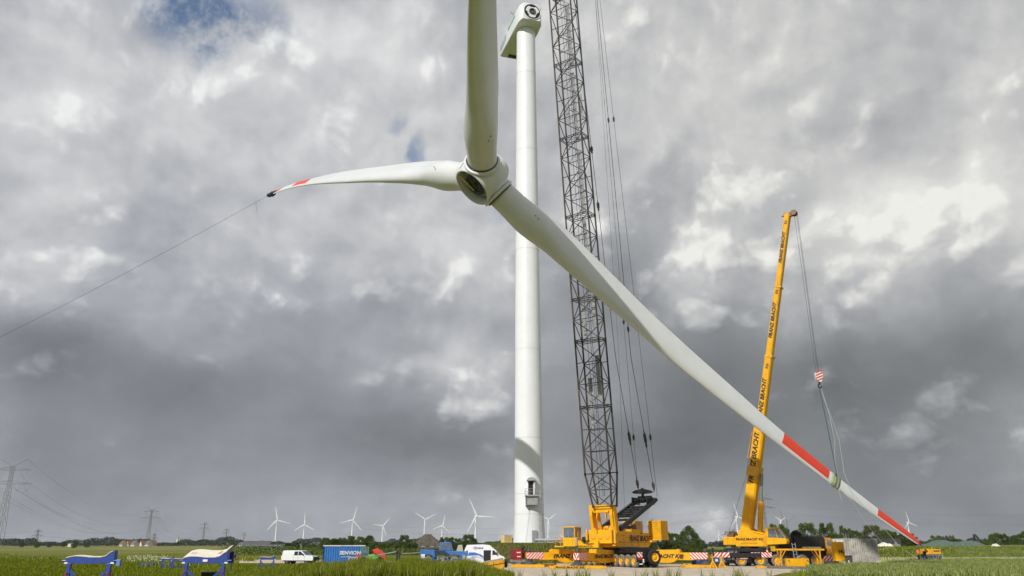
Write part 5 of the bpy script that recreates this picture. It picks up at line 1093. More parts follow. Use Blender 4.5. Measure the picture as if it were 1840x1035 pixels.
for x in (-1.2, 1.1): mb = MB(); mb.tube((x, -.32, .95), (x+.1, -.36, .7), .03); mb.lathe([(.05, 0), (.08, .02), (.05, .05)], (x, -.3, .9), (0, -1, 0), 8); mb.build('catch', DKGR, o)
mb = MB(); mb.bb(-1.3, -1.1, -.3, .3, 0, .1); mb.bb(1.0, 1.2, -.3, .3, 0, .1); mb.build('skid', DKGR, o)
for k, (px, Yd, L, lab) in enumerate(((1392, 99.0, 1.7, 'weathered timber mat lying under the crane wheel at the edge of the gravel'), (1422, 97.5, 3.2, 'long weathered timber mat lying in front of the yellow plate box'), (1458, 97.0, 3.0, 'weathered timber mat half sunk in grass at the right end of the trestle'), (1366, 100.5, 1.0, 'short yellowish timber block beside the rear crane wheel'))):
    o = thing('timber_mat', lab, 'timber mat', (X_at(px, Yd, .2), Yd, .03), random.Random(k).uniform(-.06, .06), 'timber mats before the telescopic crane')
    for j in range(3): mb = MB(); mb.bb(-L/2+.05*j, L/2-.04*j, -.6+j*.42, -.22+j*.42, 0, .24+.02*j); mb.build('plank', WOODD if k < 3 else YEL2, o, .02)
# folding ladder leaning by the trestle
o = thing('step_ladder', 'short aluminium ladder leaning against the trestle table', 'ladder', (X_at(1429, 99.4, 2), 99.4, .2)); mb = MB()
for x in (-.2, .2): mb.tube((x, 0, .9), (x, .35, 2.75), .035)
for k in range(5): mb.tube((-.2, .07*k, 1.05+k*.38), (.2, .07*k, 1.05+k*.38), .025)
mb.bar((-.2, 0, .0), (-.2, 0, 1.0), .05, .05); mb.bar((.2, 0, .0), (.2, 0, 1.0), .05, .05); mb.build('rungs_and_rails', GALV, o)
# lettered yellow box, grey hut, bin
X0 = X_at(1511, 103, 1.5); o = thing('lettered_box', 'tall yellow steel box with black lettering left of the grey container', 'steel box', (X0, 103, .03), -.1)
mb = MB(); mb.bb(-.85, 1.6, -.7, .7, .75, 3.05); mb.build('box_shell', YEL, o, .03); text('FRANZ', .56, (-.45, -.725, 1.85), (1, 0, 0), (0, 0, 1), LET, o, bold=.015, align='LEFT')
mb = MB(); mb.bb(-.7, -.5, -.6, .6, 0, .75); mb.bb(1.2, 1.4, -.6, .6, 0, .75); mb.bb(-.6, 1.3, -.1, .1, .3, .5); mb.build('stand', BLK, o)
mb = MB(); mb.bb(-.7, -.6, -.6, -.5, 3.05, 3.2); mb.bb(1.2, 1.3, -.6, -.5, 3.05, 3.2); mb.build('lug', DKGR, o)
o = thing('site_cabin', 'long pale cabin roof showing above the yellow lettered box', 'cabin', (X_at(1508, 113, 2), 113, 0), 0); mb = MB(); mb.bb(-2.2, 2.6, -1.2, 1.2, .3, 3.1); mb.build('cabin_wall', mat('cabin_grey', (.30, .30, .29), .6), o); mb = MB(); mb.bb(-2.25, 2.65, -1.25, 1.25, 3.1, 3.45); mb.build('cabin_roof', mat('cabin_roof', (.62, .63, .62), .5), o)
GW = mat('weathered_panel', (.43, .41, .37), .8, var=.2, scale=1.5, dirt=.45)
def hut():
    X0 = X_at(1545, 97, 1.5); o = thing('storage_container', 'weathered grey ribbed container at the edge of the green field', 'container', (X0, 97, 0), 0)
    a = Vector((-1.5, .5, 0)); b = Vector((0, 0, 0)); c = Vector((2.5, .65, 0)); d = c+Vector((-1.0, 2.2, 0)); e = a+Vector((-1, 2.2, 0))*.7; H0, H1 = .35, 3.42
    def wall(p, q, n, amp):
        mb = MB(); dr = (q-p); L = dr.length; dr.normalize(); nr = Vector((dr.y, -dr.x, 0)); pts = []
        for k in range(n):
            w = L/n; s = k*w
            pts += [p+dr*s, p+dr*(s+w*.25)+nr*amp, p+dr*(s+w*.6)+nr*amp, p+dr*(s+w*.85)]
        pts.append(q); m_ = len(pts)
        mb.add([x+Vector((0, 0, H0)) for x in pts]+[x+Vector((0, 0, H1)) for x in pts], [(k, k+1, k+1+m_, k+m_) for k in range(m_-1)]); return mb
    wall(a, b, 6, .10).build('front_wall', GW, o); wall(b, c, 11, .12).build('side_wall', GW, o); wall(c, d, 8, .05).build('back_wall', GW, o)
    mb = MB(); mb.prism([(a.x, a.y), (b.x, b.y), (c.x, c.y), (d.x, d.y), (e.x, e.y)], (0, 0, H1+.03), (1, 0, 0), (0, 1, 0), (0, 0, 1), .1); mb.build('roof_edge', mat('panel_rim', (.25, .24, .22), .7), o)
    mb = MB()
    for p in (a, b, c): mb.bb(p.x-.06, p.x+.06, p.y-.1, p.y, H0-.2, H1)
    mb.bb(-1.0, -.6, .16, .24, 1.75, 1.85); mb.bb(-1.1, -1.02, .1, .3, 1.6, 2.0); mb.build('corner_post', GW, o)
    mb = MB()
    for x in (-1.4, .2, 2.2): mb.bb(x-.15, x+.15, .7, 1.0, 0, H0)
    mb.build('footing', CONC, o)
    for k in range(3): mb = MB(); mb.tube((-1.1+k*.28, 1.2, H1), (-1.1+k*.28, 1.2, H1+.55), .045, 6); mb.tube((-1.1+k*.28, 1.2, H1+.55), (-1.18+k*.28, 1.2, H1+.62), .045, 6); mb.build('vent_pipe', GALV, o)
hut()
o = thing('wheelie_bin', 'small dark grey wheeled bin before the ribbed container', 'bin', (X_at(1526, 94, .8), 94, 0), 0); mb = MB(); mb.prism([(-.24, .1), (.24, .1), (.32, 1.0), (-.32, 1.0)], (0, 0, .5), (1, 0, 0), (0, 0, 1), (0, -1, 0), .6); mb.build('body', DKGR, o, .02); mb = MB(); mb.box((0, 0, 1.54), (.72, .68, .07)); mb.build('lid', BLK, o); mb = MB(); mb.bb(-.24, -.1, -.325, -.31, .7, 1.05); mb.build('sticker', LETW, o); mb = MB(); mb.tube((-.3, .2, .62), (.3, .2, .62), .12, 12); mb.bb(-.3, .3, -.3, .3, 0, .6); mb.build('base', DKGR, o)
# white sheeted heap, dark hall roof and grey trailer
def heap(name, label, cat_, X, Y, w, d, h, m_, seed, z=0.0):
    rnd = random.Random(seed); mb = MB(); nx, ny = 26, 12; vs = []
    for j in range(ny+1):
        for i in range(nx+1):
            u, v = i/nx*2-1, j/ny*2-1; e = max(0, 1-abs(u)**3.5)*max(0, 1-abs(v)**3)
            vs.append((u*w/2, v*d/2, h*e**.6*(1+.07*math.sin(9*u+seed)+.05*math.sin(17*u+3*v))))
    mb.add(vs, [(j*(nx+1)+i, j*(nx+1)+i+1, (j+1)*(nx+1)+i+1, (j+1)*(nx+1)+i) for j in range(ny) for i in range(nx)], smooth=True)
    o = mb.build(name, m_); o.location = (X, Y, z); tag(o, label, cat_); return o
heap('sheeted_heap', 'cream white sheeted heap beyond the ribbed container', 'covered heap', X_at(1589, 172, 2), 172, 3.9, 5, 2.9, mat('white_sheet', (.74, .70, .60), .6, var=.06), 2)
o = thing('field_barn', 'low dark roofed barn beyond the white heap', 'barn', (X_at(1592, 215, 3), 215, 0)); mb = MB(); mb.bb(-2.6, 2.6, -2.5, 2.5, 0, 2.9); mb.build('wall', CONC, o); mb = MB(); mb.prism([(-2.9, 2.85), (2.9, 2.85), (2.5, 4.1), (-2.5, 4.1)], (0, 0, 0), (1, 0, 0), (0, 0, 1), (0, -1, 0), 5.4); mb.build('roof', mat('slate_dark', (.05, .052, .055), .7), o)
o = thing('farm_trailer', 'grey farm trailer with upright gear right of the white heap', 'trailer', (X_at(1609, 160, 2), 160, .6)); mb = MB(); mb.bb(-.95, .9, -.8, .8, .5, 1.2); mb.build('bed', GALV, o); mb = MB(); mb.prism([(-.2, 1.2), (.1, 2.6), (.3, 2.6), (.5, 1.9), (.9, 2.0), (.9, 1.2)], (0, 0, 0), (1, 0, 0), (0, 0, 1), (0, -1, 0), .5); mb.build('hopper', GALV, o)
for x in (-.5, .6): mb = MB(); mb.lathe([(.1, -.1), (.42, -.1), (.42, .1), (.1, .1)], (x, -.9, .3), (0, 1, 0), 18); mb.build('wheel', RUB, o)
# blade cradles ----------------------------------------------------------------
CRM = mat('saddle_pad', (.72, .66, .54), .85, var=.06, scale=2)
def cradle(name, label, X, Y, rz, sc=1.0, pad_d=.5, markings=False, sidebox=True, z=0.0):
    o = thing(name, label, 'blade cradle', (X, Y, z), rz, 'blue blade cradles in the meadow'); o.scale = (sc, sc, sc)
    top = [(-1.62, 1.98), (-1.45, 2.03), (-1.1, 2.10), (-.7, 2.10), (0, 2.03), (.7, 2.03), (1.05, 2.12), (1.3, 2.33), (1.5, 2.42), (1.62, 2.42)]
    mb = MB(); mb.prism([(-1.62, 1.6), (1.62, 1.62)]+top[::-1], (0, 0, 0), (1, 0, 0), (0, 0, 1), (0, -1, 0), .14); mb.prism([(1.3, 1.62), (1.62, 1.62), (1.62, 2.42), (1.5, 2.42), (1.3, 2.33)], (0, .2, 0), (1, 0, 0), (0, 0, 1), (0, -1, 0), .3); mb.build('saddle_beam', BLUE, o, .012)
    if pad_d > .6: mb = MB(); mb.prism([(-1.62, 1.6), (1.62, 1.62)]+top[::-1], (0, pad_d*1.0, 0), (1, 0, 0), (0, 0, 1), (0, -1, 0), .12); mb.build('saddle_beam', BLUE, o, .012)
    mb = MB(); dy = pad_d
    for (x0, z0), (x1, z1) in zip(top[:-2], top[1:-1]):
        rise = .42 if pad_d > .6 else .0
        mb.add([(x0, -.10, z0+.03), (x1, -.10, z1+.03), (x1, dy, z1+.06+rise), (x0, dy, z0+.06+rise), (x0, -.10, z0-.02), (x1, -.10, z1-.02), (x1, dy, z1), (x0, dy, z0)], [(0, 1, 2, 3), (0, 4, 5, 1), (3, 2, 6, 7), (4, 7, 6, 5)], smooth=False)
    mb.build('saddle_pad', CRM, o)
    if markings:
        mb = MB()
        for x, w in ((-1.2, .3), (-.95, .16), (.75, .3), (.9, .15)): mb.tube((x, .25, 2.27), (x+w*.3, pad_d*.8, 2.46), .02, 4)
        mb.build('red_mark', mat('faded_red', (.55, .22, .17), .8), o); mb = MB(); mb.bb(-.16, .18, -.095, -.075, 1.72, 1.88); mb.build('name_plate', LETW, o)
    for s_ in (-1, 1):
        mb = MB(); x = s_*1.35
        mb.bb(x-.12, x+.12, -.1, .12, .1, 1.62); mb.bar((x+s_*.0, 0, 1.35), (x+s_*.28, -.05, .1), .16, .12); mb.build('leg', BLUE, o, .01)
        mb = MB(); mb.bar((x-s_*.1, 0, 1.15), (x-s_*1.05, 0, .25), .14, .16); mb.build('brace', BLUE, o, .01)
        mb = MB(); mb.lathe([(.02, -.12), (.06, -.12), (.055, -.14)], (x+s_*.04, 0, .98), (0, 1, 0), 12); mb.lathe([(.07, .13), (.095, .14), (.06, .16), (.05, .14)], (x+s_*.04, 0, .98), (0, -1, 0), 16); mb.build('reflector', mat('reflector_red', (.55, .05, .08), .4), o)
        mb = MB(); mb.tube((x+s_*.2, 0, 1.78), (x+s_*.55, 0, 1.80), .07, 8); mb.bb(x+s_*.1, x+s_*.32, -.12, -.08, 1.6, 1.7, 1); mb.build('pin', [BLUE, LETW], o)
    mb = MB(); mb.bb(-1.5, 1.5, -.12, .12, 0, .14); mb.bar((-1.35, 0, .12), (-1.35, 1.0, .12), .14, .14); mb.bar((1.35, 0, .12), (1.35, 1.0, .12), .14, .14); mb.build('base_frame', BLUE, o)
    if sidebox: mb = MB(); mb.bb(1.82, 2.08, -.1, .2, 1.45, 1.88); mb.bb(1.62, 1.82, 0, .1, 1.72, 1.86); mb.build('side_box', mat('light_blue', (.12, .22, .48), .5), o, .02)
    return o
cradle('blade_cradle', 'large blue steel cradle with a white curved saddle, leftmost in the meadow', X_at(163, 55, 2), 55, 0)
cradle('blade_cradle', 'large blue steel cradle with a broad cream saddle and white plate', X_at(370, 58, 2), 58, .0, sc=.97, pad_d=1.3, markings=True, sidebox=False)
cradle('blade_cradle', 'small blue cradle standing before the gravel track left of the white pickup', X_at(480.5, 104, 1), 104, .15, sc=.60, sidebox=False)
cradle('blade_cradle', 'low blue cradle in the grass, second from left among the small ones', X_at(300, 101, 1), 101, -.35, sc=.55, sidebox=False)
cradle('blade_cradle', 'low blue cradle half behind the cream saddled one', X_at(322, 99, 1), 99, .2, sc=.55, sidebox=False)
o = thing('cradle_base', 'flat dark blue frame lying in the grass left of the low cradles', 'steel frame', (X_at(266, 108, .5), 108, 0)); mb = MB()
for y in (-.4, .4): mb.bb(-.85, .85, y-.06, y+.06, .15, .4)
for x in (-.7, 0, .7): mb.bb(x-.05, x+.05, -.4, .4, .18, .36)
mb.build('frame', BLUE, o)
o = thing('scrap_gear', 'brown and white machine part lying behind the cream saddled cradle', 'machine part', (X_at(418, 88, 1.5), 88, 0)); mb = MB(); mb.tube((-.5, 0, 1.6), (.3, 0, 1.75), .22, 14); mb.tube((.2, .1, 1.5), (.55, .1, 1.3), .15, 10); mb.build('drum', mat('rusty_brown', (.16, .09, .06), .7, var=.4), o); mb = MB(); mb.bb(-1.4, -.4, -.2, .2, 1.72, 1.84); mb.build('arm', WHT, o); mb = MB(); mb.tube((-.1, 0, 0), (-.1, 0, 1.5), .1); mb.bb(-.5, .4, -.4, .4, 0, .12); mb.build('stand', DKGR, o)
o = thing('black_crate', 'black box lying on the ground between the legs of the cream saddled cradle', 'box', (X_at(370, 59, .5), 59.5, 0)); mb = MB(); mb.bb(-.46, .46, -.3, .3, 0, .86); mb.build('box_shell', BLK, o, .02); mb = MB(); mb.bb(-.48, .48, -.32, .32, .86, .93); mb.build('lid', BLK, o)
# yellow machine at the tip of the low blade and the two workers
X0 = X_at(1676, 110, 1); o = thing('generator_trailer', 'low yellow and grey work trailer under the tip of the lowest blade', 'work trailer', (X0, 110.5, .35), 0); o.scale = (.85, .85, .85)
mb = MB(); mb.prism([(-1.3, 1.35), (-1.25, 2.15), (-.4, 2.2), (1.45, 2.1), (1.5, 1.35)], (0, 0, 0), (1, 0, 0), (0, 0, 1), (0, -1, 0), 1.1); mb.build('hood', YEL, o, .03)
mb = MB(); mb.bb(.35, 1.3, -.565, -.555, 1.75, 1.95); mb.build('grille', DKGR, o)
mb = MB(); mb.bb(-1.3, 1.4, -.5, .5, .75, 1.35); mb.build('chassis', mat('chassis_grey', (.10, .11, .13), .6, var=.4), o)
for s_ in (-1, 1): mb = MB(); mb.lathe([(.15, -.12), (.4, -.12), (.42, 0), (.4, .12), (.15, .12)], (.9*s_, -.5, .42), (0, 1, 0), 18); mb.build('wheel', RUB, o)
mb = MB()
for x in (-1.3, .1, .6, 1.5): mb.tube((x, -.62, 0), (x, -.62, 1.5 if x != .1 else 2.5), .04)
mb.tube((-1.3, -.62, 1.2), (1.5, -.62, 1.2), .035); mb.tube((.6, -.62, .3), (1.1, -.62, 1.2), .03); mb.bar((-2.3, -.3, 1.2), (-1.3, -.4, .5), .5, .06); mb.build('rail', GALV, o)
def person(label, X, Y, rz, vest, trousers, helmet, pose, z=0.0):
    o = thing('person', label, 'person', (X, Y, z), rz)
    skin = mat('skin', (.45, .27, .19), .6)
    # skeleton: connected edges with a skin radius at each joint
    if pose == 'stand':
        J = {'pelvis': ((0, 0, .95), .15), 'waist': ((0, 0, 1.12), .14), 'chest': ((0, -.02, 1.36), .18), 'neck': ((0, -.02, 1.53), .065), 'head': ((0, -.04, 1.68), .10), 'crown': ((0, -.03, 1.76), .085),
             'shL': ((-.2, -.02, 1.46), .075), 'elL': ((-.27, -.08, 1.2), .055), 'wrL': ((-.16, -.3, 1.12), .04), 'shR': ((.2, -.02, 1.46), .075), 'elR': ((.28, -.1, 1.22), .055), 'wrR': ((.16, -.33, 1.25), .04),
             'hiL': ((-.1, 0, .9), .11), 'knL': ((-.12, -.02, .5), .075), 'anL': ((-.13, 0, .09), .05), 'toL': ((-.14, -.17, .04), .045), 'hiR': ((.1, 0, .9), .11), 'knR': ((.13, -.03, .5), .075), 'anR': ((.16, .02, .09), .05), 'toR': ((.17, -.15, .04), .045)}
    else:   # bending forward, reaching to the blade
        J = {'pelvis': ((0, .08, .92), .15), 'waist': ((0, 0, 1.08), .14), 'chest': ((.04, -.16, 1.28), .18), 'neck': ((.07, -.28, 1.40), .065), 'head': ((.1, -.38, 1.50), .10), 'crown': ((.12, -.43, 1.57), .085),
             'shL': ((-.17, -.2, 1.36), .075), 'elL': ((-.12, -.42, 1.24), .055), 'wrL': ((.02, -.6, 1.4), .04), 'shR': ((.23, -.2, 1.36), .075), 'elR': ((.33, -.4, 1.3), .055), 'wrR': ((.28, -.6, 1.5), .04),
             'hiL': ((-.12, .06, .88), .11), 'knL': ((-.17, -.06, .48), .075), 'anL': ((-.2, .06, .09), .05), 'toL': ((-.21, -.11, .04), .045), 'hiR': ((.1, .06, .88), .11), 'knR': ((.2, -.1, .48), .075), 'anR': ((.22, -.02, .09), .05), 'toR': ((.23, -.19, .04), .045)}
    E_ = [('pelvis', 'waist'), ('waist', 'chest'), ('chest', 'neck'), ('neck', 'head'), ('head', 'crown'), ('chest', 'shL'), ('shL', 'elL'), ('elL', 'wrL'), ('chest', 'shR'), ('shR', 'elR'), ('elR', 'wrR'), ('pelvis', 'hiL'), ('hiL', 'knL'), ('knL', 'anL'), ('anL', 'toL'), ('pelvis', 'hiR'), ('hiR', 'knR'), ('knR', 'anR'), ('anR', 'toR')]
    # fingers: short chains from each palm
    for s_ in ('L', 'R'):
        w = Vector(J['wr'+s_][0]); el = Vector(J['el'+s_][0]); d = (w-el).normalized(); side_ = d.cross(Vector((0, 0, 1))).normalized(); pm = w+d*.08
        J['pa'+s_] = (tuple(pm), .035); E_.append(('wr'+s_, 'pa'+s_))
        for k, ln in enumerate((.065, .075, .07, .055)):
            a = pm+side_*(-.03+.02*k)+d*.02; J['f%d%s' % (k, s_)] = (tuple(a+d*ln*.6), .010); J['g%d%s' % (k, s_)] = (tuple(a+d*ln*.9+Vector((0, 0, -.03))), .009); E_ += [('pa'+s_, 'f%d%s' % (k, s_)), ('f%d%s' % (k, s_), 'g%d%s' % (k, s_))]
        J['t'+s_] = (tuple(w+d*.05+side_*-.05), .011); E_.append(('wr'+s_, 't'+s_))
    names = list(J); me = bpy.data.meshes.new('body'); me.from_pydata([J[k][0] for k in names], [(names.index(a), names.index(b)) for a, b in E_], [])
    b = bpy.data.objects.new('body', me); COL.objects.link(b); b.parent = o
    md = b.modifiers.new('skin', 'SKIN'); md.use_smooth_shade = True
    for k, v in zip(names, me.skin_vertices[0].data): r = J[k][1]; v.radius = (r, r); v.use_root = (k == 'pelvis')
    sb = b.modifiers.new('sub', 'SUBSURF'); sb.levels = 1; sb.render_levels = 2
    dg = bpy.context.evaluated_depsgraph_get(); m2 = bpy.data.meshes.new_from_object(b.evaluated_get(dg)); b.modifiers.clear(); b.data = m2; m2.materials.clear()
    boots = mat('boots', (.02, .018, .016), .7)
    for m_ in (skin, vest, trousers, boots): m2.materials.append(m_)
    hz = J['neck'][0][2]+.02; pz = .97; hx, hy = J['head'][0][0], J['head'][0][1]
    for p in m2.polygons:
        c = p.center; p.use_smooth = True
        dh = min((c-Vector(J['pa'+s_][0])).length for s_ in 'LR')
        p.material_index = 0 if (c.z > hz and abs(c.x-hx) < .16 and (c-Vector(J['head'][0])).length < .22) or dh < .11 else (3 if c.z < .12 else (2 if c.z < pz else 1))
    hp = Vector(J['head'][0]); mb = MB(); up = (Vector(J['crown'][0])-hp).normalized(); fwd = Vector((0, -1, 0))
    mb.lathe([(.155, -.01), (.15, .0), (.135, .06), (.1, .115), (.05, .14), (.005, .146)], hp+up*.05, up, 18); mb.box(hp+up*.055+fwd*.15, (.2, .1, .015)); mb.build('helmet', helmet, o)
    mb = MB(); mb.lathe([(.018, 0), (.012, .02), (.002, .028)], hp+fwd*.095+Vector((0, 0, -.01)), fwd, 6); mb.build('nose', skin, o)
    for s_ in (-1, 1): mb = MB(); mb.lathe([(.013, 0), (.009, .008), (.001, .01)], hp+fwd*.088+Vector((s_*.035, 0, .03)), fwd, 8); mb.build('eye', BLK, o); mb = MB(); mb.lathe([(.028, 0), (.02, .018), (.002, .02)], hp+Vector((s_*.098, 0, .0)), (s_, 0, 0), 8); mb.build('ear', skin, o)
    mb = MB(); mb.bar(hp+fwd*.092+Vector((-.025, 0, -.055)), hp+fwd*.092+Vector((.025, 0, -.055)), .008, .01); mb.build('mouth', mat('lips', (.30, .12, .09), .6), o)
    return o
ORG = mat('vest_orange', (.85, .22, .06), .7, var=.1, scale=6); NAVY = mat('dark_workwear', (.012, .013, .018), .85)
person('worker in an orange jacket and dark trousers standing left of the blade tip', X_at(1651, 108.5, 1), 108.5, .5, ORG, NAVY, BLK, 'stand', .52)
person('worker all in black bending towards the blade tip', X_at(1664, 108, 1), 108.2, -.3, NAVY, NAVY, BLK, 'bend', .52)
# ---------------------------------------------------------------- vegetation
def leafmat(name, a, b, rough=.75, trans=.25):
    m = bpy.data.materials.new(name); m.use_nodes = True; nt = m.node_tree; p = nt.nodes['Principled BSDF']; p.inputs['Roughness'].default_value = rough; p.inputs['Specular IOR Level'].default_value = .25
    tc = nt.nodes.new('ShaderNodeTexCoord'); n = nt.nodes.new('ShaderNodeTexNoise'); n.inputs['Scale'].default_value = .55; n.inputs['Detail'].default_value = 5; nt.links.new(tc.outputs['Object'], n.inputs['Vector'])
    oi = nt.nodes.new('ShaderNodeObjectInfo'); ad = nt.nodes.new('ShaderNodeMath'); ad.operation = 'MULTIPLY_ADD'; nt.links.new(oi.outputs['Random'], ad.inputs[0]); ad.inputs[1].default_value = .22; nt.links.new(n.outputs['Fac'], ad.inputs[2])
    r = nt.nodes.new('ShaderNodeValToRGB'); nt.links.new(ad.outputs[0], r.inputs[0]); e = r.color_ramp.elements; e[0].position = .42; e[0].color = (*a, 1); e[1].position = .82; e[1].color = (*b, 1)
    nt.links.new(r.outputs[0], p.inputs['Base Color'])
    if trans:
        t = nt.nodes.new('ShaderNodeBsdfTranslucent'); nt.links.new(r.outputs[0], t.inputs[0]); mx = nt.nodes.new('ShaderNodeMixShader'); mx.inputs[0].default_value = trans
        nt.links.new(p.outputs[0], mx.inputs[1]); nt.links.new(t.outputs[0], mx.inputs[2]); nt.links.new(mx.outputs[0], nt.nodes['Material Output'].inputs[0])
    return m
LF = [leafmat('leaf_dark', (.05, .078, .014), (.105, .145, .026)), leafmat('leaf_mid', (.062, .10, .018), (.125, .17, .034)), leafmat('leaf_olive', (.075, .088, .022), (.125, .14, .04)), leafmat('leaf_far_hazed', (.05, .07, .048), (.08, .10, .068))]  # the far leaf has distance haze mixed into its bluish grey green
BARK = mat('bark', (.09, .07, .05), .9, var=.3)
def quads(P, S, rng, up=.35):
    """many small leaf faces as one array: centres P, sizes S"""
    n = len(P); a = rng.normal(size=(n, 3)); a /= np.linalg.norm(a, axis=1)[:, None]; b = rng.normal(size=(n, 3)); b -= (b*a).sum(1)[:, None]*a; b /= np.linalg.norm(b, axis=1)[:, None]
    a = a*S[:, None]*.5; b = b*S[:, None]*.32
    V = np.stack([P-a, P-b*.9+a*.1, P+a, P+b*1.1-a*.05], 1).reshape(-1, 3); return V
def mesh_quads(name, V, mat_list, mi=None):
    n = len(V)//4; me = bpy.data.meshes.new(name); me.vertices.add(n*4); me.vertices.foreach_set('co', V.astype(np.float32).ravel()); me.loops.add(n*4); me.loops.foreach_set('vertex_index', np.arange(n*4, dtype=np.int32))
    me.polygons.add(n); me.polygons.foreach_set('loop_start', np.arange(0, n*4, 4, dtype=np.int32)); me.polygons.foreach_set('loop_total', np.full(n, 4, dtype=np.int32))
    for m in mat_list: me.materials.append(m)
    if mi is not None: me.polygons.foreach_set('material_index', mi.astype(np.int32))
    me.update(); me.validate(); return me
def crown_points(rng, kind, n):
    """unit crown: height 1 from z=0 to 1, half width about .5 ; clumps on an uneven envelope"""
    nc = 78; C = []; Rr = []
    for _ in range(nc):
        t = rng.uniform(0, 2*math.pi); u = rng.uniform(0, 1)
        if kind == 'cone': z = .04+.92*u; w = .50*(1-u**1.6)**.75*rng.uniform(.72, 1.0)
        elif kind == 'round': z = .10+.82*u; w = .50*math.sqrt(max(.02, 1-((z-.48)/.52)**2))*rng.uniform(.6, 1.02)
        elif kind == 'lumpy': z = .08+.86*u; w = .46*math.sqrt(max(.02, 1-((z-.45)/.6)**2))*rng.uniform(.35, 1.12)
        else: z = .05+.8*u; w = .55*math.sqrt(max(.02, 1-(z-.3)**2/.5))*rng.uniform(.5, 1.05)
        C.append((w*math.cos(t), w*math.sin(t), z)); Rr.append(rng.uniform(.10, .17)*(1.1-.4*u))
    for _ in range(14): C.append((rng.uniform(-.2, .2), rng.uniform(-.2, .2), rng.uniform(.15, .7))); Rr.append(.17)
    C = np.array(C); Rr = np.array(Rr); k = rng.integers(0, nc, n); d = rng.normal(size=(n, 3)); d /= np.linalg.norm(d, axis=1)[:, None]; r = Rr[k]*rng.uniform(.45, 1.08, n)
    P = C[k]+d*r[:, None]*np.array([1, 1, .85]); return P, C
def tree_proto(kind, seed, n, leaf, mats_, name='deciduous_tree'):
    rng = np.random.default_rng(seed); P, C = crown_points(rng, kind, n); V = quads(P, np.full(n, leaf)*rng.uniform(.6, 1.3, n), rng)
    root = bpy.data.objects.new(name, None); me = mesh_quads('crown', V, mats_); c = bpy.data.objects.new('crown', me)
    mb = MB(); mb.tube((0, 0, -.16), (0, 0, .12), .035, 8, .028); mb.tube((0, 0, .12), (.01, 0, .6), .028, 7, .012)
    for q in C[::4]: mb.tube((0, 0, .1+.4*q[2]), tuple(q*.92), .012, 5, .004)
    return root, me, mb
PROTO = {}
for k, (kind, seed, n, leaf) in {'cone': ('cone', 3, 13000, .034), 'round': ('round', 5, 12000, .038), 'round2': ('round', 15, 12000, .038), 'lumpy': ('lumpy', 7, 11000, .040), 'lumpy2': ('lumpy', 17, 11000, .040), 'bush': ('bush', 9, 5000, .055), 'far': ('lumpy', 21, 1500, .085), 'far2': ('round', 22, 1500, .085)}.items():
    rng = np.random.default_rng(seed); P, C = crown_points(rng, kind, n); V = quads(P, leaf*rng.uniform(.6, 1.35, n), rng)
    mb = MB(); mb.tube((0, 0, -.22), (0, 0, .12), .035, 8, .028); mb.tube((0, 0, .12), (.01, 0, .6), .028, 7, .012)
    for q in C[::4]: mb.tube((0, 0, .1+.4*q[2]), tuple(q*.92), .012, 5, .004)
    tm = bpy.data.meshes.new('trunk'); tm.from_pydata(mb.v, [], mb.f); tm.materials.append(BARK)
    PROTO[k] = (V, tm, {})
def tree(name, label, kind, px, Y, top, wpx, col, base=0.0, crown_z=None, group=None, cat_='tree'):
    V, tm, cache = PROTO[kind]
    if col not in cache: cache[col] = mesh_quads('crown', V, [LF[col]])
    h = Z_at(top, Y)-base; w = wpx*Y/1457/1.06; cz = crown_z if crown_z is not None else h*.05
    r = thing(name, label, cat_, (X_at(px, Y, h/2), Y, base), (px*7.3) % 6.28, group)
    for nm, me in (('crown', cache[col]), ('trunk', tm)):
        o = bpy.data.objects.new(nm, me); COL.objects.link(o); o.parent = r; o.location = (0, 0, cz); o.scale = (w, w, (h-cz))
    return r
ordn = ['first', 'second', 'third', 'fourth', 'fifth', 'sixth', 'seventh', 'eighth', 'ninth', 'tenth', 'eleventh', 'twelfth', 'thirteenth', 'fourteenth', 'fifteenth', 'sixteenth']
def row(lst, where, grp, name='deciduous_tree', cat_='tree'):
    lst = sorted(lst)
    for i, t in enumerate(lst):
        px, Y, top, w, kind, col = t; tree(name, '%s %s from the left %s' % (ordn[i], cat_, where), kind, px, Y, top, w, col, group=grp, cat_=cat_)
tree('conical_tree', 'tall dark pointed tree right of the big crane counterweight', 'cone', 1238, 215, 944, 50, 0)
row([(1198, 235, 955, 26, 'lumpy', 0), (1214, 240, 957, 30, 'round', 0), (1180, 230, 968, 30, 'bush', 0), (1207, 215, 972, 34, 'bush', 0), (1258, 235, 966, 22, 'bush', 0)], 'in the clump beside the pointed tree', 'trees beside the pointed tree')
row([(1052, 250, 963, 18, 'round', 0), (1064, 245, 955, 22, 'lumpy', 0), (1080, 250, 957, 24, 'round2', 0), (1100, 250, 960, 26, 'bush', 0), (1136, 240, 962, 30, 'round', 0), (1160, 240, 966, 26, 'lumpy2', 0), (998, 330, 967, 12, 'lumpy', 1)], 'seen behind the big crane', 'trees behind the big crane')
row([(1398, 235, 940, 36, 'round2', 0), (1412, 250, 946, 22, 'lumpy', 0)], 'behind the cab of the telescopic crane', 'trees behind the crane cab')
tree('round_tree', 'round bushy tree above the black engine deck', 'round', 1450, 235, 938, 40, 1)
tree('tall_tree', 'upright oval tree right of the round one above the engine deck', 'round2', 1487, 240, 938, 32, 1)
row([(1507, 250, 958, 24, 'lumpy', 1), (1514, 290, 943, 10, 'lumpy2', 1), (1524, 250, 948, 24, 'lumpy2', 2), (1540, 260, 952, 26, 'round', 0), (1552, 240, 958, 20, 'bush', 0)], 'above the yellow lettered box', 'trees above the lettered box')
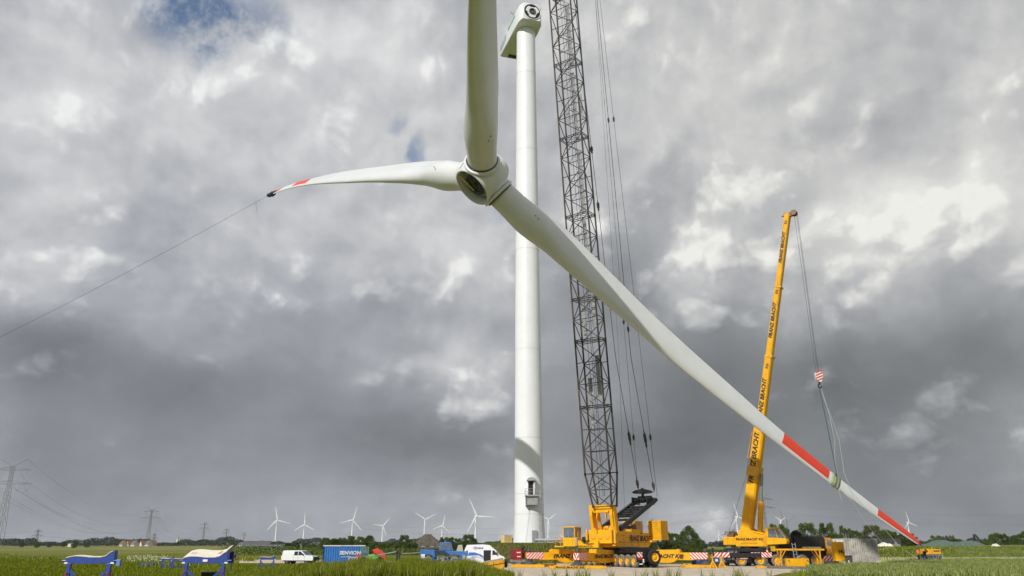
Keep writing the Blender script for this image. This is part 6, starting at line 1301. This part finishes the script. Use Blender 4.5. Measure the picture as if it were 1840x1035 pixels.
row([(1570, 225, 942, 40, 'round', 2), (1594, 230, 950, 34, 'lumpy', 1), (1616, 235, 954, 36, 'round2', 0), (1636, 245, 958, 32, 'lumpy2', 0)], 'behind the low blade', 'trees behind the low blade')
row([(1683, 300, 961, 26, 'round', 1), (1700, 420, 962, 16, 'far', 3), (1712, 420, 961, 14, 'far2', 3), (1718, 330, 966, 28, 'lumpy', 0), (1668, 280, 970, 18, 'bush', 0), (1736, 600, 973, 22, 'far', 3)], 'right of the lowest blade tip', 'trees right of the blade tip')
tree('flowering_bush', 'pale flowering bush right of the blade tip', 'bush', 1676, 240, 968, 26, 2, cat_='bush')
row([(1744, 430, 966, 16, 'far', 3), (1754, 430, 959, 13, 'far2', 3), (1768, 440, 967, 20, 'far', 3), (1778, 300, 966, 14, 'bush', 0), (1789, 290, 956, 24, 'lumpy', 1), (1804, 290, 958, 22, 'lumpy2', 0), (1818, 280, 962, 22, 'round', 0), (1832, 260, 958, 28, 'lumpy', 1), (1848, 255, 953, 30, 'round2', 1)], 'at the right edge of the picture', 'trees at the right edge')
row([(586, 225, 965, 24, 'round', 1), (600, 230, 966, 22, 'lumpy', 0), (614, 235, 965, 22, 'round2', 0), (630, 235, 962, 24, 'lumpy2', 0), (648, 230, 963, 22, 'round', 1), (664, 225, 961, 26, 'round2', 0), (672, 215, 970, 24, 'bush', 1)], 'in the dense row behind the blue container', 'trees behind the blue container')
row([(690, 230, 972, 26, 'bush', 1), (704, 225, 971, 22, 'bush', 0), (727, 225, 960, 24, 'round', 0), (742, 220, 970, 18, 'bush', 1), (756, 330, 964, 18, 'lumpy', 1)], 'left of the thatched farmhouse', 'trees left of the farmhouse')
row([(798, 300, 964, 20, 'round2', 0), (810, 290, 964, 20, 'lumpy', 0), (822, 290, 966, 18, 'round', 0), (841, 250, 959, 30, 'round', 0), (852, 255, 966, 14, 'bush', 1)], 'between the farmhouse and the tower mound', 'trees right of the farmhouse')
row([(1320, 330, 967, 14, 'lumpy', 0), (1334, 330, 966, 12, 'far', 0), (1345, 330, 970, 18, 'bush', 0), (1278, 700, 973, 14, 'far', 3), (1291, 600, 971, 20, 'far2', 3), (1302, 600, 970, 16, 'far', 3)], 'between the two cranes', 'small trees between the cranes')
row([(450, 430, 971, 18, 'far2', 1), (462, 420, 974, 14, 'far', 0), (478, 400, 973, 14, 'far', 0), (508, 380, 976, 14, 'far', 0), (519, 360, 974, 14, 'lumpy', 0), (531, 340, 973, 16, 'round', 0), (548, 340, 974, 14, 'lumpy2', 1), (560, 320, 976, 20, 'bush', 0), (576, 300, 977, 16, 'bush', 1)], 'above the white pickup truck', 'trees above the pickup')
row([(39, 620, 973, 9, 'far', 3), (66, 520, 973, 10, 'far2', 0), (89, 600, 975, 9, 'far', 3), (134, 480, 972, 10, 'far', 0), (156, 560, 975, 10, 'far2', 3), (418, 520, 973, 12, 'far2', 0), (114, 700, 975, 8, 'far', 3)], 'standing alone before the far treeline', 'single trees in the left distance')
# far wood line
def treeline(name, X0, X1, Y, h, seed, m, leaf=1.5, dens=9):
    rng = np.random.default_rng(seed); n = int(abs(X1-X0)*dens); x = rng.uniform(X0, X1, n)
    hh = h*(.62+.24*np.sin(x/23+seed)+.16*np.sin(x/9.1+2*seed)+.14*np.sin(x/4.3+seed*3)); hh = np.clip(hh, h*.3, None)
    z = hh*rng.uniform(0, 1, n)**.7; y = Y+rng.uniform(-8, 8, n); V = quads(np.stack([x, y, z], 1), leaf*rng.uniform(.6, 1.4, n), rng)
    o = bpy.data.objects.new(name, mesh_quads(name, V, [m])); COL.objects.link(o); tag(o, kind='stuff'); return o
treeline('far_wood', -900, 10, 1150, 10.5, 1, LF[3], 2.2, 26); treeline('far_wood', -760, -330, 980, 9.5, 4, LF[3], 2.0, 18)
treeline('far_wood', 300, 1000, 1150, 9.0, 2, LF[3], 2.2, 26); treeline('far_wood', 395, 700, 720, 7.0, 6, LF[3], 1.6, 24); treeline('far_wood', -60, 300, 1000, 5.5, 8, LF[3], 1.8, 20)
treeline('hedge', -75, -12, 215, 2.4, 5, LF[1], .5, 90); treeline('hedge', 30, 150, 238, 3.2, 9, LF[0], .6, 80)
# grass and crops as many single blades ---------------------------------------
GR = [mat('grass_a', (.13, .165, .004), .8, var=.2, spec=.12), mat('grass_b', (.175, .205, .008), .8, var=.2, spec=.12), mat('grass_c', (.28, .29, .06), .8, var=.2, spec=.12), mat('grass_dark', (.075, .10, .003), .8, var=.2, spec=.12), mat('straw', (.36, .31, .16), .8, var=.2)]
CR = [mat('crop_a', (.18, .225, .05), .7, var=.2, spec=.15), mat('crop_b', (.27, .30, .085), .7, var=.2, spec=.15), mat('crop_dark', (.085, .125, .028), .7, var=.2, spec=.15), mat('crop_pale', (.36, .38, .17), .75, var=.15)]
def blades(name, pts, hts, wid, mats_, probs, seed, lean=.35):
    rng = np.random.default_rng(seed); n = len(pts); a = rng.uniform(0, 2*np.pi, n); d = np.stack([np.cos(a), np.sin(a), np.zeros(n)], 1); la = rng.uniform(0, 2*np.pi, n); ld = np.stack([np.cos(la), np.sin(la), np.zeros(n)], 1)*(hts*lean*rng.uniform(.2, 1, n))[:, None]
    w = (wid*rng.uniform(.6, 1.3, n))[:, None]; up = np.array([0, 0, 1.]); H = hts[:, None]
    V = np.stack([pts-d*w/2, pts+d*w/2, pts+d*w*.4+ld*.35+up*H*.6, pts-d*w*.4+ld*.35+up*H*.6, pts-d*w*.4+ld*.35+up*H*.6, pts+d*w*.4+ld*.35+up*H*.6, pts+ld+up*H+d*w*.06, pts+ld+up*H-d*w*.06], 1).reshape(-1, 3)
    mi = np.repeat(rng.choice(len(mats_), n, p=probs), 2); o = bpy.data.objects.new(name, mesh_quads(name, V, mats_, mi)); COL.objects.link(o); return tag(o, kind='stuff')
rng = np.random.default_rng(11)
def area(n, px0, px1, Y0, Y1, p=1.0): 
    Y = Y0+(Y1-Y0)*rng.uniform(0, 1, n)**p; px = rng.uniform(px0, px1, n); X = (px-920)/FPX*(Y*CT-CZ*ST); return X, Y, px
# tall reeds in the middle foreground
X, Y, px = area(72000, 420, 925, 55, 79)
env = np.interp(px, [420, 470, 520, 600, 650, 840, 880, 910, 925], [.25, .45, .8, 1.0, 1.12, 1.08, .75, .45, .2])
hh = 1.33*env*rng.uniform(.55, 1.08, len(X))*(1+.12*np.sin(X*1.3)+.08*np.sin(X*3.1+Y)); keep = rng.uniform(0, 1, len(X)) < np.clip(env+.3, 0, 1)
blades('tall_reeds', np.stack([X, Y, X*0], 1)[keep], hh[keep], .048, [GR[0], GR[1], GR[2], GR[3], GR[4]], [.36, .30, .08, .22, .04], 21)
# loose stems along the bottom edge
X, Y, px = area(2600, 860, 1400, 58, 68); cl = (np.sin(px*.11)+np.sin(px*.043+1)+np.sin(px*.31)) > .5
hh = rng.uniform(.25, 1.25, len(X))**1.3
blades('roadside_grass', np.stack([X, Y, X*0], 1)[cl], hh[cl], .04, [GR[0], GR[1], GR[3]], [.4, .3, .3], 22, lean=.5)
# short meadow grass on the left
X, Y, px = area(110000, -30, 620, 56, 150, 1.4); hh = .10+.16*rng.uniform(0, 1, len(X))**2+.10*(np.sin(X*.21)+np.sin(Y*.13+X*.05) > .8)
ok = ~((Y > 117) & (px > 430))
blades('meadow_grass', np.stack([X, Y, X*0], 1)[ok], hh[ok], .055, [GR[0], GR[1], GR[2], GR[3]], [.4, .33, .05, .22], 23)
X, Y, px = area(9000, 0, 460, 100, 215); s = (np.sin(X*.13+1)+np.sin(Y*.09)+np.sin(X*.31+Y*.2)) > 1.0
blades('weeds', np.stack([X, Y, X*0], 1)[s], rng.uniform(.3, .7, s.sum()), .12, [GR[2], GR[4], GR[0]], [.25, .08, .67], 24)
wf = mat('umbel_white', (.62, .62, .50), .8)
X, Y, px = area(420, 228, 300, 112, 150); V = quads(np.stack([X, Y, rng.uniform(.5, .95, len(X))], 1), rng.uniform(.08, .2, len(X)), rng); o = bpy.data.objects.new('white_flowers', mesh_quads('white_flowers', V, [wf])); COL.objects.link(o); tag(o, kind='stuff')
# the crop field on the right
FZ = .55
def crop_field():
    mb = MB(); edge = [(24.5, 60), (26.0, 72), (29.5, 82), (34.5, 89.5), (41.5, 94), (46, 99), (54, 112), (62, 118), (110, 118), (110, 60)]
    mb.prism([(x, y) for x, y in edge], (0, 0, FZ/2-.2), (1, 0, 0), (0, 1, 0), (0, 0, 1), FZ+.2); o = mb.build('crop_field', mat('crop_soil', (.13, .17, .05), .95, var=.4, scale=1.2, bump=.8, bscale=4, col2=(.07, .10, .02))); tag(o, kind='structure'); return edge
edge = crop_field()
def inside(x, y, poly):
    c = np.zeros(len(x), bool); j = len(poly)-1
    for i in range(len(poly)):
        xi, yi = poly[i]; xj, yj = poly[j]; c ^= ((yi > y) != (yj > y)) & (x < (xj-xi)*(y-yi)/(yj-yi+1e-9)+xi); j = i
    return c
X = rng.uniform(22, 78, 150000); Y = 62+55*rng.uniform(0, 1, 150000)**1.15; ok = inside(X, Y, edge) & (X < .68*Y)
X, Y = X[ok], Y[ok]; hh = (.30+.22*rng.uniform(0, 1, len(X)))*(1+.15*np.sin(X*.7)+.1*np.sin(Y*1.7))
blades('crop_stalks', np.stack([X, Y, np.full(len(X), FZ-.12)], 1), hh, .07, CR, [.38, .30, .20, .12], 25, lean=.3)
X = rng.uniform(20, 50, 9000); Y = rng.uniform(66, 100, 9000); e2 = [(x-1.2, y+.8) for x, y in edge]; ok = inside(X, Y, e2) & ~inside(X, Y, edge); blades('verge_grass', np.stack([X[ok], Y[ok], X[ok]*0], 1), rng.uniform(.2, .75, ok.sum()), .06, [GR[1], GR[0], CR[1]], [.4, .3, .3], 26)
bank('green_bank', 43, 150, 121, 152, 2.25, BANKG, 8, nx=90, plate=.45); bank('green_bank', 70, 230, 150, 190, 2.6, BANKG, 12, nx=60, plate=.5)
X = rng.uniform(44, 112, 42000); Y = rng.uniform(121, 140, 42000); v = (Y-121)/31; ey = np.clip(v/.275, 0, 1); z = 2.2*ey*ey*(3-2*ey); blades('bank_grass', np.stack([X, Y, z-.1], 1), rng.uniform(.12, .5, len(X))**1.3, .11, [GR[0], GR[1], GR[2], GR[3], GR[4]], [.3, .32, .1, .2, .08], 27)
X = rng.uniform(44, 90, 14000); Y = rng.uniform(118.5, 122.5, 14000); blades('white_weeds', np.stack([X, Y, X*0+.3], 1), rng.uniform(.3, .75, len(X)), .10, [CR[3], GR[2], wf], [.5, .3, .2], 28)
# green cover of the tower mound
X = rng.uniform(-9, 21, 26000); Y = rng.uniform(128, 150, 26000); v = (Y-128)/54; u = (X+12)/34; ey = np.clip(v/.225, 0, 1); ex = np.clip(np.minimum(u, 1-u)/.225, 0, 1); z = TZ*ey*ey*(3-2*ey)*ex*ex*(3-2*ex)
blades('mound_grass', np.stack([X, Y, z-.05], 1), rng.uniform(.1, .38, len(X)), .12, [GR[0], GR[3], mat('dry_brown', (.15, .11, .05), .9), GR[2]], [.32, .3, .26, .12], 29)
heap('silage_cover', 'long low heap under a grey green net behind the right bank', 'covered heap', X_at(1735, 190, 3), 196, 20, 10, 3.35, mat('net_green', (.10, .15, .12), .85, var=.35, scale=3), 4)
heap('white_bale', 'small white wrapped bale on top of the right bank', 'bale', X_at(1788, 150, 3), 150, 1.7, 1.2, 1.0, wf, 6, z=1.8)
row([(x, 180+7*(i % 3), 976+(i*5) % 4, 16, 'bush', (1, 2, 0)[i % 3]) for i, x in enumerate((1607, 1622, 1640, 1655))], 'on the bank behind the workers', 'bushes behind the workers', name='low_bush', cat_='bush')
# ---------------------------------------------------------------- houses
def house(name, label, px, Y, w, d, hw, hr, wallm, roofm, rz=0.0, hip=0.0, chim=True, gable=False, group=None):
    o = thing(name, label, 'house', (X_at(px, Y, 3), Y, 0), rz, group); mb = MB()
    mb.bb(-w/2, w/2, -d/2, d/2, 0, hw)
    if hip < .2: mb.prism([(-d/2, hw), (d/2, hw), (0, hr)], (0, 0, 0), (0, 1, 0), (0, 0, 1), (1, 0, 0), w)
    mb.build('wall', wallm, o)
    mb = MB(); e = .35; hx = w/2-hip; V = [(-w/2-e, -d/2-e, hw-.15), (w/2+e, -d/2-e, hw-.15), (w/2+e, d/2+e, hw-.15), (-w/2-e, d/2+e, hw-.15), (-hx-(e if hip < .2 else 0), 0, hr+.1), (hx+(e if hip < .2 else 0), 0, hr+.1)]
    mb.add(V, [(0, 1, 5, 4), (2, 3, 4, 5), (3, 0, 4), (1, 2, 5)] if hip >= .2 else [(0, 1, 5, 4), (2, 3, 4, 5)]); r = mb.build('roof', roofm, o); so = r.modifiers.new('s', 'SOLIDIFY'); so.thickness = .2; so.offset = -1
    if chim: mb = MB(); mb.bb(-.4, .4, -.35, .35, hr-.8, hr+.9); c = mb.build('chimney', mat('brick', (.22, .08, .05), .8), r)
    for k in range(3):
        mb = MB(); x = -w/2+w*(k+.5)/3; mb.bb(x-.5, x+.5, -d/2-.04, -d/2-.01, .9, 2.1); f = mb.build('window', mat('white_frame', (.7, .7, .68), .5), o); mb = MB(); mb.bb(x-.42, x+.42, -d/2-.06, -d/2-.045, .98, 2.02); mb.build('pane', GLS, f)
    return o
THATCH = mat('thatch', (.105, .09, .07), .95, var=.3, scale=1.2, bump=.6, bscale=6); BRK = mat('brick_wall', (.14, .075, .05), .85, var=.2)
fh = house('thatched_farmhouse', 'old farmhouse with a steep grey thatched roof behind the blue machine', 768, 225, 7.2, 10, 1.9, 4.6, BRK, THATCH, .35, hip=2.2, chim=False)
mb = MB(); 
for a, b, c, d in (((-4.2, -5.5, 1.4), (4.2, -5.5, 1.4), (.55, -2.2, 5.2), (-.55, -2.2, 5.2)), ((4.2, -5.5, 1.4), (4.2, 5.5, 1.4), (.55, 2.2, 5.2), (.55, -2.2, 5.2)), ((-4.2, -5.5, 1.4), (-.55, -2.2, 5.2), (-.55, 2.2, 5.2), (-4.2, 5.5, 1.4)), ((-4.2, 5.5, 1.4), (-.55, 2.2, 5.2), (.55, 2.2, 5.2), (4.2, 5.5, 1.4))):
    mb.add([a, b, c, d], [(0, 1, 2, 3)])
mb.bb(-.6, .6, -2.2, 2.2, 5.1, 5.3)
r2 = mb.build('thatched_roof', THATCH, fh)
house('barn_house', 'long grey roofed farm building left of the white pickup in the distance', 463, 390, 12, 9, 1.8, 4.0, CONC, mat('slate', (.10, .10, .105), .7, var=.2), .15, chim=False)
house('low_barn', 'low dark barn above the white pickup behind the field', 501, 360, 6, 7, 1.3, 2.6, CONC, mat('slate_dark', (.05, .052, .055), .7), -.1, chim=False)
for i, (px, Y, w, wm, rm, lab) in enumerate([(222, 880, 11, 'w', 'r', 'pale gabled house, leftmost of the far village row'), (233, 900, 10, 'w', 'r', 'red roofed cream house second in the far village row'), (243, 870, 12, 'w', 'g', 'cream house in the middle of the far village row'), (257, 890, 10, 'w', 'r', 'white gabled house beside the foot of the second pylon'), (268, 880, 12, 'w', 'g', 'white house just right of the second pylon foot'), (276, 900, 9, 'w', 'r', 'rightmost small white house of the far village row'), (440, 480, 9, 'w', 'g', 'small white house left of the long grey farm building'), (128, 700, 5, 'w', 'g', 'tiny white hut in the left fields')]):
    house('village_house', lab, px, Y, w*.55, 6, 2.4, (5.8 if Y > 600 else 3.6) if w > 6 else 3.2, mat('cream_wall', (.62, .56, .46), .8), mat('tile_red', (.20, .09, .06), .8) if rm == 'r' else mat('tile_grey', (.14, .13, .13), .8), (.9 if i % 2 else -.6), chim=False)
o = thing('water_tower', 'slender pale spire rising over the far wood right of the second pylon', 'tower', (X_at(319, 1400, 8), 1400, 0)); mb = MB(); mb.tube((0, 0, 0), (0, 0, 11), 2.2, 12, 1.6); mb.build('shaft', mat('cream_wall', (.62, .56, .46), .8), o); mb = MB(); mb.tube((0, 0, 11), (0, 0, 16), 1.8, 12, .1); mb.build('spire', CONC, o)
# ---------------------------------------------------------------- pylons and their lines
PYM = mat('pylon_steel_hazed', (.20, .205, .205), .6, metal=.2, var=.2)  # steel grey made lighter so the colour itself fades like haze
def pylon_mesh(arms, top, thick=.14, foot=2.3, horns=True):
    mb = MB(); wz = lambda z: foot*(1-z/top)**1.0*.82+.55 if z < arms[0][0] else .9
    zs = [0, 7, 13.5, 19, 24, 28.5, 32.5, 36]; zs = [z*arms[0][0]/36 for z in zs]+[arms[0][0]+3, (arms[0][0]+arms[-1][0])/2+1.5, arms[-1][0], arms[-1][0]+2.5]
    cr = lambda z: [Vector((sx*wz(z), sy*wz(z), z)) for sx, sy in ((-1, -1), (1, -1), (1, 1), (-1, 1))]
    for a, b in zip(zs[:-1], zs[1:]):
        A, B = cr(a), cr(b)
        for k in range(4):
            mb.tube(A[k], B[k], thick, 4); mb.tube(A[k], B[(k+1) % 4], thick*.55, 3); mb.tube(A[(k+1) % 4], B[k], thick*.55, 3)
    body = mb; AR = []
    for z, L in arms:
        mb = MB(); w = .9
        for s_ in (-1, 1):
            tip = Vector((s_*L, 0, z)); 
            for sy in (-1, 1):
                mb.tube((s_*w, sy*w, z), tip, thick*.8, 4); mb.tube((s_*w, sy*w, z+2.2), tip, thick*.7, 4)
                for k in range(1, 6):
                    t = k/6; p = Vector((s_*w, sy*w, z)).lerp(tip, t); q = Vector((s_*w, sy*w, z+2.2)).lerp(tip, t-.1); mb.tube(p, q, thick*.45, 3)
        AR.append(mb)
    H = MB()
    if horns:
        for s_ in (-1, 1): H.tube((0, 0, arms[-1][0]+2.5), (s_*9, 0, top), thick*.7, 4); H.tube((s_*.9, 0, arms[-1][0]+2.2), (s_*9, 0, top), thick*.6, 4)
    else: H.tube((0, 0, arms[-1][0]+2.4), (0, 0, top), thick, 4)
    I = MB()
    for z, L in arms:
        for s_ in (-1, 1):
            for c in ((L*.62,) if z == arms[-1][0] else (L*.38, L*.80)):
                I.tube((s_*(c-2.6), 0, z), (s_*c, 0, z-5), thick*.6, 4); I.tube((s_*(c+2.6), 0, z), (s_*c, 0, z-5), thick*.6, 4)
    return body, AR, H, I
def pylon(label, px, Y, arms, top, thick, rz, foot=2.3, horns=True, group='high voltage pylons'):
    o = thing('power_pylon', label, 'pylon', (X_at(px, Y, 5), Y, 0), rz, group); b, A, H, I = pylon_mesh(arms, top, thick, foot, horns)
    b.build('lattice_body', PYM, o); [a.build('cross_arm', PYM, o) for a in A]; H.build('earth_peak', PYM, o); I.build('insulator', PYM, o); return o
ARM = [(40, 14.5), (49, 12.5)]
pl = [pylon('large lattice pylon cut by the left edge of the picture', -3, 520, ARM, 56, .11, .0), pylon('second largest lattice pylon over the village row on the left', 265, 1226, ARM, 56, .2, .05), pylon('lattice pylon above the cream saddled cradle, third in its line', 364, 2050, ARM, 56, .28, .1), pylon('small pylon, fourth in the line running off left of the farm', 405, 2900, ARM, 56, .42, .1), pylon('smallest far pylon just left of the long farm building', 437, 4000, ARM, 56, .5, .1)]
pr = pylon('lattice pylon showing right of the lifting cylinder of the telescopic crane', 1378, 876, ARM, 56, .19, .25)
ps = [pylon('small pale pylon left of centre in the left fields', 65, 1400, [(16, 9), (23, 7)], 30, .2, .2, 2.2, False, 'pylons of the lower line'), pylon('small pylon just right of the second large one', 276, 2000, [(16, 9), (23, 7)], 36, .3, .2, 2.2, False, 'pylons of the lower line')]
WIRE = mat('wire_dark', (.09, .09, .095), .6)
def wires(a, b, offs, sagm, r, name='power_line', label=None):
    mb = MB(); A = a if isinstance(a, Vector) else a.location; B = b if isinstance(b, Vector) else b.location
    o = thing(name, label, 'power line', tuple(A), 0, 'power lines between the pylons')
    for x, z in offs:
        mb = MB(); p = Vector((x, 0, z)); q = B-A+Vector((x, 0, z)); pts = [p.lerp(q, t)+Vector((0, 0, -4*sagm*t*(1-t))) for t in np.linspace(0, 1, 25)]
        mb.path(pts, r, 3); mb.build('wire', WIRE, o)
    return o
offs = [(-9, 35), (9, 35), (-4, 35), (12, 35), (-7.7, 44), (7.7, 44), (9, 56)]
wires(pl[0], pl[1], offs, 22, .05, label='bundle of wires hanging between the two left large pylons')
wires(pl[1], pl[2], offs, 24, .075, label='wires hanging right of the second large pylon'); wires(pl[2], pl[3], offs[:4], 22, .1, label='wires hanging between the third and fourth pylon')
wires(ps[0], ps[1], [(-5, 16), (5, 16), (0, 23)], 7, .08, label='low wires right of the small pale pylon'); wires(Vector((-1000, 1100, 0)), ps[0], [(0, 16), (0, 23)], 5, .08, label='low wires between the left edge and the small pale pylon')
wires(pr, Vector((760, 760, 0)), [(10, 35), (7, 44)], 14, .07, label='two long wires crossing the sky above the workers')
wires(Vector((-330, 1500, 0)), pr, [(-5, 35), (5, 35), (-7.7, 44), (7.7, 44), (12, 35)], 20, .04, label='faint wires between the two cranes reaching the right pylon')
# lamp like mast pair right of the crane cab
o = thing('thin_mast', 'thin grey mast with side rods right of the crane cab', 'mast', (X_at(1419, 500, 5), 500, 0)); mb = MB(); mb.tube((0, 0, 0), (-.8, 0, 17), .5, 6, .25); mb.tube((-.8, 0, 17), (-.8, 0, 19), .15, 4); mb.build('pole', PYM, o); mb = MB(); mb.tube((-.8, 0, 15), (5.5, 0, 20), .12, 4); mb.tube((-2, 0, 13), (-4, 0, 22), .12, 4); mb.build('rod', PYM, o)
# ---------------------------------------------------------------- far wind turbines
FW = mat('far_turbine_white', (.82, .83, .83), .4)
bl_ = MB()
for k in range(12):
    pass
secs = [(0, .95, .9), (.05, .95, .8), (.12, 1.6, .6), (.22, 1.75, .4), (.5, 1.15, .25), (.8, .7, .15), (.97, .4, .08), (1, .1, .05)]
vs = []
for s_, c_, t_ in secs:
    for k in range(8): a = 2*math.pi*k/8; vs.append((math.cos(a)*c_*1.15*.5+.2*c_, math.sin(a)*t_*.6, s_))
BLM = bpy.data.meshes.new('blade'); BLM.from_pydata(vs, [], [(i*8+k, i*8+(k+1) % 8, (i+1)*8+(k+1) % 8, (i+1)*8+k) for i in range(len(secs)-1) for k in range(8)]+[tuple(range(56, 64))]); BLM.materials.append(FW)
def turbine(label, px, py, Rpx, ang, Rm=41.0, yaw=.3):
    Y = Rm*1480/Rpx; hub = PT(px, py, Y); o = thing('wind_turbine', label, 'wind turbine', (hub.x, Y, 0), yaw, 'wind turbines in the distance'); z = hub.z; k = max(1.0, Y/2600)
    mb = MB(); mb.tube((0, 3.5, -2), (0, 3.5, z-1.5), 2.3*k, 14, 1.35*k); mb.build('tower', FW, o)
    mb = MB(); mb.prism([(-3.5, -1.9), (8, -1.9), (8.5, 1.2), (7, 2.0), (-3, 2.0)], (0, 0, z), (0, 1, 0), (0, 0, 1), (1, 0, 0), 3.6); mb.build('nacelle', FW, o, .3)
    mb = MB(); mb.lathe([(1.8, 0), (1.7, 1.2), (1.0, 2.4), (.1, 2.8)], (0, -3.4, z), (0, -1, 0), 14); mb.build('hub', FW, o)
    for a in ang:
        b = bpy.data.objects.new('blade', BLM); COL.objects.link(b); b.parent = o; b.location = (0, -4.4, z); b.rotation_euler = (0, R_(a), 0); b.scale = (1.75*k, 1.5*k, Rm)
for t in [('wind turbine left of the white pickup, tallest on the left', 498, 934, 24.5, (-12, 104, 222)), ('slimmer wind turbine above the right end of the pickup', 547, 942, 21, (-3, 117, 237)), ('wind turbine over the blue container', 634, 934, 25, (15, 137, 256)),
          ('wind turbine just right of the blue container', 688, 944.5, 19, (38, 158, 278)), ('wind turbine with blades in a wide V left of the farmhouse', 763.5, 933, 23, (-58, 62, 182)), ('small wind turbine above the farmhouse', 795, 944, 19, (12, 131, 250)),
          ('nearest wind turbine, over the white van', 855.5, 927, 34, (-25, 92, 211)), ('wind turbine half hidden behind the white tower', 985, 933, 20, (54, 174, 294)), ('tiny wind turbine between crane cab and boom foot', 1041, 970, 11, (45, 165, 285)),
          ('wind turbine just left of the telescopic boom', 1324, 928, 25.5, (-15, 105, 218)), ('tiny upright wind turbine between the cranes', 1291.5, 961, 9, (0, 120, 240)), ('wind turbine right of the crane cab over the trees', 1402, 935, 14, (-60, 62, 182)), ('dim wind turbine behind the tip of the lowest blade', 1632, 938, 20, (-14, 112, 228)), ('tiny wind turbine low behind the grey pipe', 1012, 966, 9, (70, 190, 310))]: turbine(*t)
# ---------------------------------------------------------------- thin air over the flat land
mb = MB(); mb.bb(-2800, 2800, -60, 4400, -1, 175)
hz_m = bpy.data.materials.new('haze'); hz_m.use_nodes = True; nt = hz_m.node_tree; nt.nodes.remove(nt.nodes['Principled BSDF']); pv = nt.nodes.new('ShaderNodeVolumePrincipled'); pv.inputs['Color'].default_value = (.86, .91, 1, 1); pv.inputs['Density'].default_value = .00004
nt.links.new(pv.outputs[0], nt.nodes['Material Output'].inputs['Volume'])
hz = mb.build('haze', hz_m); tag(hz, kind='stuff')
